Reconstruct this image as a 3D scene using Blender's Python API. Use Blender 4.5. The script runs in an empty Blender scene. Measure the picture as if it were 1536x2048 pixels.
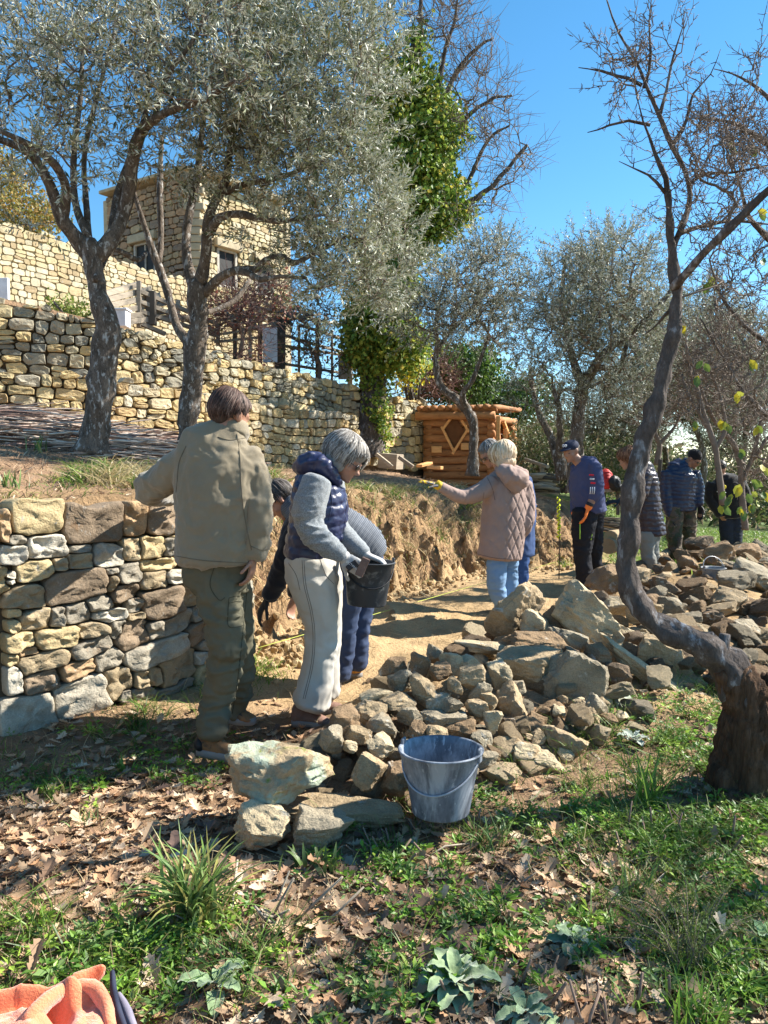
import bpy, math, random
import numpy as np
from mathutils import Vector, Matrix

# ------------------------------------------------------------------ camera, sky, sun, exposure
S = bpy.context.scene
COL = S.collection
F = 1540.0
PITCH = math.atan(104.0 / F)
CAMZ = 1.5
cam_d = bpy.data.cameras.new('camera')
cam = bpy.data.objects.new('camera', cam_d)
COL.objects.link(cam)
cam.location = (0, 0, CAMZ)
cam.rotation_euler = (math.pi / 2 - PITCH, 0, 0)
cam_d.sensor_fit = 'HORIZONTAL'
cam_d.sensor_width = 36.0
cam_d.lens = 36.0 * F / 1536.0
cam_d.clip_start = 0.05
cam_d.clip_end = 5000
S.camera = cam

SUN_EL = math.radians(40)
SUN_V = Vector((1.0, 0.30, 0)).normalized() * math.cos(SUN_EL) + Vector((0, 0, math.sin(SUN_EL)))
world = bpy.data.worlds.new('World')
S.world = world
world.use_nodes = True
wn = world.node_tree
wn.nodes.clear()
sky = wn.nodes.new('ShaderNodeTexSky')
sky.sky_type = 'NISHITA'
sky.sun_disc = False
sky.sun_elevation = SUN_EL
sky.sun_rotation = math.atan2(SUN_V.x, SUN_V.y)
sky.altitude = 1500
sky.air_density = 1.0
sky.dust_density = 0.0
sky.ozone_density = 1.8
bg = wn.nodes.new('ShaderNodeBackground')
bg.inputs['Strength'].default_value = 0.09
wo = wn.nodes.new('ShaderNodeOutputWorld')
hsv = wn.nodes.new('ShaderNodeHueSaturation')
hsv.inputs['Hue'].default_value = 0.488
hsv.inputs['Saturation'].default_value = 1.25
wn.links.new(sky.outputs[0], hsv.inputs['Color'])
wn.links.new(hsv.outputs[0], bg.inputs[0])
wn.links.new(bg.outputs[0], wo.inputs[0])
sun_d = bpy.data.lights.new('sun', 'SUN')
sun_d.energy = 5.0
sun_d.angle = math.radians(0.53)
sun_d.color = (1.0, 0.95, 0.86)
sun = bpy.data.objects.new('sun', sun_d)
COL.objects.link(sun)
sun.rotation_euler = SUN_V.to_track_quat('Z', 'Y').to_euler()
S.view_settings.view_transform = 'Standard'
S.view_settings.look = 'None'
S.view_settings.gamma = 1.0
S.view_settings.use_curve_mapping = False
S.view_settings.exposure = 1.45
S.render.engine = 'CYCLES'
try:
    S.cycles.max_bounces = 6
    S.cycles.transparent_max_bounces = 4
except Exception:
    pass

# ------------------------------------------------------------------ helpers
CP, SP = math.cos(PITCH), math.sin(PITCH)
def P(px, py, Y):
    """world point that stands at distance Y in front of the camera, seen at photo pixel px, py"""
    u = (px - 768.0) / F
    v = -(py - 1024.0) / F
    dx, dy, dz = u, CP + v * SP, -SP + v * CP
    s = Y / dy
    return Vector((dx * s, Y, CAMZ + dz * s))
def PX(px, Y): return (px - 768.0) / F * Y
def ZY(py, Y): return P(768, py, Y).z

def _h(ix, iy, iz, seed):
    n = (ix.astype(np.int64) * 374761393 + iy.astype(np.int64) * 668265263 + iz.astype(np.int64) * 2147483647 + seed * 1274126177) & 0xffffffff
    n = ((n ^ (n >> 13)) * 1274126177) & 0xffffffff
    n = ((n ^ (n >> 16)) * 2246822519) & 0xffffffff
    n = n ^ (n >> 15)
    return (n & 0xffffff) / float(0xffffff)
def vnoise(p, seed=0):
    p = np.asarray(p, float)
    f = np.floor(p)
    t = p - f
    t = t * t * (3 - 2 * t)
    ix, iy, iz = f[:, 0], f[:, 1], f[:, 2]
    r = 0
    for a in (0, 1):
        wx = t[:, 0] if a else 1 - t[:, 0]
        for b in (0, 1):
            wy = t[:, 1] if b else 1 - t[:, 1]
            for c in (0, 1):
                wz = t[:, 2] if c else 1 - t[:, 2]
                r = r + wx * wy * wz * _h(ix + a, iy + b, iz + c, seed)
    return r * 2 - 1
def fbm(p, seed=0, octv=4, gain=0.5):
    p = np.asarray(p, float)
    r = 0; a = 1; s = 0
    for k in range(octv):
        r = r + a * vnoise(p * (2.03 ** k) + 17.3 * k, seed + k)
        s += a; a *= gain
    return r / s
def fbm2(x, y, seed=0, octv=4, gain=0.5):
    x = np.asarray(x, float)
    return fbm(np.stack([x.ravel(), np.asarray(y, float).ravel(), np.zeros(x.size)], 1), seed, octv, gain).reshape(x.shape)

def mk_mesh(name, V, Fc, mat=None, smooth=True, tint=None, mats=None, midx=None):
    """V (N,3); Fc: array (M,k) or list of such arrays"""
    me = bpy.data.meshes.new(name)
    V = np.asarray(V, np.float32)
    me.vertices.add(len(V))
    me.vertices.foreach_set('co', V.ravel())
    if not isinstance(Fc, list): Fc = [Fc]
    Fc = [np.asarray(f, np.int32) for f in Fc if len(f)]
    nl = sum(f.size for f in Fc); nf = sum(len(f) for f in Fc)
    me.loops.add(nl); me.polygons.add(nf)
    me.loops.foreach_set('vertex_index', np.concatenate([f.ravel() for f in Fc]))
    tot = np.concatenate([np.full(len(f), f.shape[1], np.int32) for f in Fc])
    st = np.concatenate([[0], np.cumsum(tot)[:-1]]).astype(np.int32)
    me.polygons.foreach_set('loop_start', st)
    try: me.polygons.foreach_set('loop_total', tot)
    except Exception: pass
    me.polygons.foreach_set('use_smooth', np.full(nf, bool(smooth)))
    if midx is not None: me.polygons.foreach_set('material_index', np.asarray(midx, np.int32))
    if tint is not None:
        t = np.asarray(tint, np.float32)
        if t.shape[1] == 3: t = np.concatenate([t, np.ones((len(t), 1), np.float32)], 1)
        at = me.color_attributes.new('tint', 'FLOAT_COLOR', 'POINT')
        at.data.foreach_set('color', t.ravel())
    me.update(calc_edges=True)
    me.validate()
    if mats:
        for m in mats: me.materials.append(m)
    elif mat: me.materials.append(mat)
    return me
def link(name, me, parent=None, loc=None, label=None, cat=None, group=None, kind=None, color=None, rot=None, scale=None):
    o = bpy.data.objects.new(name, me)
    COL.objects.link(o)
    if parent: o.parent = parent
    if loc is not None: o.location = loc
    if rot is not None: o.rotation_euler = rot
    if scale is not None: o.scale = scale
    if label: o['label'] = label
    if cat: o['category'] = cat
    if group: o['group'] = group
    if kind: o['kind'] = kind
    if color is not None: o.color = (color[0], color[1], color[2], 1)
    return o
def thing(name, label, cat, loc=(0, 0, 0), group=None):
    return link(name, None, None, loc, label, cat, group)
class MB:
    """collects pieces into ONE mesh"""
    def __init__(s): s.V = []; s.F = {}; s.n = 0; s.T = []; s.hast = False
    def add(s, V, Fs, tint=None):
        V = np.asarray(V, float)
        if not isinstance(Fs, list): Fs = [Fs]
        for f in Fs:
            f = np.asarray(f, int)
            if f.size: s.F.setdefault(f.shape[1], []).append(f + s.n)
        s.V.append(V); s.n += len(V)
        if tint is not None: s.hast = True
        t = np.asarray(tint if tint is not None else (1, 1, 1), float)
        if t.ndim == 1: t = np.tile(t, (len(V), 1))
        s.T.append(t)
    def mesh(s, name, mat, smooth=True, origin=None):
        V = np.concatenate(s.V)
        if origin is not None: V = V - np.asarray(origin)
        return mk_mesh(name, V, [np.concatenate(f) for f in s.F.values()], mat, smooth, np.concatenate(s.T) if s.hast else None)
    def obj(s, name, mat, parent=None, smooth=True, **kw):
        return link(name, s.mesh(name, mat, smooth), parent, **kw)
def norm(v): v = np.asarray(v, float); return v / (np.linalg.norm(v, axis=-1, keepdims=True) + 1e-12)
def boxg(c, half, R=None, bev=0.0):
    """box (bevelled if bev) as verts, faces"""
    hx, hy, hz = half
    if bev <= 0:
        V = np.array([[sx * hx, sy * hy, sz * hz] for sx in (-1, 1) for sy in (-1, 1) for sz in (-1, 1)], float)
        Fq = np.array([[0, 1, 3, 2], [4, 6, 7, 5], [0, 4, 5, 1], [2, 3, 7, 6], [0, 2, 6, 4], [1, 5, 7, 3]])
        Fs = [Fq]
    else:
        b = min(bev, hx * .9, hy * .9, hz * .9)
        ring = []
        for z, e in ((-hz, b), (-hz + b, 0), (hz - b, 0), (hz, b)):
            ax, ay = hx - e, hy - e
            ring.append([(-ax + (b - e if e == 0 else 0), -ay, z), (ax - (b - e if e == 0 else 0), -ay, z), (ax, -ay + (b if e == 0 else 0), z), (ax, ay - (b if e == 0 else 0), z),
                         (ax - (b if e == 0 else 0), ay, z), (-ax + (b if e == 0 else 0), ay, z), (-ax, ay - (b if e == 0 else 0), z), (-ax, -ay + (b if e == 0 else 0), z)])
        V = np.array([p for r in ring for p in r], float)
        q = [[k * 8 + i, k * 8 + (i + 1) % 8, (k + 1) * 8 + (i + 1) % 8, (k + 1) * 8 + i] for k in range(3) for i in range(8)]
        Fs = [np.array(q), np.array([[7, 6, 5, 4, 3, 2, 1, 0], [24 + i for i in range(8)]])]
    if R is not None: V = V @ np.asarray(R).T
    return V + np.asarray(c), Fs
def beam(a, b, w, h, bev=0.004, up=(0, 0, 1)):
    """squared timber from a to b"""
    a = np.asarray(a, float); b = np.asarray(b, float)
    d = b - a; L = np.linalg.norm(d); x = d / L
    u = np.asarray(up, float)
    if abs(x @ u) > .95: u = np.array([0, 1.0, 0])
    y = norm(np.cross(u, x)); z = np.cross(x, y)
    R = np.stack([x, y, z], 1)
    return boxg((a + b) / 2, (L / 2, w / 2, h / 2), R, bev)
def tube(pts, rad, n=6, seed=None, rough=0.0, cap=True, scl=8.0):
    """tapered tube along pts"""
    pts = np.asarray(pts, float); rad = np.asarray(rad, float)
    m = len(pts)
    t = np.gradient(pts, axis=0); t = norm(t)
    ref = np.array([0.3, 0.2, 1.0]) if abs(t[0] @ norm(np.array([.3, .2, 1.0]))) < .9 else np.array([1.0, 0.2, 0.1])
    u = norm(np.cross(np.tile(ref, (m, 1)), t)); v = np.cross(t, u)
    a = np.arange(n) * 2 * math.pi / n
    R = rad[:, None, None] * (np.cos(a)[None, :, None] * u[:, None, :] + np.sin(a)[None, :, None] * v[:, None, :])
    V = (pts[:, None, :] + R).reshape(-1, 3)
    if rough:
        q = fbm(V * scl, seed or 0, 3)
        V = V + (R.reshape(-1, 3)) * (q * rough)[:, None]
    i = np.arange(m - 1)[:, None] * n; j = np.arange(n)[None, :]; jn = (j + 1) % n
    Fq = np.stack([i + j, i + jn, i + n + jn, i + n + j], -1).reshape(-1, 4)
    Fs = [Fq]
    if cap:
        Fs.append(np.array([list(range(n))[::-1], [(m - 1) * n + k for k in range(n)]]))
    return V, Fs
def smooth_path(ctrl, step=0.06):
    """catmull-rom through rows (x,y,z,r)"""
    c = np.asarray(ctrl, float)
    if len(c) < 3:
        m = max(2, int(np.linalg.norm(c[-1, :3] - c[0, :3]) / step) + 1)
        t = np.linspace(0, 1, m)[:, None]
        return c[0] * (1 - t) + c[-1] * t
    out = []
    q = np.concatenate([[2 * c[0] - c[1]], c, [2 * c[-1] - c[-2]]])
    for k in range(1, len(q) - 2):
        p0, p1, p2, p3 = q[k - 1:k + 3]
        m = max(1, int(np.linalg.norm(p2[:3] - p1[:3]) / step))
        t = (np.arange(m) / m)[:, None]
        out.append(0.5 * (2 * p1 + (p2 - p0) * t + (2 * p0 - 5 * p1 + 4 * p2 - p3) * t * t + (3 * p1 - p0 - 3 * p2 + p3) * t ** 3))
    out.append(c[-1:])
    return np.concatenate(out)

# ------------------------------------------------------------------ materials
def ramp(nt, fac, stops):
    r = nt.nodes.new('ShaderNodeValToRGB')
    el = r.color_ramp.elements
    while len(el) < len(stops): el.new(0.5)
    for e, (p, c) in zip(el, stops):
        e.position = p; e.color = (c[0], c[1], c[2], 1) if hasattr(c, '__len__') else (c, c, c, 1)
    nt.links.new(fac, r.inputs[0])
    return r.outputs[0]
def mulc(nt, a, b, fac=1.0, mode='MULTIPLY'):
    m = nt.nodes.new('ShaderNodeMix'); m.data_type = 'RGBA'; m.blend_type = mode
    if isinstance(fac, (int, float)): m.inputs[0].default_value = fac
    else: nt.links.new(fac, m.inputs[0])
    for k, x in ((6, a), (7, b)):
        if isinstance(x, (tuple, list)): m.inputs[k].default_value = (x[0], x[1], x[2], 1)
        else: nt.links.new(x, m.inputs[k])
    return m.outputs[2]
def noise_n(nt, vec, scale, detail=4, rough=0.55, dist=0.0):
    n = nt.nodes.new('ShaderNodeTexNoise')
    n.inputs['Scale'].default_value = scale; n.inputs['Detail'].default_value = detail
    n.inputs['Roughness'].default_value = rough; n.inputs['Distortion'].default_value = dist
    if vec is not None: nt.links.new(vec, n.inputs['Vector'])
    return n.outputs[0]
def MAT(name, base=(.3, .3, .3), src=None, var=((0, .75), (.5, 1.0), (1, 1.25)), scale=6, stretch=(1, 1, 1), rough=0.85, spec=0.3,
        bump=0.3, bscale=40, bdist=0.01, spots=None, back=None, objrand=0.0, fine=None, sheen=0.0, metal=0.0, transl=0.0, layer2=None):
    """procedural material. src: None | 'object' (Object colour) | 'tint' (attribute). spots: (colour, scale, lo, hi)"""
    m = bpy.data.materials.new(name); m.use_nodes = True
    nt = m.node_tree; nt.nodes.clear()
    out = nt.nodes.new('ShaderNodeOutputMaterial'); b = nt.nodes.new('ShaderNodeBsdfPrincipled')
    nt.links.new(b.outputs[0], out.inputs[0])
    tc = nt.nodes.new('ShaderNodeTexCoord'); oi = nt.nodes.new('ShaderNodeObjectInfo')
    mp = nt.nodes.new('ShaderNodeMapping'); mp.inputs['Scale'].default_value = stretch
    add = nt.nodes.new('ShaderNodeVectorMath'); add.operation = 'MULTIPLY_ADD'
    add.inputs[1].default_value = (37, 53, 71)
    cmb = nt.nodes.new('ShaderNodeCombineXYZ')
    for k in range(3): nt.links.new(oi.outputs['Random'], cmb.inputs[k])
    nt.links.new(cmb.outputs[0], add.inputs[0]); nt.links.new(tc.outputs['Object'], add.inputs[2])
    nt.links.new(add.outputs[0], mp.inputs[0])
    vec = mp.outputs[0]
    if src == 'object': col = oi.outputs['Color']
    elif src == 'tint':
        at = nt.nodes.new('ShaderNodeAttribute'); at.attribute_name = 'tint'; col = at.outputs['Color']
    else:
        rgb = nt.nodes.new('ShaderNodeRGB'); rgb.outputs[0].default_value = (*base, 1); col = rgb.outputs[0]
    n1 = noise_n(nt, vec, scale, 5, 0.6)
    col = mulc(nt, col, ramp(nt, n1, [(.25 + .5 * p, c) for p, c in var]))
    if fine:
        n3 = noise_n(nt, vec, fine[0], 3, .7)
        col = mulc(nt, col, ramp(nt, n3, [(.3, 1 - fine[1]), (.7, 1 + fine[1])]))
    for sp in (spots or []):
        sc, ss, lo, hi = sp
        ns = noise_n(nt, vec, ss, 6, .65, .4)
        col = mulc(nt, col, tuple(sc), ramp(nt, ns, [(lo, 0.0), (hi, 1.0)]), 'MIX')
    if objrand:
        col = mulc(nt, col, ramp(nt, oi.outputs['Random'], [(0, 1 - objrand), (1, 1 + objrand)]))
    if back:
        ge = nt.nodes.new('ShaderNodeNewGeometry')
        col = mulc(nt, col, mulc(nt, col, tuple(back)), ge.outputs['Backfacing'], 'MIX') if back[0] > 1 else mulc(nt, col, tuple(back), ge.outputs['Backfacing'], 'MIX')
    nt.links.new(col, b.inputs['Base Color'])
    b.inputs['Roughness'].default_value = rough
    b.inputs['Specular IOR Level'].default_value = spec
    b.inputs['Metallic'].default_value = metal
    if sheen: b.inputs['Sheen Weight'].default_value = sheen
    if transl:
        tr = nt.nodes.new('ShaderNodeBsdfTranslucent'); mx = nt.nodes.new('ShaderNodeMixShader')
        mx.inputs[0].default_value = transl
        nt.links.new(col, tr.inputs[0]); nt.links.new(b.outputs[0], mx.inputs[1]); nt.links.new(tr.outputs[0], mx.inputs[2])
        nt.links.new(mx.outputs[0], out.inputs[0])
    if bump:
        nb = noise_n(nt, vec, bscale, 6, .65)
        bm = nt.nodes.new('ShaderNodeBump'); bm.inputs['Strength'].default_value = bump; bm.inputs['Distance'].default_value = bdist
        nt.links.new(nb, bm.inputs['Height']); nt.links.new(bm.outputs[0], b.inputs['Normal'])
    return m
# ------------------------------------------------------------------ terrain
BANK = np.array([(-4.6, 1.2), (-3.2, 2.55), (-2.12, 3.90), (-1.33, 4.76), (-1.12, 5.25), (-1.05, 6.1), (-.66, 7.4), (.12, 9.0), (1.2, 10.5), (2.5, 11.5), (4.2, 13.6), (6.2, 16.5), (9, 22), (15, 40), (60, 140)], float)
BTOP = np.array([1.22, 1.22, 1.22, 1.20, 1.22, 1.25, 1.22, 1.06, .92, .82, .55, .3, .1, -1, -8], float)
WALLEND = 3.0   # bank arclength index up to which the built wall retains the terrace
def bank_sd(x, y):
    """signed distance (positive on the terrace), segment parameter"""
    x = np.asarray(x, float); y = np.asarray(y, float)
    best = np.full(x.shape, 1e9); sg = np.zeros(x.shape); par = np.zeros(x.shape)
    for k in range(len(BANK) - 1):
        a, b = BANK[k], BANK[k + 1]; d = b - a; L2 = d @ d
        t = np.clip(((x - a[0]) * d[0] + (y - a[1]) * d[1]) / L2, 0, 1)
        px, py = a[0] + t * d[0], a[1] + t * d[1]
        ds = np.hypot(x - px, y - py)
        cr = d[0] * (y - a[1]) - d[1] * (x - a[0])
        m = ds < best
        best = np.where(m, ds, best); sg = np.where(m, np.sign(cr), sg); par = np.where(m, k + t, par)
    return best * sg, par
RIDGE = np.array([(-.25, 3.6, .02, .5), (.25, 4.15, .19, .75), (.95, 4.9, .20, .9), (1.6, 5.5, .18, .95), (2.8, 7.0, .20, 1.0), (4.1, 9.1, .32, 1.2), (5.6, 11.2, .3, 1.3)])
def mound(x, y):
    r = np.zeros(np.shape(x))
    for k in range(len(RIDGE) - 1):
        a, b = RIDGE[k], RIDGE[k + 1]; d = b[:2] - a[:2]
        t = np.clip(((x - a[0]) * d[0] + (y - a[1]) * d[1]) / (d @ d), 0, 1)
        ds = np.hypot(x - a[0] - t * d[0], y - a[1] - t * d[1])
        h = a[2] + t * (b[2] - a[2]); w = a[3] + t * (b[3] - a[3])
        r = np.maximum(r, h * np.clip(1 - (ds / w) ** 1.6, 0, 1))
    return r
U_PX = [(-120, 10.5, 3.8), (0, 10.8, 3.74), (190, 11.3, 3.55), (380, 12.3, 3.32), (560, 14.0, 3.15), (720, 16.0, 3.0), (858, 17.8, 2.82)]
L_PX = [(-120, 9.2, 2.6), (0, 9.5, 2.62), (180, 10.0, 2.60), (370, 11.0, 2.48), (560, 13.0, 2.41), (715, 15.2, 2.40)]
UP = np.array([(PX(p, y), y) for p, y, z in U_PX]); UZ = np.array([z for p, y, z in U_PX])
LP = np.array([(PX(p, y), y) for p, y, z in L_PX]); LZ = np.array([z for p, y, z in L_PX])
def line_side(poly, x, y):
    """signed distance to an open polyline, extended straight past its ends; positive = behind/left"""
    a0 = poly[0] - (poly[1] - poly[0]) * 20
    q = np.concatenate([[a0], poly])
    best = np.full(np.shape(x), 1e9); sg = np.zeros(np.shape(x)); par = np.zeros(np.shape(x))
    for k in range(len(q) - 1):
        a, b = q[k], q[k + 1]; d = b - a
        t = np.clip(((x - a[0]) * d[0] + (y - a[1]) * d[1]) / (d @ d), 0, 1)
        ds = np.hypot(x - a[0] - t * d[0], y - a[1] - t * d[1])
        m = ds < best
        best = np.where(m, ds, best); sg = np.where(m, np.sign(d[0] * (y - a[1]) - d[1] * (x - a[0])), sg)
        par = np.where(m, np.maximum(k - 1 + t, 0), par)
    return best * sg, par
def smooth01(t): t = np.clip(t, 0, 1); return t * t * (3 - 2 * t)
def H(x, y, fine=True):
    x = np.asarray(x, float); y = np.asarray(y, float)
    d, par = bank_sd(x, y)
    low = -0.035 + 0.10 * smooth01((-d < .8) * (1 - (-d) / .8)) * (par < 4.2) * (d < 0)
    low = low + 0.05 * fbm2(x * .6, y * .6, 3, 3) * (y > 2) - 0.05 * np.clip(y - 9, 0, 30) * .6 - 0.05 * np.clip(x - 4, 0, 200) * 1.0
    low = low + 0.02 * fbm2(x * 2.4, y * 2.4, 5, 3)
    if fine: low = low + 0.012 * fbm2(x * 11, y * 11, 8, 3)
    low = low + mound(x, y) * (1 + .25 * fbm2(x * 3, y * 3, 12, 2))
    # small shelf of spoil left of the path, behind the people
    low = low + 0.22 * np.exp(-(((x + .05) / .75) ** 2 + ((y - 7.2) / .30) ** 2)) + .10 * np.exp(-(((x + .35) / .4) ** 2 + ((y - 6.2) / .35) ** 2))
    e = np.interp(par, np.arange(len(BTOP)), BTOP)
    top = e + 0.13 * np.clip(d, 0, 3.2) + .02 * np.clip(d - 3.2, 0, 6) + .04 * fbm2(x * .8, y * .8, 21, 3) + .025 * fbm2(x * 5, y * 5, 22, 3)
    w = np.where(par < 3.6, .05, np.interp(par, [3.6, 4.6, 5, 9, 14], [.05, .5, .62, .8, 4]))
    off = np.where(par < 3.6, .30, 0)   # soil starts behind the stones of the near wall
    jag = np.where(par > 3.8, .22 * fbm2(x * 2.2, y * 2.2, 31, 3) + .13 * (1 - np.abs(fbm2(x * 4.5, y * 4.5, 33, 3)) * 3) - .05 + .12 * fbm2(x * 12, y * 12, 35, 2), 0)
    t = (d - off + jag) / w
    prof = np.clip(t, 0, 1)
    prof = np.where(par > 3.8, .62 * prof ** .7 + .38 * smooth01(prof), prof)
    z = low * (1 - prof) + top * prof
    if fine:
        face = np.clip(1 - np.abs(prof - .5) * 2, 0, 1) * (par > 3.8)
        z = z + face * (.13 * fbm2(x * 7, y * 7, 41, 3) + .09 * fbm2(x * 19, y * 19, 42, 2))
        z = z + .02 * (1 - np.abs(fbm2(x * 5, y * 5, 44, 3)) * 2) * (d < 0) * (d > -2.2) * (par > 3.8)
    # terraces behind the two long walls
    ld, lp = line_side(LP, x, y)
    lz = np.interp(lp, np.arange(len(LZ)), LZ) - .06
    z = np.where((ld > .22) & (lp < len(LP) - 1.002) & (x < .4), np.maximum(z, lz), z)
    ud, up_ = line_side(UP, x, y)
    uz = np.interp(up_, np.arange(len(UZ)), UZ) - .05
    hill = uz + .10 * np.clip(ud, 0, 60) + .15 * fbm2(x * .2, y * .2, 51, 3)
    past = (x - UP[-1][0]) * .72 + (y - UP[-1][1]) * .69
    k = np.where(past > 0, smooth01(1 - past / 6.0), 1.0)
    st = np.where(past > 0, smooth01((ud - .22) / (.3 + np.clip(past, 0, 9) * 1.2)), (ud > .22) * 1.0) * k
    z = z * (1 - st) + np.maximum(z, hill) * st
    return z
def axis(segs):
    out = [np.arange(a, b, s) for a, b, s in segs]
    return np.concatenate(out + [[segs[-1][1]]])
gx = axis([(-900, -60, 60), (-60, -10, 2.5), (-10, -5, .35), (-5, -2.2, .09), (-2.2, 3.4, .04), (3.4, 7, .1), (7, 20, .7), (20, 100, 8), (100, 900, 80)])
gy = axis([(-60, -2, 6), (-2, .9, .35), (.9, 4.5, .05), (4.5, 13.2, .04), (13.2, 20, .14), (20, 60, 1.6), (60, 200, 14), (200, 1500, 130)])
GX, GY = np.meshgrid(gx, gy, indexing='xy')
GZ = H(GX, GY)
# far hillside falls away to the right and behind
far = np.clip(np.hypot(GX, GY) - 40, 0, None)
GZ = GZ - far * .05
ny, nx = GX.shape
gi = np.arange(ny - 1)[:, None] * nx + np.arange(nx - 1)[None, :]
GF = np.stack([gi, gi + 1, gi + nx + 1, gi + nx], -1).reshape(-1, 4)
D_, PAR_ = bank_sd(GX, GY)
n1 = fbm2(GX * 1.3, GY * 1.3, 61, 4); n2 = fbm2(GX * 6, GY * 6, 62, 3)
c_soil = np.array([.40, .275, .145]); c_dark = np.array([.17, .115, .07]); c_litter = np.array([.29, .185, .11]); c_green = np.array([.085, .12, .035]); c_root = np.array([.28, .18, .095])
def mixc(A, B, t): return A * (1 - t[..., None]) + B * t[..., None]
TC = np.tile(c_soil, (ny, nx, 1))
TC = mixc(TC, np.tile(c_root, (ny, nx, 1)), smooth01((D_ + .1) / .15) * smooth01((.9 - D_) / .3))
TC = mixc(TC, np.tile(c_litter, (ny, nx, 1)), smooth01((D_ - .55) / .3))
front = smooth01((4.9 - GY + n1 * .4) / .7) * (D_ < .1)
TC = mixc(TC, np.tile(c_litter * .8, (ny, nx, 1)), front)
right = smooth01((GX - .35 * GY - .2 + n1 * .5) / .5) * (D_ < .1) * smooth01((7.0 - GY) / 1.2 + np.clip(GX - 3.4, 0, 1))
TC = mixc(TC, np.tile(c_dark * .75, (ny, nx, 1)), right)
fargreen = smooth01((GY - 10.5 + n1) / 1.5) * smooth01((GX - 3.3) / .8)
TC = mixc(TC, np.tile(c_green * 1.25, (ny, nx, 1)), np.clip(fargreen * (1 + n1), 0, 1))
farall = smooth01((np.hypot(GX, GY) - 24) / 10)
TC = mixc(TC, np.tile(c_green, (ny, nx, 1)), farall * .8)
TC = TC * (1 + .22 * n2[..., None] + .15 * n1[..., None])
m_ground = MAT('earth', src='tint', var=((0, .72), (.5, 1.0), (1, 1.22)), scale=3.0, rough=.95, spec=.15, bump=.9, bscale=28, bdist=.03, fine=(90, .25))
ground = link('ground', mk_mesh('ground', np.stack([GX, GY, GZ], -1).reshape(-1, 3), GF, m_ground, True, np.clip(TC, 0, 1).reshape(-1, 3)), kind='structure')
def Hs(x, y):
    """height of the ground at one point"""
    return float(H(np.array([float(x)]), np.array([float(y)]))[0])
def Hv(x, y):
    r = H(np.asarray(x, float), np.asarray(y, float))
    return r - np.clip(np.hypot(x, y) - 40, 0, None) * .05

# ------------------------------------------------------------------ dry stone
def stone_cells(seeds, outline, nang=12, p=4.5, cap=1.22, gap=.006, rng=None):
    """seeds: rows (s, z, half w, half h, angle). Each stone grows until it meets its neighbours."""
    Sd = np.asarray(seeds, float)
    ca, sa = np.cos(Sd[:, 4]), np.sin(Sd[:, 4])
    def dist(idx, q):
        dx = q[:, None, 0] - Sd[idx, 0]; dy = q[:, None, 1] - Sd[idx, 1]
        lx = dx * ca[idx] + dy * sa[idx]; ly = -dx * sa[idx] + dy * ca[idx]
        return (np.abs(lx / Sd[idx, 2]) ** p + np.abs(ly / Sd[idx, 3]) ** p) ** (1 / p)
    polys = []
    for i in range(len(Sd)):
        R = max(Sd[i, 2], Sd[i, 3]) * 2.2
        near = np.where((np.abs(Sd[:, 0] - Sd[i, 0]) < R + Sd[:, 2]) & (np.abs(Sd[:, 1] - Sd[i, 1]) < R + Sd[:, 3]))[0]
        near = near[near != i]
        th = np.arange(nang) * 2 * math.pi / nang + (rng.uniform(-.5, .5, nang) / nang * 2 if rng is not None else 0)
        kk = np.round((th - math.pi / 4) / (math.pi / 2)) * (math.pi / 2) + math.pi / 4
        th = kk + (th - kk) * (.35 + .65 * np.abs(th - kk) / (math.pi / 4))   # more rays at the corners
        # corners count: spread the rays over the half sizes
        sq = 1 / np.maximum(np.abs(np.cos(th)), np.abs(np.sin(th))) ** .8
        ex, ey = np.cos(th) * Sd[i, 2] * sq, np.sin(th) * Sd[i, 3] * sq
        d = np.stack([ex * ca[i] - ey * sa[i], ex * sa[i] + ey * ca[i]], 1)
        ts = np.linspace(.25, 1.7, 30)
        q = (Sd[i, None, None, :2] + ts[None, :, None] * d[:, None, :]).reshape(-1, 2)
        own = dist(np.array([i]), q)[:, 0]
        bad = own > cap
        if len(near): bad |= dist(near, q).min(1) < own
        if outline is not None: bad |= ~outline(q[:, 0], q[:, 1])
        bad = bad.reshape(nang, -1)
        k = np.where(bad.any(1), bad.argmax(1), bad.shape[1] - 1)
        t = ts[np.maximum(k - 1, 0)] + (ts[1] - ts[0]) * .5
        L = np.hypot(d[:, 0], d[:, 1])
        t = np.maximum(t - gap / L, .15)
        polys.append(d * t[:, None])
    return polys
NEAR_RINGS = ((1.0, .0), (.992, .55), (.972, .88), (.94, 1.0), (.8, 1.02), (.62, 1.02), (.42, 1.0), (.2, 1.0))
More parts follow.
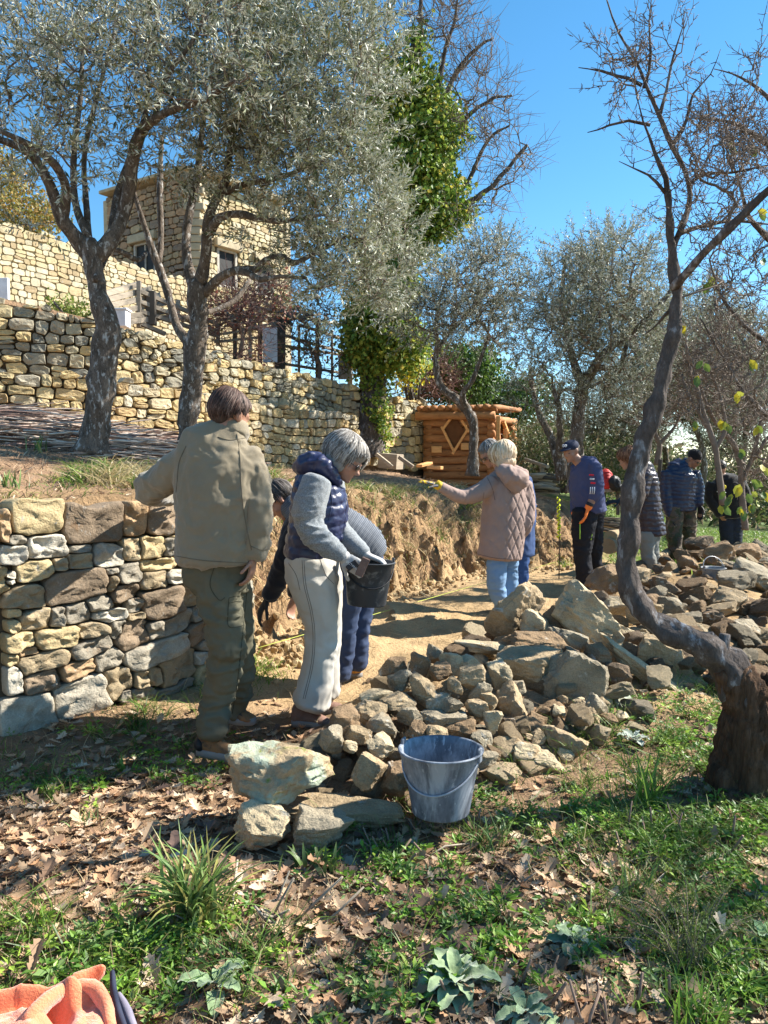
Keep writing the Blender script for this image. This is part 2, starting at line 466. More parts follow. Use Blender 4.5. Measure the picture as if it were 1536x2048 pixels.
def stone_geo(poly, depth, bulge, rng, rough=.006, rings=((1.0, .0), (.97, .75), (.90, .97), (.5, 1.0)), fine=0):
    """poly (n,2) in the wall plane -> verts (s, out, z), faces"""
    n = len(poly)
    rr = np.linalg.norm(poly, axis=1)
    kk = 4 if fine else 14
    sm = (np.roll(poly, 1, 0) + np.roll(poly, -1, 0) + kk * poly) / (kk + 2)
    tl = rng.uniform(-.35, .35, 2) * bulge / (rr.mean() + 1e-6)
    V = [np.stack([sm[:, 0] * .9, np.full(n, -depth), sm[:, 1] * .9], 1)]
    for f, b in rings:
        q = sm * f
        o = bulge * b + (q @ tl) * b + rng.normal(0, rough, n) * (b > 0)
        V.append(np.stack([q[:, 0], o, q[:, 1]], 1))
    V.append(np.array([[0, bulge * 1.02, 0]]))
    V = np.concatenate(V)
    if fine:
        off = rng.uniform(0, 50, 3)
        a = fbm(V * [22, 1, 26] + off, 1, 3); r2 = 1 - np.abs(fbm(V * [9, 1, 22] + off, 5, 3)) * 2
        k = (V[:, 1] > 0)
        V[:, 1] += k * (a * .028 + (r2 - .6) * .024)
        V[:, 0] += a * .006; V[:, 2] += fbm(V * [22, 1, 26] + off + 9, 2, 2) * .008
    m = len(rings) + 1
    i = np.arange(m - 1)[:, None] * n; j = np.arange(n)[None, :]; jn = (j + 1) % n
    Fq = np.stack([i + j, i + jn, i + n + jn, i + n + j], -1).reshape(-1, 4)
    c = m * n; b0 = (m - 1) * n
    Ft = np.array([[b0 + k, b0 + (k + 1) % n, c] for k in range(n)])
    return V, [Fq, Ft]
class Path:
    def __init__(s, pts):
        s.p = np.asarray(pts, float); d = np.linalg.norm(np.diff(s.p, axis=0), axis=1)
        s.c = np.concatenate([[0], np.cumsum(d)]); s.L = s.c[-1]
    def at(s, t):
        t = np.asarray(t, float)
        x = np.interp(t, s.c, s.p[:, 0]); y = np.interp(t, s.c, s.p[:, 1])
        e = .12
        dx = np.interp(t + e, s.c, s.p[:, 0]) - np.interp(t - e, s.c, s.p[:, 0]); dy = np.interp(t + e, s.c, s.p[:, 1]) - np.interp(t - e, s.c, s.p[:, 1])
        L = np.hypot(dx, dy) + 1e-9
        return x, y, dy / L, -dx / L   # outward normal is to the right of the direction of travel
    def world(s, V, s0, z0, batter=0.0):
        x, y, nx_, ny_ = s.at(V[:, 0] + s0)
        z = V[:, 2] + z0
        o = V[:, 1] - batter * z
        return np.stack([x + nx_ * o, y + ny_ * o, z], 1)
    def par(s, t): return np.interp(t, s.c, np.arange(len(s.p)))
m_stone = MAT('sandstone', src='object', var=((0, .6), (.45, 1.0), (1, 1.28)), scale=9, rough=.93, spec=.2, bump=1.0, bscale=55, bdist=.012, fine=(120, .18),
              spots=[((.24, .13, .06), 5, .60, .78), ((.34, .33, .30), 16, .62, .70)])
m_stone_t = MAT('sandstone_far', src='tint', var=((0, .75), (.5, 1.0), (1, 1.2)), scale=6, rough=.93, spec=.2, bump=.6, bscale=40, bdist=.015, fine=(70, .15), spots=[((.24, .15, .08), 3, .64, .78)])
m_core = MAT('wall_core', base=(.10, .075, .05), scale=8, rough=1, spec=.1, bump=.8, bscale=40, bdist=.02)
PAL_Y = [(.50, .38, .19), (.46, .35, .18), (.54, .43, .24), (.42, .31, .16), (.48, .40, .26), (.38, .27, .14), (.45, .40, .30)]
PAL_G = [(.25, .23, .17), (.30, .27, .20), (.22, .21, .17), (.34, .30, .22), (.28, .22, .15), (.38, .36, .31), (.20, .18, .14)]
def course_seeds(path, zb, zt, hh, ww, rng, wob=.35, ang=.10):
    """rows of stones between zb(s) and zt(s)"""
    out = []
    s_all = np.linspace(0, path.L, 60)
    lo = min(zb(s) for s in s_all); hi = max(zt(s) for s in s_all)
    rel = 0.0; ph = rng.uniform(0, 6)
    zrow = 0.0
    Hmax = max(zt(s) - zb(s) for s in s_all)
    while zrow < Hmax + .02:
        h = rng.uniform(*hh)
        s = -rng.uniform(0, ww[1])
        while s < path.L + .1:
            w = rng.uniform(*ww) * (h / np.mean(hh)) ** .5
            b = zb(np.clip(s + w / 2, 0, path.L)); t = zt(np.clip(s + w / 2, 0, path.L))
            hk = h * rng.uniform(.78, 1.2)
            z = b + (zrow + h / 2) * ((t - b) / Hmax if Hmax > 0 else 1) + wob * h * .5 * math.sin(s * 1.7 + ph + zrow * 3) + rng.normal(0, h * .07)
            sc = (t - b) / Hmax
            if sc > .15:
                r = rng.random()
                if r < .10:
                    out.append((s + w / 2, z - h * .25, w / 2, h * .25, rng.normal(0, ang))); out.append((s + w / 2, z + h * .25, w / 2, h * .25, rng.normal(0, ang)))
                elif r < .2:
                    out.append((s + w * .25, z, w * .25, hk / 2, rng.normal(0, ang * 2))); out.append((s + w * .75, z, w * .25, h / 2, rng.normal(0, ang * 2)))
                else:
                    out.append((s + w / 2, z, w / 2, hk / 2, rng.normal(0, ang)))
            s += w
        zrow += h
    return out
def stone_wall(name, label, cat, path, zb, zt, hh, ww, pal, seed, ndet=10, bulge=.05, keep=300, batter=.0, thick=.3, wob=.35, depth=.12, colf=None, parent=None, holes=None, seeds=None, gap=.006, corebase=-.4, fine=0, core_mat=None):
    rng = np.random.default_rng(seed)
    root = parent or thing(name, label, cat)
    sd = seeds if seeds is not None else course_seeds(path, zb, zt, hh, ww, rng, wob)
    def inside(s, z):
        tt = zt(s) + .03 * np.sin(s * 9.0 + seed) + .02 * np.sin(s * 23.0)
        ok = (z < tt) & (s > -.02) & (s < path.L + .02)
        if holes:
            for a, b, c, d in holes: ok &= ~((s > a) & (s < b) & (z > c) & (z < d))
        return ok
    sd = [q for q in sd if inside(np.array([q[0]]), np.array([q[1]]))[0]]
    polys = stone_cells(sd, inside, ndet, rng=rng, gap=gap)
    area = []
    items = []
    for q, po in zip(sd, polys):
        if np.linalg.norm(po, axis=1).max() < .012: continue
        x, y, _, _ = path.at(np.array([np.clip(q[0], 0, path.L)]))
        dist = math.hypot(x[0], y[0])
        px = 768 + x[0] / max(y[0], .1) * F
        a = q[2] * q[3] / dist ** 2 * (1 if -30 < px < 1560 else .02)
        items.append((a, q, po))
    items.sort(key=lambda t: -t[0])
    rest = MB()
    for k, (a, q, po) in enumerate(items):
        g = q[2] if q[2] < q[3] else q[3]
        V, Fs = stone_geo(po, depth, bulge * rng.uniform(.4, 1.25), rng, rough=bulge * .10) if not fine else stone_geo(po, depth, bulge * rng.uniform(.6, 1.25), rng, rough=0, rings=NEAR_RINGS, fine=1)
        W = path.world(V, q[0], q[1], batter)
        c = np.array(pal[rng.integers(len(pal))]) * rng.uniform(.85, 1.15)
        if colf is not None: c = colf(q, c, rng)
        if k < keep:
            x, y, n1_, n2_ = path.at(np.array([q[0]]))
            o0 = W.mean(0)
            link('stone', mk_mesh('stone', W - o0, Fs, m_stone, bool(fine)), root, loc=o0, color=c)
        else: rest.add(W, Fs, c)
    if rest.V:
        rest.obj('stones', m_stone_t, root, smooth=False, kind='stuff')
    # core behind the stones
    ss = np.linspace(0, path.L, max(3, int(path.L / .3)))
    if True:
        n = len(ss); rows = []; fo = -.035 if holes is None else -.11
        for zz, oo in ((lambda s: zb(s) + corebase, fo), (lambda s: zt(s) - .05, fo), (lambda s: zt(s) - .05, -thick), (lambda s: zb(s) + corebase, -thick)):
            zv = np.array([zz(s) for s in ss])
            rows.append(path.world(np.stack([ss, np.full(n, oo), zv], 1), 0, 0, batter))
        V = np.concatenate(rows)
        i = np.arange(n - 1)
        Fq = np.concatenate([np.stack([a * n + i, a * n + i + 1, b * n + i + 1, b * n + i], 1) for a, b in ((0, 1), (1, 2), (2, 3), (3, 0))])
        link('core', mk_mesh('core', V, [Fq, np.array([[0, n, 2 * n, 3 * n], [n - 1, 4 * n - 1, 3 * n - 1, 2 * n - 1]])], core_mat or m_core, False), root)
    return root

# the near wall: every stone read from the photograph (px, py, width, height, tilt deg, colour)
NEAR = [
 (-45,1040,110,110,0,'y'),(-10,1160,60,60,0,'y'),(70,1035,110,72,-2,'y'),(0,1050,30,70,0,'o'),(182,1047,124,82,2,'b'),(262,1040,44,68,4,'o'),(325,1040,70,64,-4,'b'),
 (24,1079,42,22,5,'g'),(86,1093,84,50,-3,'w'),(18,1110,52,46,6,'w'),(155,1097,50,17,0,'g'),(151,1122,52,34,2,'t'),(213,1109,66,50,12,'w'),(255,1098,44,48,3,'t'),(296,1096,54,52,5,'y'),(330,1096,18,40,0,'g'),(347,1092,22,48,0,'y'),
 (60,1140,78,46,-4,'y'),(110,1128,28,28,0,'t'),(10,1150,34,22,4,'w'),(10,1164,30,16,0,'w'),(308,1127,86,26,-3,'y'),(142,1171,134,66,-1,'b'),(215,1141,30,14,0,'g'),(251,1146,58,42,-10,'g'),(214,1168,20,36,6,'t'),(302,1160,52,44,-6,'t'),(350,1152,56,26,2,'w'),
 (40,1193,84,52,2,'t'),(237,1182,56,36,-8,'b'),(16,1224,30,20,0,'y'),(188,1204,54,34,-10,'g'),(264,1209,34,28,-2,'g'),(316,1204,84,68,-4,'b'),(374,1188,40,44,4,'t'),(386,1226,28,30,-8,'g'),
 (58,1239,70,44,-3,'t'),(102,1233,30,46,0,'g'),(146,1224,56,44,-6,'g'),(208,1230,62,26,4,'w'),(263,1231,38,14,0,'t'),(14,1252,24,30,0,'y'),
 (170,1258,58,34,-6,'t'),(104,1275,102,46,2,'y'),(26,1281,56,46,-3,'y'),(222,1256,30,44,8,'g'),(254,1268,72,58,-8,'b'),(300,1258,36,40,-10,'g'),(346,1246,56,36,-14,'g'),(386,1265,44,46,-6,'b'),
 (42,1302,44,22,-4,'o'),(172,1292,86,38,-14,'g'),(300,1305,126,44,-12,'W'),(404,1286,26,46,0,'g'),(10,1318,28,26,0,'y'),
 (68,1322,112,46,-8,'t'),(206,1316,58,42,-12,'g'),(142,1335,70,34,-12,'o'),(14,1358,34,62,0,'w'),(68,1362,76,50,-6,'b'),(346,1337,68,62,-12,'t'),(392,1312,30,30,-6,'w'),
 (225,1364,60,66,-4,'t'),(270,1358,30,38,6,'t'),(297,1352,38,40,2,'t'),(150,1392,120,72,-8,'W'),(40,1430,110,90,-3,'W'),(268,1386,56,30,-4,'g'),(342,1374,58,24,-8,'g'),(398,1345,36,44,0,'y'),(408,1232,22,40,0,'g'),(410,1190,22,36,0,'y'),(238,1388,24,30,0,'g'),(402,1385,26,30,0,'g'),(384,1030,40,60,0,'y'),(384,1084,34,38,0,'b'),(378,1122,30,26,0,'t'),(398,1120,20,40,0,'g'),(398,1155,24,30,0,'y')]
PALN = {'y': (.50, .38, .19), 'o': (.42, .26, .13), 'b': (.22, .15, .095), 't': (.36, .27, .155), 'g': (.27, .24, .19), 'w': (.50, .46, .38), 'W': (.38, .34, .27)}
NW = Path(np.array([(-3.2, 2.55), (-2.12, 3.90), (-1.33, 4.76), (-1.20, 5.05), (-1.12, 5.5), (-1.12, 6.2)]))
def near_seed(px, py, w, h, deg):
    # hit the wall plane with the pixel's ray
    best = None
    for s in np.linspace(0, NW.L, 900):
        x, y, _, _ = NW.at(np.array([s]))
        e = abs(x[0] / y[0] - (px - 768) / F)
        if best is None or e < best[0]: best = (e, s, x[0], y[0])
    _, s, x, y = best
    # scale of a pixel along the wall and up it
    x1, y1, _, _ = NW.at(np.array([s + .01]))
    dpx = abs(x1[0] / y1[0] - x / y) * F / .01
    return (s, P(px, py, y).z, w / 2 / dpx, h / 2 * y / F, math.radians(-deg) * .8)
nseeds = [near_seed(*q[:5]) for q in NEAR]
ncol = [PALN[q[5]] for q in NEAR]
rng = np.random.default_rng(5)
s_left = min(q[0] for q in nseeds) - .15
for row in range(8):                      # the wall goes on to the left of the picture
    s = s_left - rng.uniform(0, .1)
    while s > 0:
        w = rng.uniform(.09, .2); nseeds.append((s - w, .1 + row * .165, w, .085, rng.normal(0, .08))); ncol.append(PAL_Y[rng.integers(7)]); s -= 2 * w
s_r = near_seed(415, 1200, 20, 30, 0)[0] + .08
for row in range(9):                      # and turns the corner on the right
    s = s_r + rng.uniform(0, .05)
    while s < NW.L:
        w = rng.uniform(.06, .14); nseeds.append((s + w, .06 + row * .14, w, .075, rng.normal(0, .1))); ncol.append(PAL_G[rng.integers(7)]); s += 2 * w
cmap = {(round(a[0], 5), round(a[1], 5)): c for a, c in zip(nseeds, ncol)}
near_wall = stone_wall('dry_stone_wall', 'chest-high dry stone wall of large mixed stones that the man in the khaki jacket leans on', 'stone wall', NW,
    lambda s: 0.0 * s, lambda s: 1.27 + 0 * s, None, None, PAL_Y, 77, ndet=26, bulge=.045, keep=400, thick=.34, depth=.16, gap=.0045,
    colf=lambda q, c, r: (np.array(cmap.get((round(q[0], 5), round(q[1], 5)), c)) * .72 + np.array([.32, .275, .205]) * .28) * r.uniform(.85, 1.12), seeds=nseeds, corebase=-.15, fine=1)

# the two long terrace walls
def zfun(path, Z): return lambda s: np.interp(s, path.c, Z)
LPa, UPa = Path(LP), Path(UP)
ltop = zfun(LPa, LZ); utop = zfun(UPa, UZ)
lower_wall = stone_wall('terrace_wall', 'lower long terrace wall of sunny yellow sandstone behind the two olive trunks', 'stone wall', LPa,
    lambda s: np.interp(s, LPa.c, [1.5, 1.5, 1.5, 1.45, 1.3, 1.25]), ltop, (.10, .175), (.14, .34), PAL_Y, 101, ndet=10, bulge=.05, keep=300, thick=.4, wob=.5)
upper_wall = stone_wall('terrace_wall', 'upper long terrace wall of stones greyed for shade, from the left edge to the log cabin', 'stone wall', UPa,
    lambda s: np.interp(s, UPa.c, [2.3, 2.3, 2.3, 2.2, 1.9, 1.35, 1.35]), utop, (.12, .20), (.14, .32),
    PAL_G[:4] + PAL_Y[:3] + [(.38, .33, .22)], 102, ndet=10, bulge=.06, keep=300, thick=.4, wob=.7,
    colf=lambda q, c, r: c * np.interp(q[0], [UPa.c[3], UPa.c[4]], [1, 1.3]))  # greyer stones, darker toward the left: shade is put into their colour
# ------------------------------------------------------------------ house on the hill
m_wood_grey = MAT('weathered_wood', base=(.30, .25, .19), scale=3, stretch=(1, 1, 12), rough=.85, bump=.4, bscale=30, bdist=.004, objrand=.2)
m_wood_dark = MAT('dark_wood', base=(.09, .075, .06), scale=4, rough=.9, bump=.4, bscale=30, bdist=.004, objrand=.2)
m_dark = MAT('dark_opening', base=(.015, .013, .012), bump=0, rough=.6)
m_frame = MAT('pale_frame', base=(.42, .38, .32), scale=8, rough=.8, bump=.2)
m_white = MAT('white_board', base=(.62, .64, .68), scale=4, rough=.7, bump=.15)
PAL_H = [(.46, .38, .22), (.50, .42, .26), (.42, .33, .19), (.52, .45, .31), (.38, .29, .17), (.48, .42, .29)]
PAL_T_SHADE = [(.32, .22, .13), (.27, .20, .13), (.36, .27, .16), (.24, .18, .13), (.38, .24, .14)]  # tower side stones darkened, painting in the shade of that face
def rect_window(name, parent, path, s, z, w, h, out=-.06, bars=1):
    """frame with a dark pane and glazing bars on the wall plane; origin at its foot"""
    x, y, nx_, ny_ = [float(v[0]) for v in path.at(np.array([s]))]
    tx, ty = -ny_, nx_
    def q(a, o, c): return (x + tx * a + nx_ * o, y + ty * a + ny_ * o, z + c)
    fr = MB()
    for a0, c0, a1, c1 in ((-w / 2, 0, -w / 2, h), (w / 2, 0, w / 2, h), (-w / 2, h, w / 2, h), (-w / 2, 0, w / 2, 0)):
        fr.add(*beam(q(a0, out + .02, c0), q(a1, out + .02, c1), .07, .07, 0, up=(nx_, ny_, .01)))
    for k in range(bars):
        aa = -w / 2 + w * (k + 1) / (bars + 1)
        fr.add(*beam(q(aa, out + .015, 0), q(aa, out + .015, h), .035, .035, 0, up=(nx_, ny_, .01)))
    f = fr.obj('window', m_frame, parent, smooth=False)
    V = np.array([q(-w / 2, out, 0), q(w / 2, out, 0), q(w / 2, out, h), q(-w / 2, out, h), q(-w / 2, out - .03, 0), q(w / 2, out - .03, 0), q(w / 2, out - .03, h), q(-w / 2, out - .03, h)])
    link('pane', mk_mesh('pane', V, np.array([[0, 1, 2, 3], [7, 6, 5, 4], [0, 4, 5, 1], [1, 5, 6, 2], [2, 6, 7, 3], [3, 7, 4, 0]]), m_dark, False), f)
    li = MB(); li.add(*beam(q(-w / 2 - .15, .03, h + .13), q(w / 2 + .15, .03, h + .13), .22, .2, .02, up=(nx_, ny_, .01)))
    li.obj('lintel', m_stone_lint, f, smooth=False)
m_stone_lint = MAT('lintel_stone', base=(.40, .33, .22), scale=6, rough=.9, bump=.5, bscale=40)
m_mortar = MAT('lime_mortar', base=(.50, .42, .27), scale=5, rough=.95, bump=.7, bscale=30, bdist=.02)
house = thing('stone_house', 'yellow sandstone house with a square tower above the terraces', 'house')
gh = Path(np.array([(PX(-110, 14.0), 14.0), (PX(0, 15.0), 15.0), (PX(400, 19.4), 19.4)]))
stone_wall('garden_front', None, None, gh, lambda s: 3.2 + 0 * s, lambda s: 6.0 + .1 * np.sin(s * .9), (.09, .16), (.12, .32), PAL_H, 301, ndet=9, bulge=.008, keep=150, thick=.5, depth=.06, parent=house, gap=.007, core_mat=m_mortar)
tl = Path(np.array([(PX(228, 21.9), 21.9), (PX(396, 20.0), 20.0)]))
hl = [(1.05, 1.95, 5.9, 7.35)]
stone_wall('tower_side', None, None, tl, lambda s: 5.2 + 0 * s, lambda s: 8.75 + 0 * s, (.11, .20), (.16, .42), PAL_T_SHADE, 302, ndet=9, bulge=.03, keep=75, thick=.4, depth=.13, parent=house, holes=hl, gap=.008)
rect_window('w', house, tl, 1.5, 5.9, .8, 1.4)
tr = Path(np.array([(PX(396, 20.0), 20.0), (PX(576, 22.6), 22.6)]))
hr = [(.75, 1.45, 6.1, 7.1), (2.1, 2.75, 6.1, 7.0)]
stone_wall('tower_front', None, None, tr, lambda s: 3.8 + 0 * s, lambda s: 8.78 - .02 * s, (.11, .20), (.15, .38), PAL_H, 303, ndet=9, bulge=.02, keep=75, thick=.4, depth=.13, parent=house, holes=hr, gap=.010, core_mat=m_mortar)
rect_window('w', house, tr, 1.1, 6.1, .62, .95, bars=0)
rect_window('w', house, tr, 2.42, 6.1, .58, .85, bars=0)
# quoins, coping and the body of the tower behind its two faces
qm = MB()
for k in range(18):
    a = PX(396, 20.0); z = 5.3 + k * .2
    w = .26 if k % 2 else .17
    qm.add(*boxg((a + .02, 20.02, z), (w, .1, .094), None, .02))
qm.obj('quoin_column', m_stone_lint, house, smooth=False)
cap_ = MB()
for pth, zt in ((tl, 8.82), (tr, 8.82)):
    a, b = pth.p[0], pth.p[-1]
    cap_.add(*beam((a[0], a[1] - .02, zt), (b[0], b[1] - .02, zt), .55, .09, .015))
cap_.obj('coping', m_stone_lint, house, smooth=False)
bd = MB()
A, B_, C_ = np.array([*tl.p[0]]), np.array([*tl.p[1]]), np.array([*tr.p[1]])
D2 = A + (C_ - B_)
for a, b in ((C_, D2), (D2, A)):
    bd.add(*beam((a[0], a[1], 6.0), (b[0], b[1], 6.0), .4, 5.4, 0))
ctr = (A + C_) / 2
bd.obj('rear_wall', m_stone_lint, house, smooth=False)
rf = MB()
q4 = [A * .94 + ctr * .06, B_ * .94 + ctr * .06, C_ * .94 + ctr * .06, D2 * .94 + ctr * .06]
rf.add(np.array([(p[0], p[1], z) for z in (8.45, 8.6) for p in q4]), np.array([[3, 2, 1, 0], [4, 5, 6, 7], [0, 1, 5, 4], [1, 2, 6, 5], [2, 3, 7, 6], [3, 0, 4, 7]]))
rf.obj('roof', m_stone_lint, house, smooth=False)

# balcony lattice on the lower house wall
bal = thing('wooden_balcony', 'light wooden balcony frame with horizontal rails between the two olive trunks', 'balcony')
def rail(root, nm, pts, w, h, mat=m_wood_grey):
    m = MB()
    for a, b in zip(pts[:-1], pts[1:]): m.add(*beam(a, b, w, h, .004))
    return m.obj(nm, mat, root, smooth=False)
YB = 13.6
bl, br_ = P(212, 600, YB - .6), P(436, 640, YB + .9)
def bp(px, py, dy=0): return P(px, py, YB + (px - 212) / 224 * 1.6 - .6 + dy)
for i, (y0, y1) in enumerate([(572, 0)]): pass
for (xa, ya, xb, yb) in ((278, 582, 440, 650), (278, 603, 436, 663), (278, 622, 436, 672), (214, 618, 330, 668)):
    rail(bal, 'rail', [bp(xa, ya), bp(xb, yb)], .07, .07, m_wood_grey)
for (xa, ya, xb, yb) in ((210, 588, 278, 568), (212, 600, 300, 578), (214, 612, 318, 590), (218, 626, 330, 606), (228, 636, 345, 622), (240, 646, 352, 632)):
    rail(bal, 'rafter', [bp(xa, ya, -.15), bp(xb, yb, .25)], .08, .09, m_wood_grey)
for (xa, ya, yb, w, mt) in ((278, 562, 655, .07, m_wood_grey), (303, 583, 650, .15, m_wood_dark), (356, 600, 668, .06, m_wood_grey), (408, 625, 678, .07, m_wood_grey), (436, 635, 690, .07, m_wood_grey)):
    rail(bal, 'post', [bp(xa, yb), bp(xa, ya)], w, w, mt)
wb = thing('white_box', 'small white utility box standing on the wall top behind the left olive trunk', 'box', loc=P(236, 655, 12.6))
V, Fs = boxg((0, 0, .13), (.17, .12, .13), None, .01)
link('casing', mk_mesh('casing', V, Fs, m_white, False), wb)
V, Fs = boxg((0, 0, .275), (.19, .14, .014), None, .004); link('lid', mk_mesh('lid', V, Fs, m_white, False), wb)
ws = thing('white_board', 'white board at the left picture edge on top of the upper terrace wall', 'board', loc=P(-10, 600, 11.6))
V, Fs = boxg((0, 0, .16), (.21, .03, .16), None, .006); link('panel', mk_mesh('panel', V, Fs, m_white, False), ws)
V, Fs = boxg((-.1, .05, .1), (.02, .02, .2), None, .002); link('post', mk_mesh('post', V, Fs, m_wood_grey, False), ws)

# pergola / trellis above the upper wall
perg = thing('trellis_pergola', 'weathered wooden trellis pergola tangled with bare vines on top of the wall', 'pergola')
def pp(px, py, dy=0): return P(px, py, 14.6 + (px - 430) / 290 * 2.6 + dy)
for xa, yt, yb, w, mt in ((470, 640, 712, .07, m_wood_dark), (500, 640, 720, .06, m_wood_grey), (520, 632, 728, .08, m_wood_dark), (560, 625, 738, .20, m_wood_dark), (598, 650, 745, .05, m_wood_grey), (635, 640, 752, .08, m_wood_dark), (664, 660, 762, .05, m_wood_grey), (700, 700, 772, .11, m_wood_grey), (722, 700, 778, .05, m_wood_grey)):
    rail(perg, 'post', [pp(xa, yb + 6), pp(xa, yt)], w, w, mt)
for xa, ya, xb, yb in ((440, 668, 560, 652), (430, 684, 560, 670), (548, 628, 690, 650), (560, 668, 720, 715), (560, 690, 722, 716), (570, 728, 722, 752), (440, 640, 600, 615), (450, 652, 625, 622), (480, 660, 640, 628), (500, 612, 640, 640), (430, 628, 560, 640), (600, 650, 722, 690)):
    rail(perg, 'rail', [pp(xa, ya, -.1), pp(xb, yb, .15)], .06, .05, m_wood_grey)
for xa, ya, xb, yb in ((440, 612, 490, 668), (470, 606, 520, 662), (500, 604, 552, 655), (530, 604, 585, 650), (560, 606, 615, 650), (590, 612, 640, 652)):
    rail(perg, 'rafter', [pp(xa, ya, .9), pp(xb, yb, -.2)], .05, .07, m_wood_grey)
for px_, py_, w_, h_, lab in ((540, 690, .26, .56, 'larger pale blue grey panel hung on the trellis posts by the tower'), (690, 735, .26, .42, 'smaller pale panel hung at the right end of the trellis')):
    t = thing('hanging_panel', lab, 'panel', loc=pp(px_, py_, -.25))
    V, Fs = boxg((0, 0, 0), (w_ / 2 * 1.1, .015, h_ * .6), None, .004); link('panel', mk_mesh('panel', V, Fs, m_white, False), t)
    V, Fs = boxg((0, .02, h_ * .55), (w_ / 2 * 1.2, .01, .02), None, .002); link('batten', mk_mesh('batten', V, Fs, m_wood_grey, False), t)

# ------------------------------------------------------------------ log cabin
m_log = MAT('log_wood', base=(.42, .20, .085), scale=5, stretch=(.5, 3, 3), rough=.8, bump=.5, bscale=18, bdist=.01, objrand=.25, spots=[((.14, .07, .04), 7, .58, .72)])
m_log_end = MAT('peeled_wood', base=(.50, .30, .14), scale=6, rough=.75, bump=.3, bscale=30, objrand=.15)
m_plank = MAT('fresh_plank', base=(.72, .38, .15), scale=5, stretch=(1, 1, 4), rough=.7, bump=.2, objrand=.12)
cabin = thing('log_cabin', 'small new log cabin with a diamond-shaped window frame beside the stone wall', 'cabin')
YC = 17.0
A3 = P(858, 935, YC + .4); B3 = P(985, 948, YC); 
cxy = lambda t: np.array([A3.x + (B3.x - A3.x) * t, A3.y + (B3.y - A3.y) * t])
fdir = norm(np.array([B3.x - A3.x, B3.y - A3.y])); sdir = np.array([-fdir[1], fdir[0]]); 
sdir = norm(np.array([.42, .9]))
zb0 = ZY(945, YC) - .15; LR = .088
def log_piece(parent, a, b, r, seed, nm='log'):
    rr = np.random.default_rng(seed)
    n = 8; t = np.linspace(0, 1, n)[:, None]
    pts = np.asarray(a) * (1 - t) + np.asarray(b) * t + rr.normal(0, .006, (n, 3))
    V, Fs = tube(pts, np.full(n, r) * rr.uniform(.92, 1.06, n), 10, seed, .25, True, 6)
    o = MB(); o.add(V, Fs)
    return o.obj(nm, m_log, parent)
ff, fs = cxy(0), cxy(1)
FW = np.linalg.norm(fs - ff); SW = 1.7
for k in range(-2, 8):
    z = zb0 + LR + k * .165
    a = ff - fdir * .12; b = fs + fdir * (.16 if k % 2 else .1)
    # the front: logs run on behind the sheet coloured as the diamond opening's shade
    log_piece(cabin, (a[0], a[1], z), (b[0], b[1], z), LR, 500 + k)
    c = fs - sdir * .15; d = fs + sdir * SW
    if k in (3, 4, 5, 6):
        c1 = fs + sdir * .3; log_piece(cabin, (c[0], c[1], z + .08), (c1[0], c1[1], z + .08), LR, 530 + k)
        c2 = fs + sdir * (SW - .35); log_piece(cabin, (c2[0], c2[1], z + .08), (d[0], d[1], z + .08), LR, 540 + k)
    else: log_piece(cabin, (c[0], c[1], z + .08), (d[0], d[1], z + .08), LR, 520 + k)
    c = ff - sdir * .05; d = ff + sdir * SW; log_piece(cabin, (c[0], c[1], z + .08), (d[0], d[1], z + .08), LR, 560 + k)
    a = ff + sdir * SW; b = fs + sdir * SW; log_piece(cabin, (a[0], a[1], z), (b[0], b[1], z), LR, 580 + k)
zr = zb0 + 8 * .165 + .05
for k, (u0, w0) in enumerate(((-.25, .12), (-.12, .10))):
    a = ff - fdir * .2 + sdir * (u0); b = fs + fdir * .12 + sdir * u0
    log_piece(cabin, (a[0], a[1], zr + .03 + k * .13), (b[0], b[1], zr + .03 + k * .14), .085, 600 + k, 'roof_beam')
for k in range(11):
    t = k / 10
    a = ff * (1 - t) + fs * t + fdir * (t * .22 - .14); 
    log_piece(cabin, (a[0] - sdir[0] * .3, a[1] - sdir[1] * .3, zr + .20), (a[0] + sdir[0] * (SW + .2), a[1] + sdir[1] * (SW + .2), zr + .25), .06, 610 + k, 'roof_log')
def cp(px, py, dy=-.14): 
    t = (px - 858) / 127.0
    return P(px, py, A3.y * (1 - t) + B3.y * t + dy)
dm = [(911, 823), (933, 866), (905, 905), (884, 855)]
opening = MB()
DP = [np.array(cp(x, y, -.115)) for x, y in ((909, 828), (930, 866), (906, 898), (888, 858))]
DPb = [p + np.array([0, .02, 0]) for p in DP]
opening.add(np.array(DP + DPb), np.array([[0, 1, 2, 3], [7, 6, 5, 4], [0, 4, 5, 1], [1, 5, 6, 2], [2, 6, 7, 3], [3, 7, 4, 0]]))
win = MB()
for (a, b) in (((911, 821), (938, 864)), ((936, 858), (905, 908)), ((908, 903), (883, 853)), ((886, 858), (913, 822))):
    win.add(*beam(cp(*a, -.17), cp(*b, -.17), .05, .055, .006))
wf = win.obj('diamond_window', m_plank, cabin, smooth=False)
opening.obj('pane', MAT('shaded_interior', base=(.16, .07, .03), bump=.3), wf, smooth=False)  # brown sheet stands in for the shade inside the diamond opening
for px_, py_ in ((873, 899), (932, 893)):
    V, Fs = boxg(cp(px_, py_, -.13), (.115, .05, .075), None, .01); link('block', mk_mesh('block', V, Fs, m_plank, False), cabin)
def bpost(a, b, w=.07, nm='post', mat=m_plank):
    m = MB(); m.add(*beam(a, b, w, w, .006)); return m.obj(nm, mat, cabin, smooth=False)
sp = lambda u, z, o=.1: (fs[0] + sdir[0] * u + .12 + o * .5, fs[1] + sdir[1] * u - o, z)
bpost(sp(-.25, zb0), sp(-.25, zr), .08)
bpost(sp(.30, zb0 + .3), sp(.30, zr - .25), .08, 'door_post'); bpost(sp(.95, zb0 + .3), sp(.95, zr - .3), .08, 'door_post')
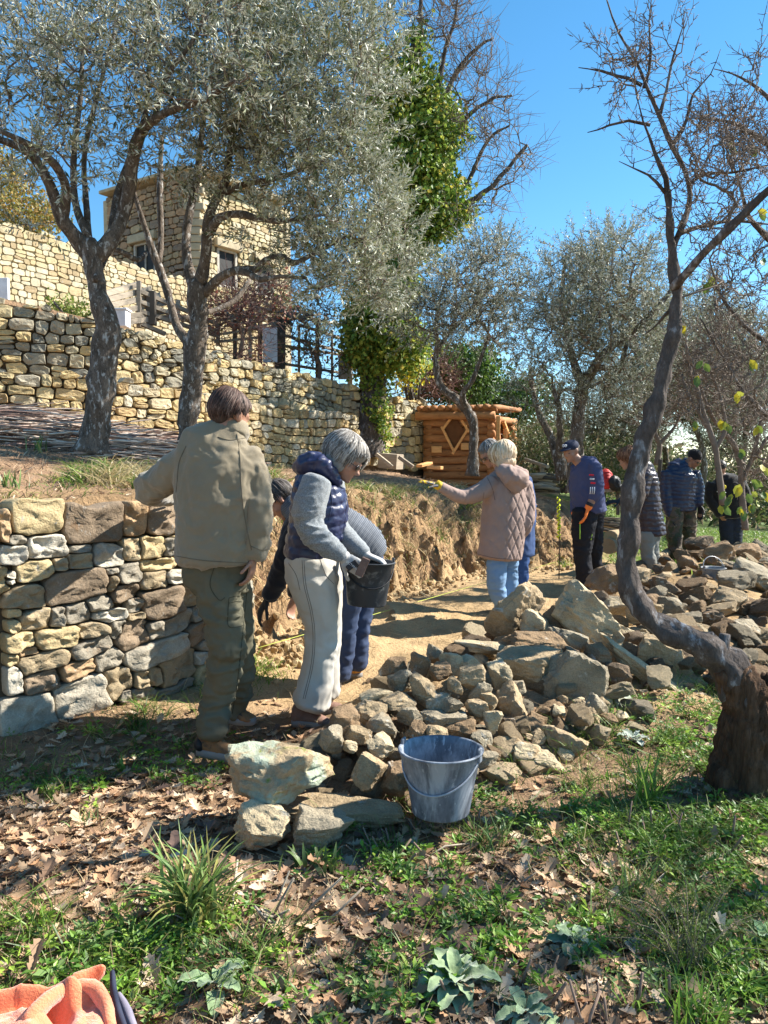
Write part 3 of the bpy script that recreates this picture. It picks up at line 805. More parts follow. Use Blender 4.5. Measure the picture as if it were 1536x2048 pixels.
bpost(sp(.15, zr - .1), sp(.62, zr - .42), .07, 'gable_rafter')
bpost(sp(1.1, zb0 + .35), sp(1.1, zr - .45), .06, 'window_post'); bpost(sp(1.5, zb0 + .35), sp(1.5, zr - .45), .06, 'window_post'); bpost(sp(1.0, zr - .45), sp(1.65, zr - .47), .07, 'window_head'); bpost(sp(1.0, zb0 + .38), sp(1.65, zb0 + .36), .08, 'window_sill')
inner = MB(); inner.add(*beam(sp(.35, zb0 + .55, -.35), sp(.9, zb0 + .55, -.35), .03, .9, 0)); inner.obj('inner_boarding', m_plank, cabin, smooth=False)
# handrails, offcuts and the tilted board near the cabin
def simple_beams(name, label, cat, segs, mat, nms, group=None):
    t = thing(name, label, cat, group=group)
    for nm, a, b, w, h in segs:
        m = MB(); m.add(*beam(a, b, w, h, .006)); m.obj(nm, mat, t, smooth=False)
    return t
simple_beams('handrail', 'short wooden handrail on a post right of the cabin', 'handrail', [('rail', P(1050, 918, 16.4), P(1096, 934, 15.6), .07, .06), ('post', P(1084, 962, 15.8), P(1084, 930, 15.8), .08, .08)], m_wood_grey, None)
simple_beams('handrail', 'sloping wooden handrail above the wall left of the cabin roof', 'handrail', [('rail', P(806, 776, 18.2), P(854, 806, 17.8), .07, .07), ('post', P(818, 800, 18.2), P(818, 774, 18.2), .07, .07)], m_wood_grey, None)
simple_beams('tilted_board', 'grey board with dark struts leaning at the foot of the wall by the ivy trunk', 'board', [('board', P(764, 921, 15.6), P(800, 924, 15.4), .3, .30), ('strut', P(752, 908, 15.1), P(785, 934, 15.0), .09, .07), ('strut', P(798, 914, 15.1), P(826, 934, 15.0), .09, .07)], m_wood_grey, None)
simple_beams('plank_offcut', 'pale fresh timber offcut lying in front of the cabin corner', 'timber', [('plank', P(838, 932, 14.6), P(860, 926, 14.8), .16, .05), ('plank', P(856, 934, 14.4), P(884, 936, 14.2), .1, .06)], m_plank, None)
# ------------------------------------------------------------------ trees
m_bark = MAT('olive_bark', base=(.125, .10, .08), var=((0, .35), (.5, 1.0), (1, 1.7)), scale=14, stretch=(1, 1, .45), rough=.95, spec=.15, bump=1.0, bscale=38, bdist=.02, spots=[((.40, .39, .37), 24, .55, .63)], fine=(90, .4))
m_bark_d = MAT('dark_bark', base=(.10, .082, .072), var=((0, .5), (.5, 1.0), (1, 1.6)), scale=14, stretch=(1, 1, .4), rough=.95, spec=.15, bump=1.0, bscale=30, bdist=.02, spots=[((.34, .34, .35), 14, .56, .66)], fine=(80, .3))
m_bark_st = MAT('stump_bark', base=(.105, .062, .038), var=((0, .3), (.5, 1.0), (1, 1.5)), scale=9, stretch=(1, 1, .18), rough=.95, spec=.1, bump=1.0, bscale=22, bdist=.04, fine=(70, .3))
m_twig = MAT('twig_bark', base=(.16, .125, .10), scale=10, rough=.9, bump=0)
m_twig_r = MAT('reddish_twig', base=(.16, .09, .075), scale=10, rough=.9, bump=0)
m_olive = MAT('olive_leaf', src='tint', var=((0, .85), (1, 1.15)), scale=2, rough=.48, spec=.35, bump=0, back=(.46, .47, .38), transl=.15)
m_leaf = MAT('green_leaf', src='tint', var=((0, .85), (1, 1.15)), scale=3, rough=.5, spec=.35, bump=0, transl=.35)

def sample_blobs(blobs, n, rng, ydef):
    """blobs: (px, py, rx, ry, Y, dY, weight) ellipses that the crown fills at distance Y"""
    B = np.array(blobs, float)
    w = B[:, 2] * B[:, 3] * B[:, 6]; w /= w.sum()
    k = rng.choice(len(B), n, p=w)
    d = norm(rng.normal(size=(n, 3))) * (rng.random(n) ** .38)[:, None]
    Y = B[k, 4] + d[:, 2] * B[k, 5]
    out = np.zeros((n, 3))
    px = B[k, 0] + d[:, 0] * B[k, 2]; py = B[k, 1] + d[:, 1] * B[k, 3]
    u = (px - 768) / F; v = -(py - 1024) / F
    dy = CP + v * SP; dz = -SP + v * CP
    out[:, 0] = u / dy * Y; out[:, 1] = Y; out[:, 2] = CAMZ + dz / dy * Y
    cen = np.array([P(b[0], b[1], b[4]) for b in B])[k]
    return out, norm(out - cen)
def leaf_quads(base, d, L, W, rng, nrm=None, curl=.12):
    """diamond leaves: base (N,3), direction d, length L (N), width W (N)"""
    n = len(base)
    if nrm is None: nrm = rng.normal(size=(n, 3))
    side = norm(np.cross(d, nrm)); up = np.cross(side, d)
    V = np.stack([base, base + d * (L * .45)[:, None] + side * (W * .5)[:, None] + up * (L * curl * .3)[:, None],
                  base + d * L[:, None] - up * (L * curl)[:, None], base + d * (L * .45)[:, None] - side * (W * .5)[:, None] + up * (L * curl * .3)[:, None]], 1)
    return V.reshape(-1, 3), np.arange(n * 4).reshape(n, 4)
def branch_net(nodes, pts, rng, rbase=.004, power=.42, sag=.05):
    """connects every point to the nearest part of the tree built so far; returns list of (path, radii)"""
    N0 = len(nodes)
    cap = N0 + len(pts) * 3 + 5
    arr = np.zeros((cap, 3)); arr[:N0] = nodes; n = N0
    par = np.full(cap, -1); cnt = np.zeros(cap)
    order = np.argsort([((nodes - p) ** 2).sum(1).min() for p in pts])
    segs = []
    for i in order:
        p = pts[i]
        d2 = ((arr[:n] - p) ** 2).sum(1)
        # prefer attachment points below the target
        d2 = d2 * (1 + .8 * (arr[:n, 2] > p[2] - .02)) + .0008
        j = int(d2.argmin()); a = arr[j]
        L = math.sqrt(((a - p) ** 2).sum())
        m1 = a * .67 + p * .33 + rng.normal(0, L * .07, 3); m2 = a * .33 + p * .67 + rng.normal(0, L * .07, 3)
        m1[2] -= sag * L; m2[2] -= sag * L * .5
        arr[n] = m1; arr[n + 1] = m2; arr[n + 2] = p
        par[n] = j; par[n + 1] = n; par[n + 2] = n + 1
        segs.append((j, n, n + 1, n + 2)); k = n + 2
        while k >= N0: cnt[k] += 1; k = par[k]
        n += 3
    out = []
    for s in segs:
        c = cnt[[s[1], s[1], s[2], s[3]]]
        out.append((arr[list(s)], rbase * (c ** power)))
    return out, arr[:n]
def olive_tree(name, label, group, limbs, blobs, seed, nspray, Ydef, leafL=.068, npl=46, spread=(.22, .42), trunk_n=14, bark=None, droop=0.0, tone=1.0, minr=.003, wild=.5, cat='olive tree', lw=.23):
    rng = np.random.default_rng(seed)
    root = thing(name, label, cat, loc=limbs[0][0][:3], group=group)
    o = np.array(limbs[0][0][:3])
    tb = MB(); nodes = []
    for k, lb in enumerate(limbs):
        c = smooth_path(lb, .05 if k == 0 else .08)
        if k == 0:                      # root flare
            pass
        V, Fs = tube(c[:, :3], c[:, 3], trunk_n if k < 2 else max(6, trunk_n - 5), seed + k, .38 if k == 0 else .3, True, 9)
        (tb if k == 0 else bb).add(V - o, Fs) if k == 0 else None
        if k == 0: bb = MB()
        else: bb.add(V - o, Fs)
        nodes.append(c[:, :3] if k else c[len(c) // 2:, :3])
    nodes = np.concatenate(nodes)
    tb.obj('trunk', bark or m_bark, root)
    if bb.V: bb.obj('limbs', bark or m_bark, root)
    pts, outw = sample_blobs(blobs, nspray, rng, Ydef)
    net, _ = branch_net(nodes, pts, rng, minr)
    tw = MB()
    for pth, r in net:
        V, Fs = tube(pth, np.maximum(r, minr * .8), 3, cap=False); tw.add(V - o, Fs)
    # sprays
    n = len(pts)
    nsub = 3
    bs = np.repeat(pts, nsub, 0); dirs = norm(np.repeat(outw, nsub, 0) * .6 + rng.normal(size=(n * nsub, 3)) * wild + np.array([0, 0, .35 - droop]))
    Ls = rng.uniform(*spread, n * nsub)
    g = np.array([0, 0, -1.0]) * droop
    T = []
    for t in (0, .5, 1.0): T.append(bs + dirs * (Ls * t)[:, None] + g * (Ls * t * t * .6)[:, None])
    T = np.array(T)
    # thin three sided twigs, all at once
    r0 = minr * .7
    sd = norm(np.cross(dirs, rng.normal(size=dirs.shape))); sd2 = np.cross(dirs, sd)
    VV = []
    for t, rr in ((0, r0), (1, r0 * .7), (2, r0 * .3)):
        for a in (0, 2.094, 4.188): VV.append(T[t] + (sd * math.cos(a) + sd2 * math.sin(a)) * rr)
    VV = np.stack(VV, 1).reshape(-1, 3)
    b9 = np.arange(len(dirs))[:, None] * 9
    fq = np.concatenate([b9 + np.array([[i * 3 + j, i * 3 + (j + 1) % 3, i * 3 + 3 + (j + 1) % 3, i * 3 + 3 + j]]) for i in (0, 1) for j in range(3)])
    tw.add(VV - o, fq)
    tw.obj('twigs', m_twig, root, kind='stuff')
    # leaves in pairs along the twigs
    m = len(dirs); q = npl // nsub
    t = np.tile(np.linspace(.12, 1, q), m) + rng.uniform(-.03, .03, m * q)
    idx = np.repeat(np.arange(m), q)
    base = bs[idx] + dirs[idx] * (Ls[idx] * t)[:, None] + g * (Ls[idx] * t * t * .6)[:, None]
    rad = norm(np.cross(dirs[idx], rng.normal(size=(m * q, 3))))
    ld = norm(dirs[idx] * rng.uniform(.35, 1.0, (m * q, 1)) + rad * .75 + rng.normal(0, .12, (m * q, 3)))
    LL = leafL * rng.uniform(.65, 1.2, m * q) * (1.15 - .35 * t)
    V, Fq = leaf_quads(base, ld, LL, LL * lw * rng.uniform(.85, 1.2, m * q), rng)
    tt = rng.random(n)
    c0 = 0; c1 = np.array([.30, .31, .18]); c2 = np.array([.065, .085, .035])
    kk = np.clip(tt[idx // nsub] + rng.normal(0, .25, m * q), 0, 1)[:, None]
    C = (c2 * (1 - kk) + c1 * kk) * tone; C = np.where(rng.random((m * q, 1)) < .02, np.array([.22, .17, .04]), C)
    link('foliage', mk_mesh('foliage', V - o, Fq, m_olive, False, np.repeat(C, 4, 0)), root, kind='stuff')
    return root
def T3(Y, pts):
    """traced limb: rows (px, py, half width px [, extra distance]) -> world rows"""
    out = []
    for q in pts:
        y = Y + (q[3] if len(q) > 3 else 0)
        p = P(q[0], q[1], y); out.append((p.x, p.y, p.z, q[2] * y / F))
    return out
# tree 1: left
Y1 = 7.0
olive_tree('olive_tree', 'big olive tree with forked crooked trunk growing left of the wattle pile', 'olive trees', [
    T3(Y1, [(185, 905, 40), (187, 880, 29), (196, 820, 27), (203, 760, 26), (209, 700, 25), (214, 655, 26), (205, 615, 22), (192, 560, 18), (182, 505, 20), (175, 480, 14)]),
    T3(Y1, [(184, 520, 17), (160, 485, 15), (128, 445, 13, -.1), (100, 370, 11, -.2), (70, 318, 9, -.3), (30, 290, 8, -.5), (-20, 272, 6, -.7), (-80, 240, 4, -.9)]),
    T3(Y1, [(190, 515, 17), (222, 478, 15, .1), (243, 440, 14, .2), (258, 385, 13, .2), (266, 320, 12, .1), (280, 268, 11, 0), (310, 238, 9, -.2), (355, 215, 8, -.4), (410, 198, 6, -.6), (470, 160, 4, -.8)]),
    T3(Y1, [(128, 440, 9, -.1), (132, 380, 9, -.2), (110, 330, 8, -.4), (60, 290, 6, -.6), (0, 262, 5, -.8)]),
    T3(Y1, [(172, 470, 8), (150, 400, 7, .2), (148, 300, 6, .3), (160, 200, 5, .3), (165, 90, 3, .3), (160, 10, 2, .2)]),
    T3(Y1, [(178, 480, 7), (172, 400, 6, .3), (170, 300, 5, .5), (200, 170, 4, .6), (230, 60, 3, .6)]),
    T3(Y1, [(222, 470, 8, .1), (232, 400, 7, .4), (258, 320, 6, .6), (290, 230, 5, .7), (300, 120, 4, .7), (320, 10, 2, .7)]),
    T3(Y1, [(310, 240, 7, -.2), (330, 160, 5, -.3), (380, 90, 4, -.4), (430, 10, 3, -.4)]),
    T3(Y1, [(190, 560, 7, -.1), (225, 500, 5, .3), (275, 520, 5, .6), (292, 505, 4, .8)]),
], [(60, 90, 190, 170, 6.8, .9, 1.0), (220, 90, 190, 170, 6.9, 1.0, 1.3), (400, 120, 170, 180, 6.7, 1.0, 1.35), (60, 300, 130, 110, 6.6, .6, .55), (200, 290, 120, 100, 7.1, .7, .7), (330, 260, 90, 80, 6.9, .6, .6), (100, 420, 90, 60, 6.9, .5, .3), (420, 10, 220, 120, 6.6, .9, .9)],
    11, 400, Y1, npl=48, leafL=.072)
# tree 2: beside the man's head
Y2 = 8.0
olive_tree('olive_tree', 'slimmer olive tree with twin stems rising beside the dark-haired man', 'olive trees', [
    T3(Y2, [(374, 905, 24), (376, 860, 19), (380, 800, 19), (388, 740, 20), (395, 680, 19), (398, 640, 18), (395, 605, 19), (393, 580, 20), (390, 560, 14)]),
    T3(Y2, [(380, 770, 10), (377, 720, 10, .05), (374, 685, 9, .1), (352, 650, 9, .2), (340, 600, 8, .3), (322, 545, 8, .4), (305, 500, 7, .4), (285, 440, 5, .4), (268, 385, 4, .4)]),
    T3(Y2, [(390, 580, 14), (376, 530, 10, .1), (372, 470, 9, .2), (382, 410, 8, .3), (395, 350, 7, .3), (402, 280, 5, .3), (410, 210, 3, .3)]),
    T3(Y2, [(398, 570, 14), (412, 510, 11, -.1), (415, 450, 10, -.2), (432, 400, 9, -.2), (452, 360, 8, -.3), (462, 290, 6, -.3), (470, 240, 5, -.3), (500, 160, 3, -.3)]),
    T3(Y2, [(418, 470, 9, -.2), (440, 435, 8, -.3), (480, 428, 7, -.4), (520, 438, 6, -.5), (570, 442, 5, -.6), (640, 430, 3, -.7)]),
    T3(Y2, [(402, 595, 10), (440, 555, 8, -.1), (475, 540, 8, -.2), (510, 540, 7, -.2), (530, 520, 6, -.3), (565, 512, 5, -.3), (590, 526, 5, -.4), (640, 500, 4, -.4), (700, 470, 3, -.4)]),
    T3(Y2, [(475, 542, 7, -.2), (500, 548, 7, -.3), (522, 560, 6, -.4), (560, 553, 4, -.5), (610, 556, 3, -.5)]),
    T3(Y2, [(448, 385, 7, -.3), (490, 368, 6, -.3), (540, 360, 5, -.3), (600, 340, 4, -.3), (680, 300, 3, -.3)]),
    T3(Y2, [(318, 530, 6, .4), (322, 480, 6, .5), (320, 400, 6, .6), (321, 330, 5, .7), (324, 270, 4, .7)]),
    T3(Y2, [(365, 640, 6, .6), (430, 620, 5, 1.0), (470, 600, 5, 1.2), (500, 560, 4, 1.4)]),
], [(520, 130, 170, 170, 7.6, 1.0, 1.5), (650, 160, 150, 190, 7.5, 1.0, 1.5), (740, 60, 90, 100, 7.3, .7, 1.1), (620, 330, 160, 130, 7.6, .9, 1.5), (700, 440, 130, 150, 7.7, .8, 1.6), (480, 300, 130, 90, 7.8, .7, .8), (540, 440, 110, 80, 7.7, .6, .6), (700, 570, 120, 70, 7.8, .6, 1.0), (360, 340, 100, 70, 8.2, .5, .4), (460, 200, 160, 110, 7.6, .8, 1.0), (770, 520, 80, 110, 7.9, .6, 1.3), (640, 500, 90, 100, 7.9, .5, .8)],
    12, 900, Y2, npl=54, tone=1.25, leafL=.072)
# mid-distance olives
Y3 = 14.5
olive_tree('olive_tree', 'slender olive with an arching trunk growing right in front of the log cabin', 'olive trees', [
    T3(Y3, [(944, 952, 14), (946, 900, 9), (948, 860, 9), (940, 830, 10), (915, 800, 9), (892, 784, 8), (876, 760, 7), (872, 720, 6), (876, 680, 5)]),
    T3(Y3, [(935, 822, 7), (925, 790, 6, -.2), (945, 760, 5, -.3), (960, 720, 4, -.3), (975, 680, 3, -.3)]),
    T3(Y3, [(876, 700, 5), (895, 670, 4, .2), (925, 640, 4, .3), (960, 600, 3, .3), (985, 560, 3, .3)]),
    T3(Y3, [(876, 690, 4), (872, 650, 4, -.2), (880, 600, 3, -.2), (900, 540, 2, -.2)]),
], [(900, 590, 90, 80, 14.3, 1.3, 1.1), (960, 540, 75, 70, 14.4, 1.2, .9), (1000, 500, 40, 45, 14.5, .8, .5), (960, 640, 100, 60, 14.4, 1.2, 1.1), (1040, 590, 60, 50, 14.5, 1.0, .8), (1010, 690, 60, 40, 14.6, 1, .45), (840, 640, 60, 60, 14.4, 1.0, .8)],
    13, 420, Y3, leafL=.075, npl=50, spread=(.3, .6), minr=.006, trunk_n=10, tone=.85)
Y4 = 13.0
olive_tree('olive_tree', 'wide olive tree with a dense crown right of the cabin behind the cap-wearing man', 'olive trees', [
    T3(Y4, [(1150, 985, 20), (1150, 940, 15), (1153, 880, 14), (1158, 820, 13), (1165, 775, 13), (1178, 750, 11)]),
    T3(Y4, [(1165, 770, 10), (1150, 730, 8, .3), (1140, 690, 7, .4), (1130, 640, 5, .4), (1125, 580, 4, .4), (1130, 520, 3, .4)]),
    T3(Y4, [(1175, 760, 10), (1198, 720, 9, -.3), (1225, 690, 8, -.4), (1262, 665, 7, -.5), (1300, 630, 6, -.6), (1336, 590, 5, -.6), (1350, 560, 3, -.6)]),
    T3(Y4, [(1190, 735, 6, -.2), (1240, 735, 5, -.3), (1250, 700, 5, -.3), (1270, 640, 4, -.3), (1260, 560, 3, -.3)]),
    T3(Y4, [(1125, 960, 14, .6), (1118, 920, 12, .6), (1100, 870, 8, .7), (1080, 830, 7, .8), (1068, 790, 5, .9), (1060, 740, 4, 1)]),
    T3(Y4, [(1118, 920, 8, .6), (1120, 880, 7, .4), (1118, 820, 6, .3), (1105, 770, 4, .3)]),
], [(1160, 590, 90, 110, 12.8, 1.4, 1.5), (1110, 660, 90, 80, 12.8, 1.3, 1.4), (1240, 560, 100, 110, 12.8, 1.4, 1.5), (1290, 490, 50, 60, 13, .8, .7), (1250, 700, 110, 90, 12.9, 1.3, 1.4), (1150, 500, 50, 40, 12.9, .8, .6), (1080, 770, 70, 60, 13.2, 1, .9), (1190, 790, 90, 50, 13.2, 1, .8), (1300, 640, 70, 90, 13, 1, 1.0)],
    14, 950, Y4, leafL=.066, npl=54, spread=(.25, .5), minr=.005, trunk_n=12, tone=.85)
spec = [(1330, 15.5, [(1405, 990, 8), (1408, 930, 6), (1400, 880, 5), (1385, 850, 4)], [(1400, 700, 80, 90, 15.5, 1.5, 1), (1350, 780, 70, 70, 15.6, 1.3, .9), (1440, 770, 80, 90, 15.4, 1.3, .9), (1300, 720, 60, 80, 15.6, 1.3, .8)], 620, 'greyish olive tree standing behind the beanie-wearing man'),
        (1500, 16.5, [(1490, 1000, 8), (1484, 940, 7), (1490, 880, 6), (1495, 840, 4)], [(1500, 800, 80, 80, 16.5, 1.6, 1), (1530, 700, 80, 80, 16.5, 1.4, .8), (1450, 860, 60, 60, 16.5, 1.2, .8), (1420, 620, 70, 60, 16.5, 1.2, .5)], 620, 'olive tree at the right edge behind the man in the black sweatshirt'),
        (1250, 19.0, [(1330, 960, 7), (1332, 910, 6), (1322, 880, 5), (1310, 850, 3)], [(1250, 800, 90, 60, 19, 1.6, 1), (1350, 800, 60, 60, 19, 1.4, .8), (1180, 850, 90, 50, 19.5, 1.5, 1), (1270, 880, 70, 50, 19, 1.4, .8)], 520, 'low distant olive tree seen between the cap man and the leaning trunk')]
for k, (px_, yy, tr_, bl_, ns_, lab) in enumerate(spec):
    olive_tree('olive_tree', lab, 'olive trees', [T3(yy, tr_), T3(yy, [tr_[-1], (tr_[-1][0] - 30, tr_[-1][1] - 60, 3), (tr_[-1][0] - 40, tr_[-1][1] - 120, 2)]), T3(yy, [tr_[-1], (tr_[-1][0] + 30, tr_[-1][1] - 60, 3), (tr_[-1][0] + 40, tr_[-1][1] - 110, 2)])], bl_, 40 + k, ns_, yy, leafL=.085, npl=48, spread=(.35, .65), minr=.007, trunk_n=8, tone=.95)

# ivy-clad tree
def leaf_cloud(root, nm, blobs, n, seed, Y, L, cols, mat, lw=.8, out=.7):
    rng = np.random.default_rng(seed)
    p, o = sample_blobs(blobs, n, rng, Y)
    # gather in clumps
    cl = rng.integers(0, n, n); ctr = p[rng.integers(0, n, max(20, n // 40))]
    own = ctr[rng.integers(0, len(ctr), n)]
    p = own + (norm(rng.normal(size=(n, 3))) * rng.random((n, 1)) ** .5) * (.13 * Y / 7 * rng.uniform(.6, 1.6, (n, 1)))
    d = norm(rng.normal(size=(n, 3)) + np.array([0, -.3, -.8]))
    nr = norm(o * out + rng.normal(size=(n, 3)) * .6 + np.array([.2, -.4, .4]))
    LL = L * rng.uniform(.6, 1.25, n)
    V, Fq = leaf_quads(p, d, LL, LL * lw, rng, nrm=nr, curl=.15)
    cols = np.array(cols); w = cols[:, 3] / cols[:, 3].sum()
    C = cols[rng.choice(len(cols), n, p=w)][:, :3] * rng.uniform(.8, 1.2, (n, 1))
    og = np.array(root.location)
    return link(nm, mk_mesh(nm, V - og, Fq, mat, False, np.repeat(C, 4, 0)), root, kind='stuff')
def twig_tree(root, nm, limbs, blobs, nspray, seed, minr, mat_l, mat_t, nsub=5, spread=(.2, .5), og=None, knob=False, spur=0):
    rng = np.random.default_rng(seed); og = np.array(root.location)
    bb = MB(); nodes = []
    for k, lb in enumerate(limbs):
        c = smooth_path(lb, .05); m_ = len(c); tt_ = np.linspace(0, 1, m_)
        c[:, 3] *= 1 - .62 * tt_ ** 1.6 * (c[-1, 3] < .012)
        c[:, :3] += (np.stack([vnoise(np.stack([tt_ * m_ * .22 + a, tt_ * 0 + k * 3.3, tt_ * 0], 1), seed) for a in (0, 20, 40)], 1) * np.minimum(.016, c[:, 3:4] * 2.2 + .006)) * (tt_[:, None] > .02)
        V, Fs = tube(c[:, :3], c[:, 3], 10 if c[0, 3] > .03 else 6, seed + k, .3, True, 12); bb.add(V - og, Fs); nodes.append(c[:, :3])
        if spur and c[0, 3] < .035:
            for q_ in range(2, m_ - 1):
                if rng.random() < .55:
                    dd = norm(norm(c[q_ + 1, :3] - c[q_, :3]) * .8 + rng.normal(size=3)); L = spur * rng.uniform(.6, 3.2)
                    V, Fs = tube(np.array([c[q_, :3], c[q_, :3] + dd * L * .6, c[q_, :3] + dd * L]), np.array([.0028, .0022, .0018]), 4); bb.add(V - og, Fs)
    nodes = np.concatenate(nodes)
    if limbs and mat_l: bb.obj('limbs', mat_l, root)
    if nspray:
        pts, outw = sample_blobs(blobs, nspray, rng, 0)
        net, allp = branch_net(nodes, pts, rng, minr, .45, sag=-.04)
        tw = MB()
        for pth, r in net:
            V, Fs = tube(pth, np.maximum(r, minr), 3, cap=False); tw.add(V - og, Fs)
        n = len(pts)
        for i in range(n):
            for s in range(nsub):
                dd = norm(outw[i] * .7 + rng.normal(size=3) * .8 + np.array([0, 0, .35]))
                L = rng.uniform(*spread); b = pts[i]
                q = np.array([b, b + dd * L * .5 + rng.normal(0, L * .05, 3), b + dd * L + rng.normal(0, L * .08, 3) + np.array([0, 0, .1 * L])])
                V, Fs = tube(q, np.array([minr, minr * .8, minr * .45]), 3, cap=False); tw.add(V - og, Fs)
                if spur:
                    for _ in range(7):
                        f_ = rng.uniform(.1, 1); b2 = q[0] * (1 - f_) + q[2] * f_ + (q[1] - (q[0] + q[2]) / 2) * 4 * f_ * (1 - f_); d2 = norm(dd * .7 + rng.normal(size=3) * .8)
                        V, Fs = tube(np.array([b2, b2 + d2 * spur * rng.uniform(.4, 1.8)]), np.array([minr * .9, minr * .7]), 3); tw.add(V - og, Fs)
                if s % 2 == 0:
                    d2 = norm(dd + rng.normal(size=3) * .7); b2 = q[1]
                    V, Fs = tube(np.array([b2, b2 + d2 * L * .45]), np.array([minr * .8, minr * .4]), 3, cap=False); tw.add(V - og, Fs)
        tw.obj('twigs', mat_t, root, kind='stuff')
YI = 16.0
ivy = thing('ivy_clad_tree', 'tall bare tree smothered in green and yellow ivy beside the end of the terrace walls', 'tree', loc=P(740, 905, YI))
il = T3(YI, [(738, 915, 40), (738, 880, 30), (742, 820, 26), (748, 760, 25), (752, 700, 26), (758, 620, 24), (770, 520, 20), (785, 420, 17), (800, 320, 14), (815, 220, 11), (825, 120, 8), (832, 60, 6)])
c = smooth_path(il, .12); V, Fs = tube(c[:, :3], c[:, 3], 16, 3, .35, True, 5)
o_ = MB(); o_.add(V - np.array(ivy.location), Fs); o_.obj('trunk', m_bark_d, ivy)
twig_tree(ivy, 'b', [
    T3(YI, [(800, 560, 14), (840, 490, 12), (870, 440, 10), (920, 415, 7), (975, 380, 5), (1020, 330, 4), (1055, 290, 3)]),
    T3(YI, [(845, 480, 9), (870, 400, 8), (880, 320, 7), (905, 270, 5), (940, 230, 4), (980, 200, 3), (1025, 190, 2)]),
    T3(YI, [(865, 430, 7), (930, 370, 5), (955, 320, 4), (985, 270, 3), (1020, 250, 2)]),
    T3(YI, [(870, 330, 7), (860, 240, 6), (880, 160, 5), (890, 100, 4), (910, 40, 3), (915, -20, 2)]),
    T3(YI, [(800, 320, 9), (850, 290, 7), (900, 170, 5), (930, 120, 4), (960, 90, 3), (985, 80, 2)]),
    T3(YI, [(815, 200, 6), (840, 120, 5), (840, 40, 4), (845, -30, 3)]),
    T3(YI, [(800, 340, 8), (770, 260, 6), (750, 160, 5), (745, 60, 4), (740, -20, 3)]),
], [(950, 200, 70, 110, 16, 1.5, 1), (1010, 300, 60, 90, 16, 1.5, .9), (930, 60, 70, 80, 16, 1.3, .9), (860, 30, 80, 60, 16, 1.3, .8), (940, 380, 70, 80, 16, 1.2, .7), (960, 430, 40, 40, 16, 1, .4), (820, 120, 80, 100, 16.2, 1, .3)], 230, 61, .0065, m_bark_d, m_twig, nsub=4, spread=(.3, .8))
GRN = [(.16, .26, .04, 3), (.26, .36, .06, 3), (.38, .42, .07, 2), (.52, .44, .08, 1.0), (.07, .13, .025, 2)]
leaf_cloud(ivy, 'ivy_leaves', [(760, 660, 75, 95, 16, .8, 1.2), (770, 560, 60, 80, 16, .7, .8), (815, 470, 70, 60, 16, .8, .9), (835, 400, 80, 70, 16, .9, 1.1), (820, 300, 90, 80, 16, .9, 1.2), (800, 200, 70, 70, 16, .8, 1.0), (770, 130, 50, 50, 16, .7, .6), (870, 250, 60, 60, 16, .8, .7), (900, 420, 50, 60, 16, .7, .6), (835, 100, 25, 60, 16, .4, .5), (800, 690, 70, 50, 16, .8, .7), (870, 170, 40, 40, 16, .5, .3)], 52000, 62, YI, .10, GRN, m_leaf)
leaf_cloud(ivy, 'trunk_ivy', [(752, 800, 32, 80, 15.9, .35, 1), (765, 880, 28, 40, 15.8, .3, .9), (740, 720, 40, 50, 15.9, .4, 1)], 2600, 63, 7, .08, GRN, m_leaf)

# shrubs
def shrub(name, label, Y, blobs, n, L, cols, seed, stems=6, base=None, cat='shrub', group=None, lw=.7, mat=None, stem_mat=None):
    b0 = blobs[0]
    bx = P(base[0], base[1], Y) if base else P(b0[0], b0[1] + b0[3], Y)
    r = thing(name, label, cat, loc=bx, group=group)
    rng = np.random.default_rng(seed); m = MB(); og = np.array(bx)
    for k in range(stems):
        bb_ = blobs[k % len(blobs)]
        e = P(bb_[0] + rng.uniform(-.5, .5) * bb_[2], bb_[1] + rng.uniform(-.6, .2) * bb_[3], bb_[4])
        a = og + rng.normal(0, .08, 3) * [1, 1, 0]; e = np.array(e); md = (a + e) / 2 + rng.normal(0, .12, 3)
        V, Fs = tube(smooth_path([(*a, .03), (*md, .02), (*e, .008)], .15)[:, :3], np.linspace(.03, .008, len(smooth_path([(*a, .03), (*md, .02), (*e, .008)], .15))), 5, k, .2)
        m.add(V - og, Fs)
    m.obj('stems', stem_mat or m_bark_d, r)
    leaf_cloud(r, 'leaves', blobs, n, seed, Y, L, cols, mat or m_leaf, lw)
    return r
DG = [(.05, .10, .02, 3), (.08, .15, .03, 2), (.03, .06, .015, 2)]
BR = [(.22, .15, .09, 3), (.16, .10, .06, 2), (.30, .22, .13, 1)]
shrub('bay_shrub', 'round bright green shrub behind the log cabin roof', 20, [(925, 750, 60, 50, 20, 1.2, 1), (900, 720, 40, 40, 20, 1, .8), (960, 735, 40, 45, 20, 1, .8), (880, 770, 45, 40, 20, 1, .7)], 9000, .10, DG + [(.14, .24, .04, 2)], 71, base=(925, 815))
shrub('bay_shrub', 'dark evergreen thicket behind the cabin and the handrail', 22, [(1000, 790, 60, 45, 22, 1.5, 1), (940, 790, 60, 40, 22, 1.5, 1), (1060, 800, 60, 50, 22, 1.5, 1)], 7000, .11, DG, 72, base=(990, 850))
shrub('yellow_shrub', 'ochre and green bushy shrub above the house wall at the left picture edge', 16.5, [(30, 420, 70, 70, 16.5, 1, 1), (0, 340, 50, 50, 16.5, 1, .6), (90, 440, 40, 45, 16.5, .8, .7), (10, 490, 50, 40, 16.5, .7, .6)], 8000, .07, [(.30, .22, .05, 2), (.20, .20, .05, 2), (.34, .20, .06, 1)], 73, base=(30, 520))
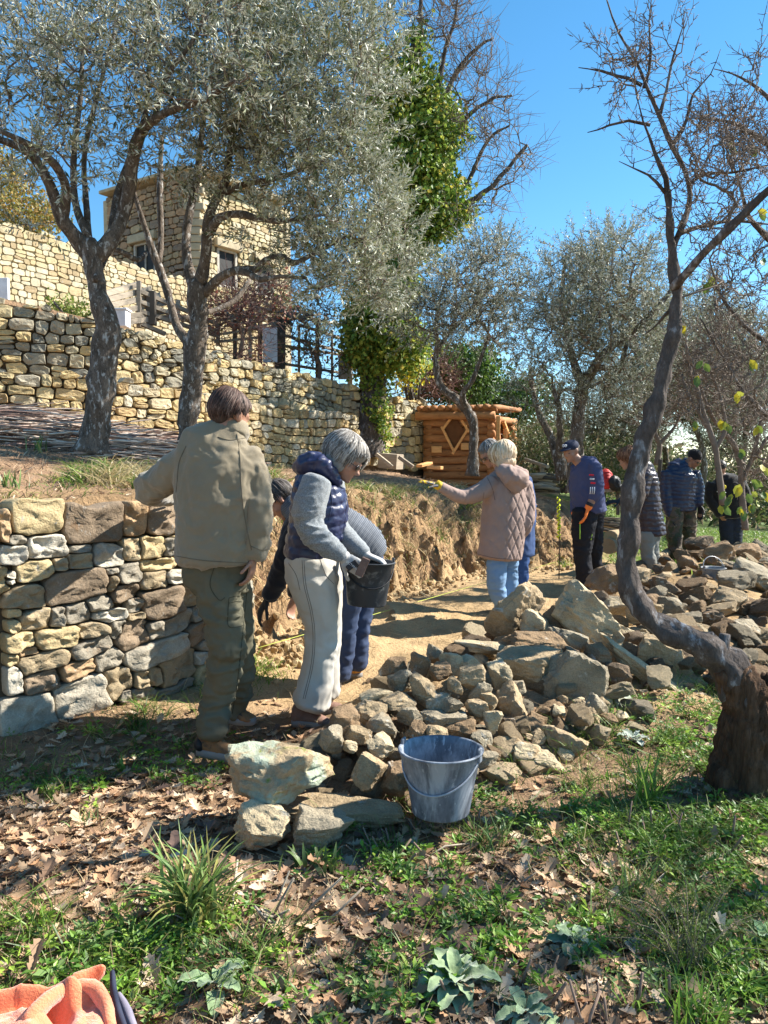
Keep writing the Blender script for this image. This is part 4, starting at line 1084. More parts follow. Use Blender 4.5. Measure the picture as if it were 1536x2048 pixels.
shrub('forsythia_shrub', 'small yellow flowering shrub right of the ivy trunk', 16.8, [(815, 745, 28, 22, 16.8, .4, 1), (840, 728, 20, 16, 16.8, .4, .7)], 900, .07, [(.62, .50, .03, 3), (.30, .34, .05, 1)], 74, base=(820, 800))
shrub('wall_creeper', 'low green creeper growing on the house wall beside the left olive trunk', 13.2, [(140, 620, 34, 16, 13.2, .3, 1), (175, 632, 24, 14, 13.2, .2, .8), (110, 610, 20, 10, 13.2, .2, .5)], 700, .07, [(.20, .26, .05, 2), (.34, .34, .08, 1)], 75, base=(140, 645))
def vine_mass(name, label, Y, blobs, nsp, seed, cols, nl, base, minr=.006, mat=None, cat='vine'):
    r = thing(name, label, cat, loc=P(*base, Y))
    twig_tree(r, 'v', [T3(Y, [(base[0], base[1], 5), ((base[0] + blobs[0][0]) / 2 + 10, (base[1] + blobs[0][1]) / 2, 4), (blobs[0][0], blobs[0][1], 3)])], blobs, nsp, seed, minr, m_twig, mat or m_twig_r, nsub=4, spread=(.25, .7))
    if nl: leaf_cloud(r, 'dry_leaves', blobs, nl, seed + 1, Y, .07, cols, m_leaf)
    return r
vine_mass('climbing_vine', 'reddish bare vine tangled over the balcony and the left half of the trellis', 13.8, [(470, 620, 60, 50, 13.8, .4, 1), (410, 640, 40, 30, 13.5, .3, .6), (540, 590, 50, 40, 14.2, .4, .9), (490, 700, 50, 30, 13.9, .3, .5)], 130, 81, [(.30, .10, .07, 2), (.34, .24, .16, 2), (.20, .2, .06, 1)], 900, (480, 715))
vine_mass('climbing_vine', 'greyish vine stems woven through the right half of the trellis', 15.6, [(610, 680, 60, 50, 15.6, .5, 1), (680, 720, 50, 40, 16, .5, .8), (640, 630, 50, 30, 15.7, .4, .7), (600, 600, 40, 40, 15.5, .4, .5)], 110, 82, [(.32, .16, .08, 2), (.20, .22, .06, 2)], 500, (640, 760), mat=m_twig)
vine_mass('bramble_thicket', 'brown bramble thicket above the wall between ivy tree and cabin', 18.5, [(820, 770, 50, 30, 18.5, 1, 1), (870, 760, 50, 40, 18.5, 1, 1), (850, 720, 60, 40, 19, 1, .8), (800, 730, 40, 40, 18.5, .8, .8)], 170, 83, BR, 600, (840, 812), mat=m_twig_r, cat='bramble')

# leaning bare fruit tree in the right foreground, on its old stump
YF = 3.45
fr = thing('bare_fruit_tree', 'leaning bare tree with lichened S-curved trunk growing out of a thick old stump', 'tree', loc=P(1500, 1580, YF))
og = np.array(fr.location)
STUMP = (fr, YF)
tr_main = T3(YF, [(1520, 1480, 50, .05), (1500, 1420, 42, .02), (1478, 1370, 37), (1450, 1325, 34), (1405, 1290, 31), (1350, 1268, 28, .02), (1300, 1238, 27, .05), (1268, 1195, 26, .08), (1252, 1140, 25, .1), (1255, 1070, 24, .1), (1262, 1010, 23, .1), (1272, 940, 23, .1), (1290, 870, 21, .1), (1318, 790, 19, .1), (1338, 710, 17, .1), (1350, 640, 15, .1), (1354, 580, 14, .1), (1348, 540, 13, .1), (1342, 480, 10, .1), (1338, 420, 8, .1), (1335, 380, 7, .1)])
c = smooth_path(tr_main, .025); c[:, 3] *= np.interp(np.arange(len(c)), [0, 14, 40, 200], [1.0, 1.0, .86, .84]); V, Fs = tube(c[:, :3], c[:, 3], 24, 9, .6, True, 16)
o_ = MB(); o_.add(V - og, Fs); o_.obj('trunk', m_bark_d, fr)
o_ = MB()
for lb in ([(1440, 1320, 20), (1447, 1290, 14), (1450, 1268, 12)], [(1430, 1300, 12), (1424, 1276, 9), (1420, 1266, 8)]):
    c = smooth_path(T3(YF, lb), .03); V, Fs = tube(c[:, :3], c[:, 3], 12, 4, .4); o_.add(V - og, Fs)
o_.obj('cut_stub', m_bark_d, fr)
twig_tree(fr, 'b', [T3(YF, q) for q in (
    [(1350, 575, 12, .1), (1372, 545, 9, 0), (1400, 505, 9, -.1), (1440, 465, 9, -.2), (1480, 425, 8, -.25), (1520, 385, 8, -.3), (1560, 350, 7, -.35)],
    [(1336, 400, 6, .1), (1326, 360, 6, .1), (1312, 310, 5, .1), (1300, 270, 4, .1), (1288, 240, 4, .1), (1278, 200, 3, .05)],
    [(1345, 500, 7, .1), (1368, 440, 6, .15), (1378, 390, 5, .2), (1370, 340, 5, .2), (1345, 290, 6, .2), (1318, 235, 6, .2), (1290, 180, 5, .2), (1270, 120, 4, .2), (1240, 60, 4, .2), (1215, 0, 3, .2), (1205, -40, 2, .2)],
    [(1283, 170, 4, .2), (1240, 150, 3.4, .2), (1210, 135, 3, .2), (1185, 132, 2, .2), (1160, 130, 2, .2)],
    [(1300, 250, 3.6, .2), (1260, 245, 3, .25), (1220, 250, 2.6, .25), (1175, 262, 2, .25)],
    [(1318, 235, 4, .2), (1335, 180, 3, .2), (1350, 110, 3, .2), (1362, 60, 2.4, .2), (1375, 20, 1.6, .2)],
    [(1288, 175, 3.4, .2), (1300, 110, 2.8, .2), (1300, 40, 2.2, .2), (1305, -10, 1.6, .2)],
    [(1334, 390, 4, .1), (1300, 355, 3, .1), (1270, 340, 2.4, .1), (1240, 325, 1.8, .1)],
    [(1345, 290, 4, .2), (1370, 240, 3.4, .2), (1385, 190, 2.8, .2), (1420, 150, 2, .2), (1440, 100, 1.6, .2)],
    [(1375, 370, 4, .2), (1420, 350, 4, .1), (1470, 345, 3.6, 0), (1540, 330, 3, -.1)],
    [(1355, 470, 5, .1), (1400, 450, 5, .2), (1460, 440, 4.5, .3), (1545, 446, 4, .4)],
    [(1340, 620, 4, .1), (1320, 640, 3, .2), (1290, 665, 2.4, .3)],
)], [(1240, 130, 60, 90, 3.6, .2, .5), (1330, 110, 70, 100, 3.6, .2, .5), (1380, 280, 60, 90, 3.6, .25, .8), (1290, 320, 50, 40, 3.6, .2, .4), (1440, 300, 100, 70, 3.4, .3, 1.2), (1430, 420, 110, 70, 3.5, .3, 1.2), (1420, 230, 50, 60, 3.6, .2, .3), (1480, 600, 60, 90, 3.7, .3, .4)], 200, 91, .0019, m_bark_d, m_twig, nsub=2, spread=(.07, .20), spur=.022)
m_leaf_dry = MAT('dry_leaf', src='tint', var=((0, .8), (1, 1.2)), scale=20, rough=.8, spec=.2, bump=.4, bscale=60, bdist=.004, transl=.15)
# branches that reach in from a second bare tree outside the right edge
r2 = thing('bare_tree', 'dark bare tree reaching in from the right edge with a few yellowing leaves', 'tree', loc=P(1640, 1300, 5.2))
twig_tree(r2, 'b', [T3(4.6, q) for q in (
    [(1640, 1330, 40, .6), (1630, 1100, 34, .6), (1620, 800, 28, .6), (1600, 560, 18, .4), (1590, 380, 12, .2), (1575, 200, 8, 0)],
    [(1600, 540, 10, .3), (1540, 470, 8, 0), (1500, 430, 6, -.2), (1470, 340, 4, -.3), (1440, 260, 4, -.3)],
    [(1585, 330, 9, .2), (1530, 280, 7, 0), (1470, 250, 6, -.2), (1420, 240, 5, -.2), (1380, 236, 3, -.2)],
    [(1580, 250, 7, .1), (1530, 200, 5, 0), (1500, 170, 4, 0), (1470, 150, 3, 0), (1430, 140, 2, 0)],
    [(1620, 760, 12, .5), (1560, 700, 8, .3), (1500, 660, 6, .1), (1450, 600, 5, 0), (1420, 520, 4, 0)],
    [(1625, 900, 10, .5), (1560, 850, 6, .3), (1500, 800, 5, .2), (1450, 720, 4, .1), (1400, 640, 3, 0)],
)], [(1480, 250, 70, 60, 4.5, .3, 1), (1500, 340, 60, 70, 4.5, .3, 1), (1520, 140, 40, 50, 4.5, .3, .4), (1470, 560, 70, 90, 4.6, .3, .8), (1500, 760, 60, 80, 4.7, .3, .6), (1440, 700, 40, 90, 4.7, .3, .5)], 210, 93, .0024, m_bark_d, m_twig, nsub=2, spread=(.09, .26), spur=.028)
rng = np.random.default_rng(7)
m = MB()
YL = [(1392, 748), (1410, 728), (1505, 718), (1480, 790), (1455, 848), (1445, 842), (1478, 905), (1458, 990), (1455, 1000), (1500, 990), (1525, 985), (1510, 1005), (1482, 975), (1440, 1010), (1530, 930), (1370, 655), (1345, 672), (1525, 520), (1522, 420), (1390, 850), (1420, 560), (1465, 290), (1500, 290), (1515, 860), (1475, 1020), (1495, 1015), (1505, 965)]
for x, y in YL:
    for k in range(2):
        b = np.array(P(x + rng.uniform(-8, 8), y + rng.uniform(-10, 6), 4.4)); d = norm(rng.normal(size=3) * .5 + [0, 0, -1]); s = norm(np.cross(d, [.2, 1, .3])); L = rng.uniform(.05, .075)
        V = np.array([b, b + d * L * .3 + s * L * .27, b + d * L * .7 + s * L * .24, b + d * L, b + d * L * .7 - s * L * .24, b + d * L * .3 - s * L * .27, b + d * L * .5 + np.cross(s, d) * L * .08])
        c = [(.42, .36, .03), (.16, .22, .04), (.30, .32, .05), (.10, .16, .04)][rng.integers(4)]
        m.add(V - np.array(r2.location), np.array([[6, i, (i + 1) % 6] for i in range(6)]), c)
m.obj('last_leaves', m_leaf, r2, smooth=False, kind='stuff')
# bare saplings and thin trees between the men at the right
for k, (bx, by, Y, limbs, blobs, ns, lab) in enumerate([
    (1440, 1010, 9.5, [[(1445, 1010, 7), (1430, 900, 6), (1400, 800, 5), (1380, 740, 4), (1372, 690, 3)], [(1430, 900, 5), (1450, 850, 4), (1440, 790, 3), (1420, 740, 3)], [(1420, 860, 4), (1380, 800, 3), (1365, 750, 2)]], [(1400, 760, 60, 80, 9.5, .6, 1), (1450, 700, 60, 70, 9.5, .6, 1), (1370, 700, 40, 50, 9.5, .5, .5)], 90, 'thin leafless sapling directly behind the beanie-wearing man'),
    (1500, 1060, 10.5, [[(1490, 1060, 7), (1486, 980, 6), (1470, 900, 5), (1430, 840, 4), (1395, 760, 3)], [(1486, 960, 5), (1510, 900, 4), (1525, 820, 3)], [(1500, 930, 4), (1530, 880, 3), (1560, 860, 3)]], [(1500, 840, 60, 60, 10.5, .7, 1), (1520, 930, 50, 50, 10.5, .6, .9), (1450, 780, 60, 50, 10.5, .6, .8)], 110, 'leafless bushy sapling right of the man in the black sweatshirt'),
    (1250, 940, 12.0, [[(1312, 930, 6), (1318, 890, 5), (1310, 850, 4), (1330, 800, 3)], [(1318, 890, 4), (1345, 860, 3), (1360, 830, 2)]], [(1300, 830, 40, 40, 12, .6, 1), (1350, 800, 40, 40, 12, .6, 1)], 50, 'dark twisted leafless tree in the gap left of the beanie-wearing man')]):
    r = thing('bare_sapling', lab, 'tree', loc=P(bx, by, Y), group='leafless saplings')
    twig_tree(r, 'b', [T3(Y, q) for q in limbs], blobs, ns, 120 + k, .005, m_twig, m_twig, nsub=5, spread=(.15, .45))
# ------------------------------------------------------------------ rocks
def ico(sub):
    t = (1 + 5 ** .5) / 2
    V = [norm(np.array(v, float)) for v in [(-1, t, 0), (1, t, 0), (-1, -t, 0), (1, -t, 0), (0, -1, t), (0, 1, t), (0, -1, -t), (0, 1, -t), (t, 0, -1), (t, 0, 1), (-t, 0, -1), (-t, 0, 1)]]
    Fc = [(0, 11, 5), (0, 5, 1), (0, 1, 7), (0, 7, 10), (0, 10, 11), (1, 5, 9), (5, 11, 4), (11, 10, 2), (10, 7, 6), (7, 1, 8), (3, 9, 4), (3, 4, 2), (3, 2, 6), (3, 6, 8), (3, 8, 9), (4, 9, 5), (2, 4, 11), (6, 2, 10), (8, 6, 7), (9, 8, 1)]
    for _ in range(sub):
        mid = {}; nf = []
        def m(a, b):
            k = (min(a, b), max(a, b))
            if k not in mid: mid[k] = len(V); V.append(norm(V[a] + V[b]))
            return mid[k]
        for a, b, c in Fc:
            x, y, z = m(a, b), m(b, c), m(c, a); nf += [(a, x, z), (b, y, x), (c, z, y), (x, y, z)]
        Fc = nf
    return np.array(V), np.array(Fc)
ICO = {k: ico(k) for k in (1, 2, 3, 4)}
def rock_shape(seed, sub=3, planes=11, boxy=.5, rough=.05):
    """an angular stone: a ball cut by planes, unit half sizes"""
    r = np.random.default_rng(seed)
    D, Fc = ICO[sub]
    N = norm(r.normal(size=(planes, 3)) * [1, 1, .8]); h = r.uniform(.50, .88, planes)
    ax = np.array([[1, 0, 0], [-1, 0, 0], [0, 1, 0], [0, -1, 0], [0, 0, 1], [0, 0, -1]], float) + r.normal(0, .22, (6, 3))
    N = np.concatenate([N, norm(ax)]); h = np.concatenate([h, r.uniform(.70, .82, 6)])
    dn = D @ N.T
    rad = np.where(dn > .05, h / np.maximum(dn, .05), 9).min(1); rad = np.minimum(rad, 1.25)
    V = D * rad[:, None]
    V = V + D * (fbm(V * 2.4 + seed, seed, 4) * rough * 2.2 + (1 - np.abs(fbm(V * [1.5, 1.5, 5] + seed * 3, seed + 9, 3)) * 2 - .6) * rough)[:, None]
    if sub >= 4: V = V + D * (fbm(V * 11 + seed, seed + 3, 3) * rough * .6)[:, None]
    V = V + D * (np.clip(vnoise(V * [4, 4, 9] + seed * 1.7, seed + 20), -.3, .3) * rough * 1.4)[:, None]
    V = V / np.abs(V).max(0)
    return V, Fc
m_rock = MAT('field_stone', src='object', var=((0, .6), (.45, 1.0), (1, 1.3)), scale=7, rough=.93, spec=.2, bump=1.0, bscale=32, bdist=.022, fine=(140, .28),
             spots=[((.30, .17, .08), 5, .60, .75), ((.42, .39, .33), 13, .60, .68)])
m_rock_moss = MAT('mossy_stone', src='object', var=((0, .6), (.45, 1.0), (1, 1.3)), scale=7, rough=.95, spec=.15, bump=.9, bscale=45, bdist=.014, fine=(140, .2), spots=[((.36, .40, .30), 6, .48, .60), ((.20, .22, .05), 9, .58, .68)])
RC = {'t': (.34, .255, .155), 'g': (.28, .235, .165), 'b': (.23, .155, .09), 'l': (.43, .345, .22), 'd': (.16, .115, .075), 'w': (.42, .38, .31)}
def rotm(ax, ay, az): return np.array(Matrix.Rotation(az, 3, 'Z') @ Matrix.Rotation(ay, 3, 'Y') @ Matrix.Rotation(ax, 3, 'X'))
def place_rock(px, py, w, h, Y, deg, col, seed, label, group=None, sub=3, depth=None, yaw=0, mat=None, name='rock', rough=.05, planes=11):
    V, Fc = rock_shape(seed, sub, planes=planes, rough=rough)
    a, c = w / 2 * Y / F, h / 2 * Y / F; b = depth if depth else (a + c) * .5
    V = V * [a, b, c]
    V = V @ rotm(0, math.radians(deg), math.radians(yaw)).T
    me = mk_mesh(name, V, Fc, mat or m_rock, True); me.set_sharp_from_angle(angle=math.radians(24 if sub < 4 else 16))
    o = link(name, me, None, loc=P(px, py, Y), label=label, cat='rock', group=group, color=RC[col])
    return o
BIG = [
 (563, 1545, 235, 138, 3.22, 5, 't', 'largest boulder at the front left of the heap, greenish lichen on its left end', 4, .20, True),
 (528, 1650, 125, 92, 3.0, 10, 'l', 'low pale rock lying in front of the big lichen boulder', 3, .10, False),
 (640, 1655, 140, 96, 3.0, -4, 'g', 'rounded low rock in front of the long slab, left of the grey bucket', 3, .11, False),
 (700, 1632, 300, 66, 3.22, 2, 't', 'long flat stone slab lying between the big boulder and the grey bucket', 3, .13, False),
 (1030, 1222, 92, 140, 5.4, 38, 't', 'upright pointed rock standing in front of the woman in blue jeans', 4, .13, False),
 (1068, 1250, 80, 60, 5.25, 20, 'l', 'pale broken rock leaning against the upright pointed rock', 3, .12, False),
 (1172, 1240, 165, 112, 5.3, 38, 'l', 'big ridged pale rock on top of the heap left of the leaning trunk', 4, .18, False),
 (1245, 1272, 90, 55, 5.5, 10, 'l', 'cream coloured rock wedged behind the ridged pale rock', 3, .12, False),
 (1130, 1285, 120, 62, 5.0, 25, 'g', 'curved grey slab between the two highest rocks of the heap', 3, .14, False),
 (1052, 1345, 150, 104, 4.55, 6, 't', 'big blunt rock with a flat top in the middle of the heap', 4, .17, False),
 (1070, 1290, 150, 60, 4.85, 4, 'b', 'flat brown rock lying above the big blunt rock', 3, .16, False),
 (1135, 1405, 200, 215, 4.45, 34, 'g', 'huge grey slab leaning in the middle of the heap', 4, .13, False),
 (1190, 1465, 72, 140, 4.2, -25, 't', 'narrow tan slab standing at the right foot of the huge grey slab', 3, .08, False),
 (1275, 1335, 215, 44, 4.85, 38, 'l', 'long squared slab sloping down to the right', 3, .10, False),
 (1318, 1322, 150, 112, 5.1, 28, 't', 'broad light brown flat rock behind the long sloping slab', 4, .12, False),
 (1240, 1412, 66, 74, 4.45, 0, 'g', 'moss-topped stone at the right foot of the heap', 3, .10, True),
 (1206, 1500, 58, 66, 4.1, 10, 'g', 'grey stone alone in the grass below the tan slab', 3, .09, False),
 (1225, 1355, 80, 74, 4.7, 15, 'd', 'dark rock under the long sloping slab', 3, .12, False),
 (1195, 1312, 54, 54, 4.8, 5, 'b', 'small brown rock below the ridged pale rock', 3, .09, False),
 (965, 1296, 130, 30, 4.9, 6, 'l', 'thin pale slab at the upper left edge of the heap', 3, .10, False),
 (1375, 1345, 110, 36, 5.3, 3, 't', 'flat stone under the bend of the leaning trunk', 3, .14, False),
 (1400, 1402, 120, 30, 4.9, -2, 'l', 'flat pale slab near the stump', 3, .14, False),
 (1390, 1380, 70, 46, 5.1, 30, 't', 'wedge-shaped stone beside the flat pale slab near the stump', 3, .09, False),
 (1300, 1400, 110, 52, 4.7, -5, 'b', 'brown straw-covered rock between mossy stone and flat slab', 3, .13, False),
 (1100, 1440, 90, 90, 4.25, 20, 'b', 'brown blocky rock leaning on the huge grey slab', 3, .10, False),
 (1062, 1458, 72, 64, 4.05, 10, 'b', 'squarish brown rock in front of the huge grey slab', 3, .10, False),
 (1230, 1215, 60, 40, 6.2, 0, 'l', 'small pale rock beside the lower trunk of the leaning tree', 3, .12, False),
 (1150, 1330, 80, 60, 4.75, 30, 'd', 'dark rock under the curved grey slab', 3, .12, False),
 (848, 1384, 60, 68, 4.0, 0, 't', 'roundish tan stone high in the small-stone part of the heap', 3, None, False),
 (885, 1437, 100, 36, 3.85, 4, 'g', 'flat grey stone across the middle of the small stones', 3, .09, False),
 (738, 1545, 68, 84, 3.35, 28, 't', 'upright wedge stone left of the grey bucket', 3, .09, False),
 (792, 1562, 60, 84, 3.35, 14, 'b', 'brown upright stone touching the grey bucket', 3, .09, False),
 (757, 1490, 70, 50, 3.55, 18, 'l', 'triangular pale stone above the upright wedge stone', 3, .08, False),
]
for k, (px, py, w, h, Y, deg, col, lab, sub, dep, moss) in enumerate(BIG):
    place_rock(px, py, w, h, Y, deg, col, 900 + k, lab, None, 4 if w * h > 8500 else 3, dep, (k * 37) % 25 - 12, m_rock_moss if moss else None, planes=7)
MED = [(800,1362,72,42,4.1,-15,'g'),(752,1392,74,34,3.95,0,'l'),(740,1427,66,48,3.8,15,'t'),(792,1407,80,40,3.9,0,'t'),(875,1400,50,36,3.95,0,'g'),(942,1356,56,46,4.1,0,'t'),(912,1376,40,34,4.0,20,'t'),(838,1332,48,48,4.3,0,'b'),(866,1306,36,32,4.5,30,'g'),(903,1327,42,44,4.35,0,'l'),(940,1328,38,32,4.35,0,'l'),(1000,1352,42,60,4.3,-20,'l'),(1026,1408,54,76,4.15,-25,'t'),(975,1402,50,40,4.05,0,'t'),(765,1452,60,44,3.7,10,'g'),(715,1466,56,40,3.6,10,'t'),(702,1490,42,22,3.5,0,'l'),(668,1480,50,50,3.5,20,'g'),(1012,1497,60,52,3.8,0,'t'),(962,1482,50,44,3.75,0,'g'),(984,1442,34,44,3.85,0,'l'),(955,1420,44,36,3.9,0,'t'),(1048,1508,62,44,3.75,15,'l'),(1000,1545,80,36,3.6,0,'t'),(1085,1520,90,46,3.75,12,'l'),(920,1460,60,40,3.8,0,'b'),(833,1465,56,40,3.65,0,'b'),(870,1470,50,40,3.65,10,'t'),(690,1440,56,60,3.65,0,'b'),(790,1335,60,36,4.35,0,'b'),(880,1345,44,36,4.2,0,'b'),(960,1385,40,46,4.05,30,'g'),(1130,1545,60,30,3.75,0,'t'),(1035,1380,40,40,4.3,0,'g'),(820,1430,44,36,3.8,0,'g'),(905,1410,40,28,3.9,0,'g'),(850,1500,50,50,3.55,0,'d'),(1020,1455,44,40,3.95,0,'d'),(975,1515,46,36,3.65,0,'g'),(1130,1495,80,60,3.9,15,'t'),(1170,1530,60,44,3.85,-10,'b'),(1110,1470,50,44,4.0,0,'l'),(1185,1420,50,60,4.25,20,'g'),(1240,1470,60,50,4.15,0,'b'),(1160,1350,60,50,4.5,0,'t'),(1280,1440,60,40,4.4,10,'t'),(1080,1330,60,40,4.5,0,'l'),(1330,1440,60,34,4.6,0,'g'),(1200,1270,50,40,5.2,0,'t'),(1110,1235,60,44,5.4,10,'b'),(1290,1225,70,50,5.8,-10,'t'),(1330,1260,60,40,5.8,0,'l')]
GRP_N = 'loose stones heaped beside the grey bucket'
for k, (px, py, w, h, Y, deg, col) in enumerate(MED):
    place_rock(px, py, w * 1.12, h * 1.12, Y, deg, col, 1000 + k, 'fist to head sized angular stone in the near heap behind the grey bucket', GRP_N, 3, None, (k * 53) % 60 - 30, name='stone')
# fillers, from a pool of shared shapes
rng = np.random.default_rng(44)
m_rock_t = MAT('rubble_stone', src='tint', var=((0, .6), (.45, 1.0), (1, 1.3)), scale=7, rough=.93, spec=.2, bump=1.0, bscale=32, bdist=.02, fine=(140, .28))
POOL = []
for k in range(16):
    V, Fc = rock_shape(2000 + k, 3 if k < 10 else 2, planes=9); POOL.append(mk_mesh('stone', V, Fc, m_rock, True)); POOL[-1].set_sharp_from_angle(angle=math.radians(24))
placed = []
def ridge_pt(t):
    k = min(int(t), len(RIDGE) - 2); f_ = t - k
    return RIDGE[k] * (1 - f_) + RIDGE[k + 1] * f_
def filler(n, t0, t1, s0, s1, label, group, cols, keep=80):
    cnt = 0; tries = 0; its = []
    while cnt < n and tries < n * 30:
        tries += 1
        q = ridge_pt(rng.uniform(t0, t1)); a = rng.uniform(0, 6.28); r = q[3] * math.sqrt(rng.random()) * .98
        x, y = q[0] + r * math.cos(a), q[1] + r * math.sin(a)
        s = rng.uniform(s0, s1) * rng.uniform(.7, 1.15)
        if mound(np.array([x]), np.array([y]))[0] < .01: continue
        if x < -.02 and y > 4.0: continue
        z = Hs(x, y) + s * rng.uniform(.1, .6) + (rng.random() < .3) * s * .6
        p = np.array([x, y, z])
        if any(((p - b[:3]) ** 2).sum() < ((s + b[3]) * .62) ** 2 for b in placed): continue
        placed.append((*p, s)); cnt += 1
        me = POOL[rng.integers(len(POOL))]
        its.append((s / y, me, p, (rng.uniform(-.5, .5), rng.uniform(-.5, .5), rng.uniform(0, 6.28)), (s * rng.uniform(.9, 1.4), s * rng.uniform(.8, 1.1), s * rng.uniform(.5, .8)), np.array(RC[cols[rng.integers(len(cols))]]) * rng.uniform(.8, 1.2)))
    its.sort(key=lambda q: -q[0]); mb_ = MB()
    for k_, (_, me, p, ro, sc_, c_) in enumerate(its):
        if k_ < keep: link('stone', me, None, loc=p, rot=ro, scale=sc_, label=label, cat='stone', group=group, color=c_)
        else:
            me = POOL[10 + k_ % 6]; v = np.zeros(len(me.vertices) * 3, np.float32); me.vertices.foreach_get('co', v); v = v.reshape(-1, 3) * sc_
            v = v @ rotm(*ro).T + p; t_ = np.zeros(len(me.loops), np.int32); me.loops.foreach_get('vertex_index', t_); mb_.add(v, t_.reshape(-1, 3), c_)
    if mb_.V: mb_.obj('rubble', m_rock_t, None, smooth=False, kind='stuff', label='small broken rubble lying between the ' + group, cat='rubble')
filler(190, 0.1, 1.9, .022, .10, 'small angular stone filling the near heap between the larger stones', 'small stones of the near heap', 'tgbl', 62)
filler(95, 1.8, 3.6, .045, .12, 'medium stone in the middle of the heap around the big slabs', 'stones round the big slabs', 'tgbdl', 65)
filler(170, 3.5, 5.9, .06, .15, 'brown earthy stone in the far part of the heap near the small grey bucket', 'stones of the far heap', 'bdbtg', 105)
for k, (px, py, w, h, Y) in enumerate([(1210, 1160, 90, 60, 7.6), (1330, 1180, 70, 50, 7.2), (1275, 1155, 60, 44, 8), (1340, 1220, 60, 46, 6.6), (1375, 1130, 50, 40, 9), (1290, 1205, 70, 50, 7), (1420, 1240, 70, 50, 6.4), (1460, 1200, 90, 60, 7), (1500, 1150, 90, 60, 8), (1440, 1110, 70, 50, 9.4), (1500, 1110, 80, 50, 10), (1405, 1090, 60, 44, 10.2), (1380, 1265, 60, 44, 6.1), (1490, 1260, 80, 50, 6.3)]):
    place_rock(px, py, w, h, Y, (k * 31) % 40 - 20, 'bdtgb'[k % 5], 1300 + k, 'larger earth-stained rock in the far heap right of the leaning trunk', 'larger rocks of the far heap', 3, None, k * 20)
# stray stones on the bank and along the path
filler_pts = [(1000, 1120, 10), (900, 1180, 8), (1130, 1000, 12)]
for k in range(46):
    x = rng.uniform(-.9, 3.6); y = rng.uniform(5.2, 12)
    d_, p_ = bank_sd(np.array([x]), np.array([y]))
    if d_[0] > .35 or d_[0] < -1.1: continue
    s = rng.uniform(.02, .06)
    link('stone', POOL[rng.integers(10, 16)], None, loc=(x, y, Hs(x, y) + s * .1), rot=(0, 0, rng.uniform(0, 6)), scale=(s, s * .9, s * .7), label='small loose stone at the foot of the dug earth bank', cat='stone', group='loose stones below the bank', color=RC['tlb'[k % 3]])
# flat pale stone by the cap man, logs behind the trunk
place_rock(1205, 1168, 110, 16, 9.4, 0, 'w', 1400, 'flat whitish stone flush with the path at the feet of the cap man', None, 3, .18)
m_trunk_log = MAT('cut_log', base=(.30, .22, .13), scale=5, rough=.9, bump=.6, bscale=30, bdist=.01, spots=[((.25, .28, .15), 5, .55, .7)])
lg = thing('cut_log', 'squared green-stained log lying on the bank behind the leaning trunk', 'log', loc=P(1230, 1090, 11))
for nm, a, b, r in (('log', P(1216, 1092, 10.6), P(1275, 1078, 12.0), .11), ('log', P(1220, 1074, 10.7), P(1275, 1062, 12.1), .09)):
    c = smooth_path([(*a, r), (*b, r)], .2); V, Fs = tube(c[:, :3], c[:, 3], 12, 4, .15); o_ = MB(); o_.add(V - np.array(lg.location), Fs); o_.obj(nm, m_trunk_log, lg, smooth=False)
lg2 = thing('cut_log', 'thin grey log lying on the ground between the dark-coated woman and the beanie man', 'log', loc=P(1320, 1112, 10.4))
c = smooth_path([(*P(1308, 1120, 10.2), .05), (*P(1338, 1104, 10.8), .06)], .1); V, Fs = tube(c[:, :3], c[:, 3], 10, 4, .2); o_ = MB(); o_.add(V - np.array(lg2.location), Fs); o_.obj('log', m_trunk_log, lg2)
# bundle of dark poles on the bank
bp_ = thing('pole_bundle', 'bundle of thin dark poles lying on the bank behind the cap man', 'poles', loc=P(1220, 1050, 12.6))
for k in range(16):
    a = P(1196 + rng.uniform(-4, 8), 1036 + k * 1.7, 12.3 + rng.uniform(0, .5)); b = P(1262 + rng.uniform(-5, 10), 1040 + k * 2.2, 12.0 + rng.uniform(0, .5))
    c = smooth_path([(*a, .014), (*((a + b) / 2 + Vector((0, 0, rng.uniform(-.03, .03)))), .014), (*b, .011)], .3); V, Fs = tube(c[:, :3], c[:, 3], 6, k, .1)
    o_ = MB(); o_.add(V - np.array(bp_.location), Fs); o_.obj('pole', m_wood_dark if k % 3 else m_wood_grey, bp_)
sp_ = thing('wood_stack', 'low stack of grey sticks and stones beneath the handrail by the cabin', 'wood pile', loc=P(1070, 975, 14))
for k in range(18):
    a = P(1058 + rng.uniform(-6, 6), 948 + k * 2.0, 14 + rng.uniform(0, .6)); b = P(1112 + rng.uniform(-8, 8), 950 + k * 2.2, 14.2 + rng.uniform(0, .5))
    V, Fs = tube(np.array([a, (a + b) / 2 + Vector((0, 0, .02)), b]), np.array([.04, .05, .035]) * rng.uniform(.5, 1), 6, k, .2); o_ = MB(); o_.add(V - np.array(sp_.location), Fs); o_.obj('stick', m_wood_grey if k % 2 else m_wood_dark, sp_)

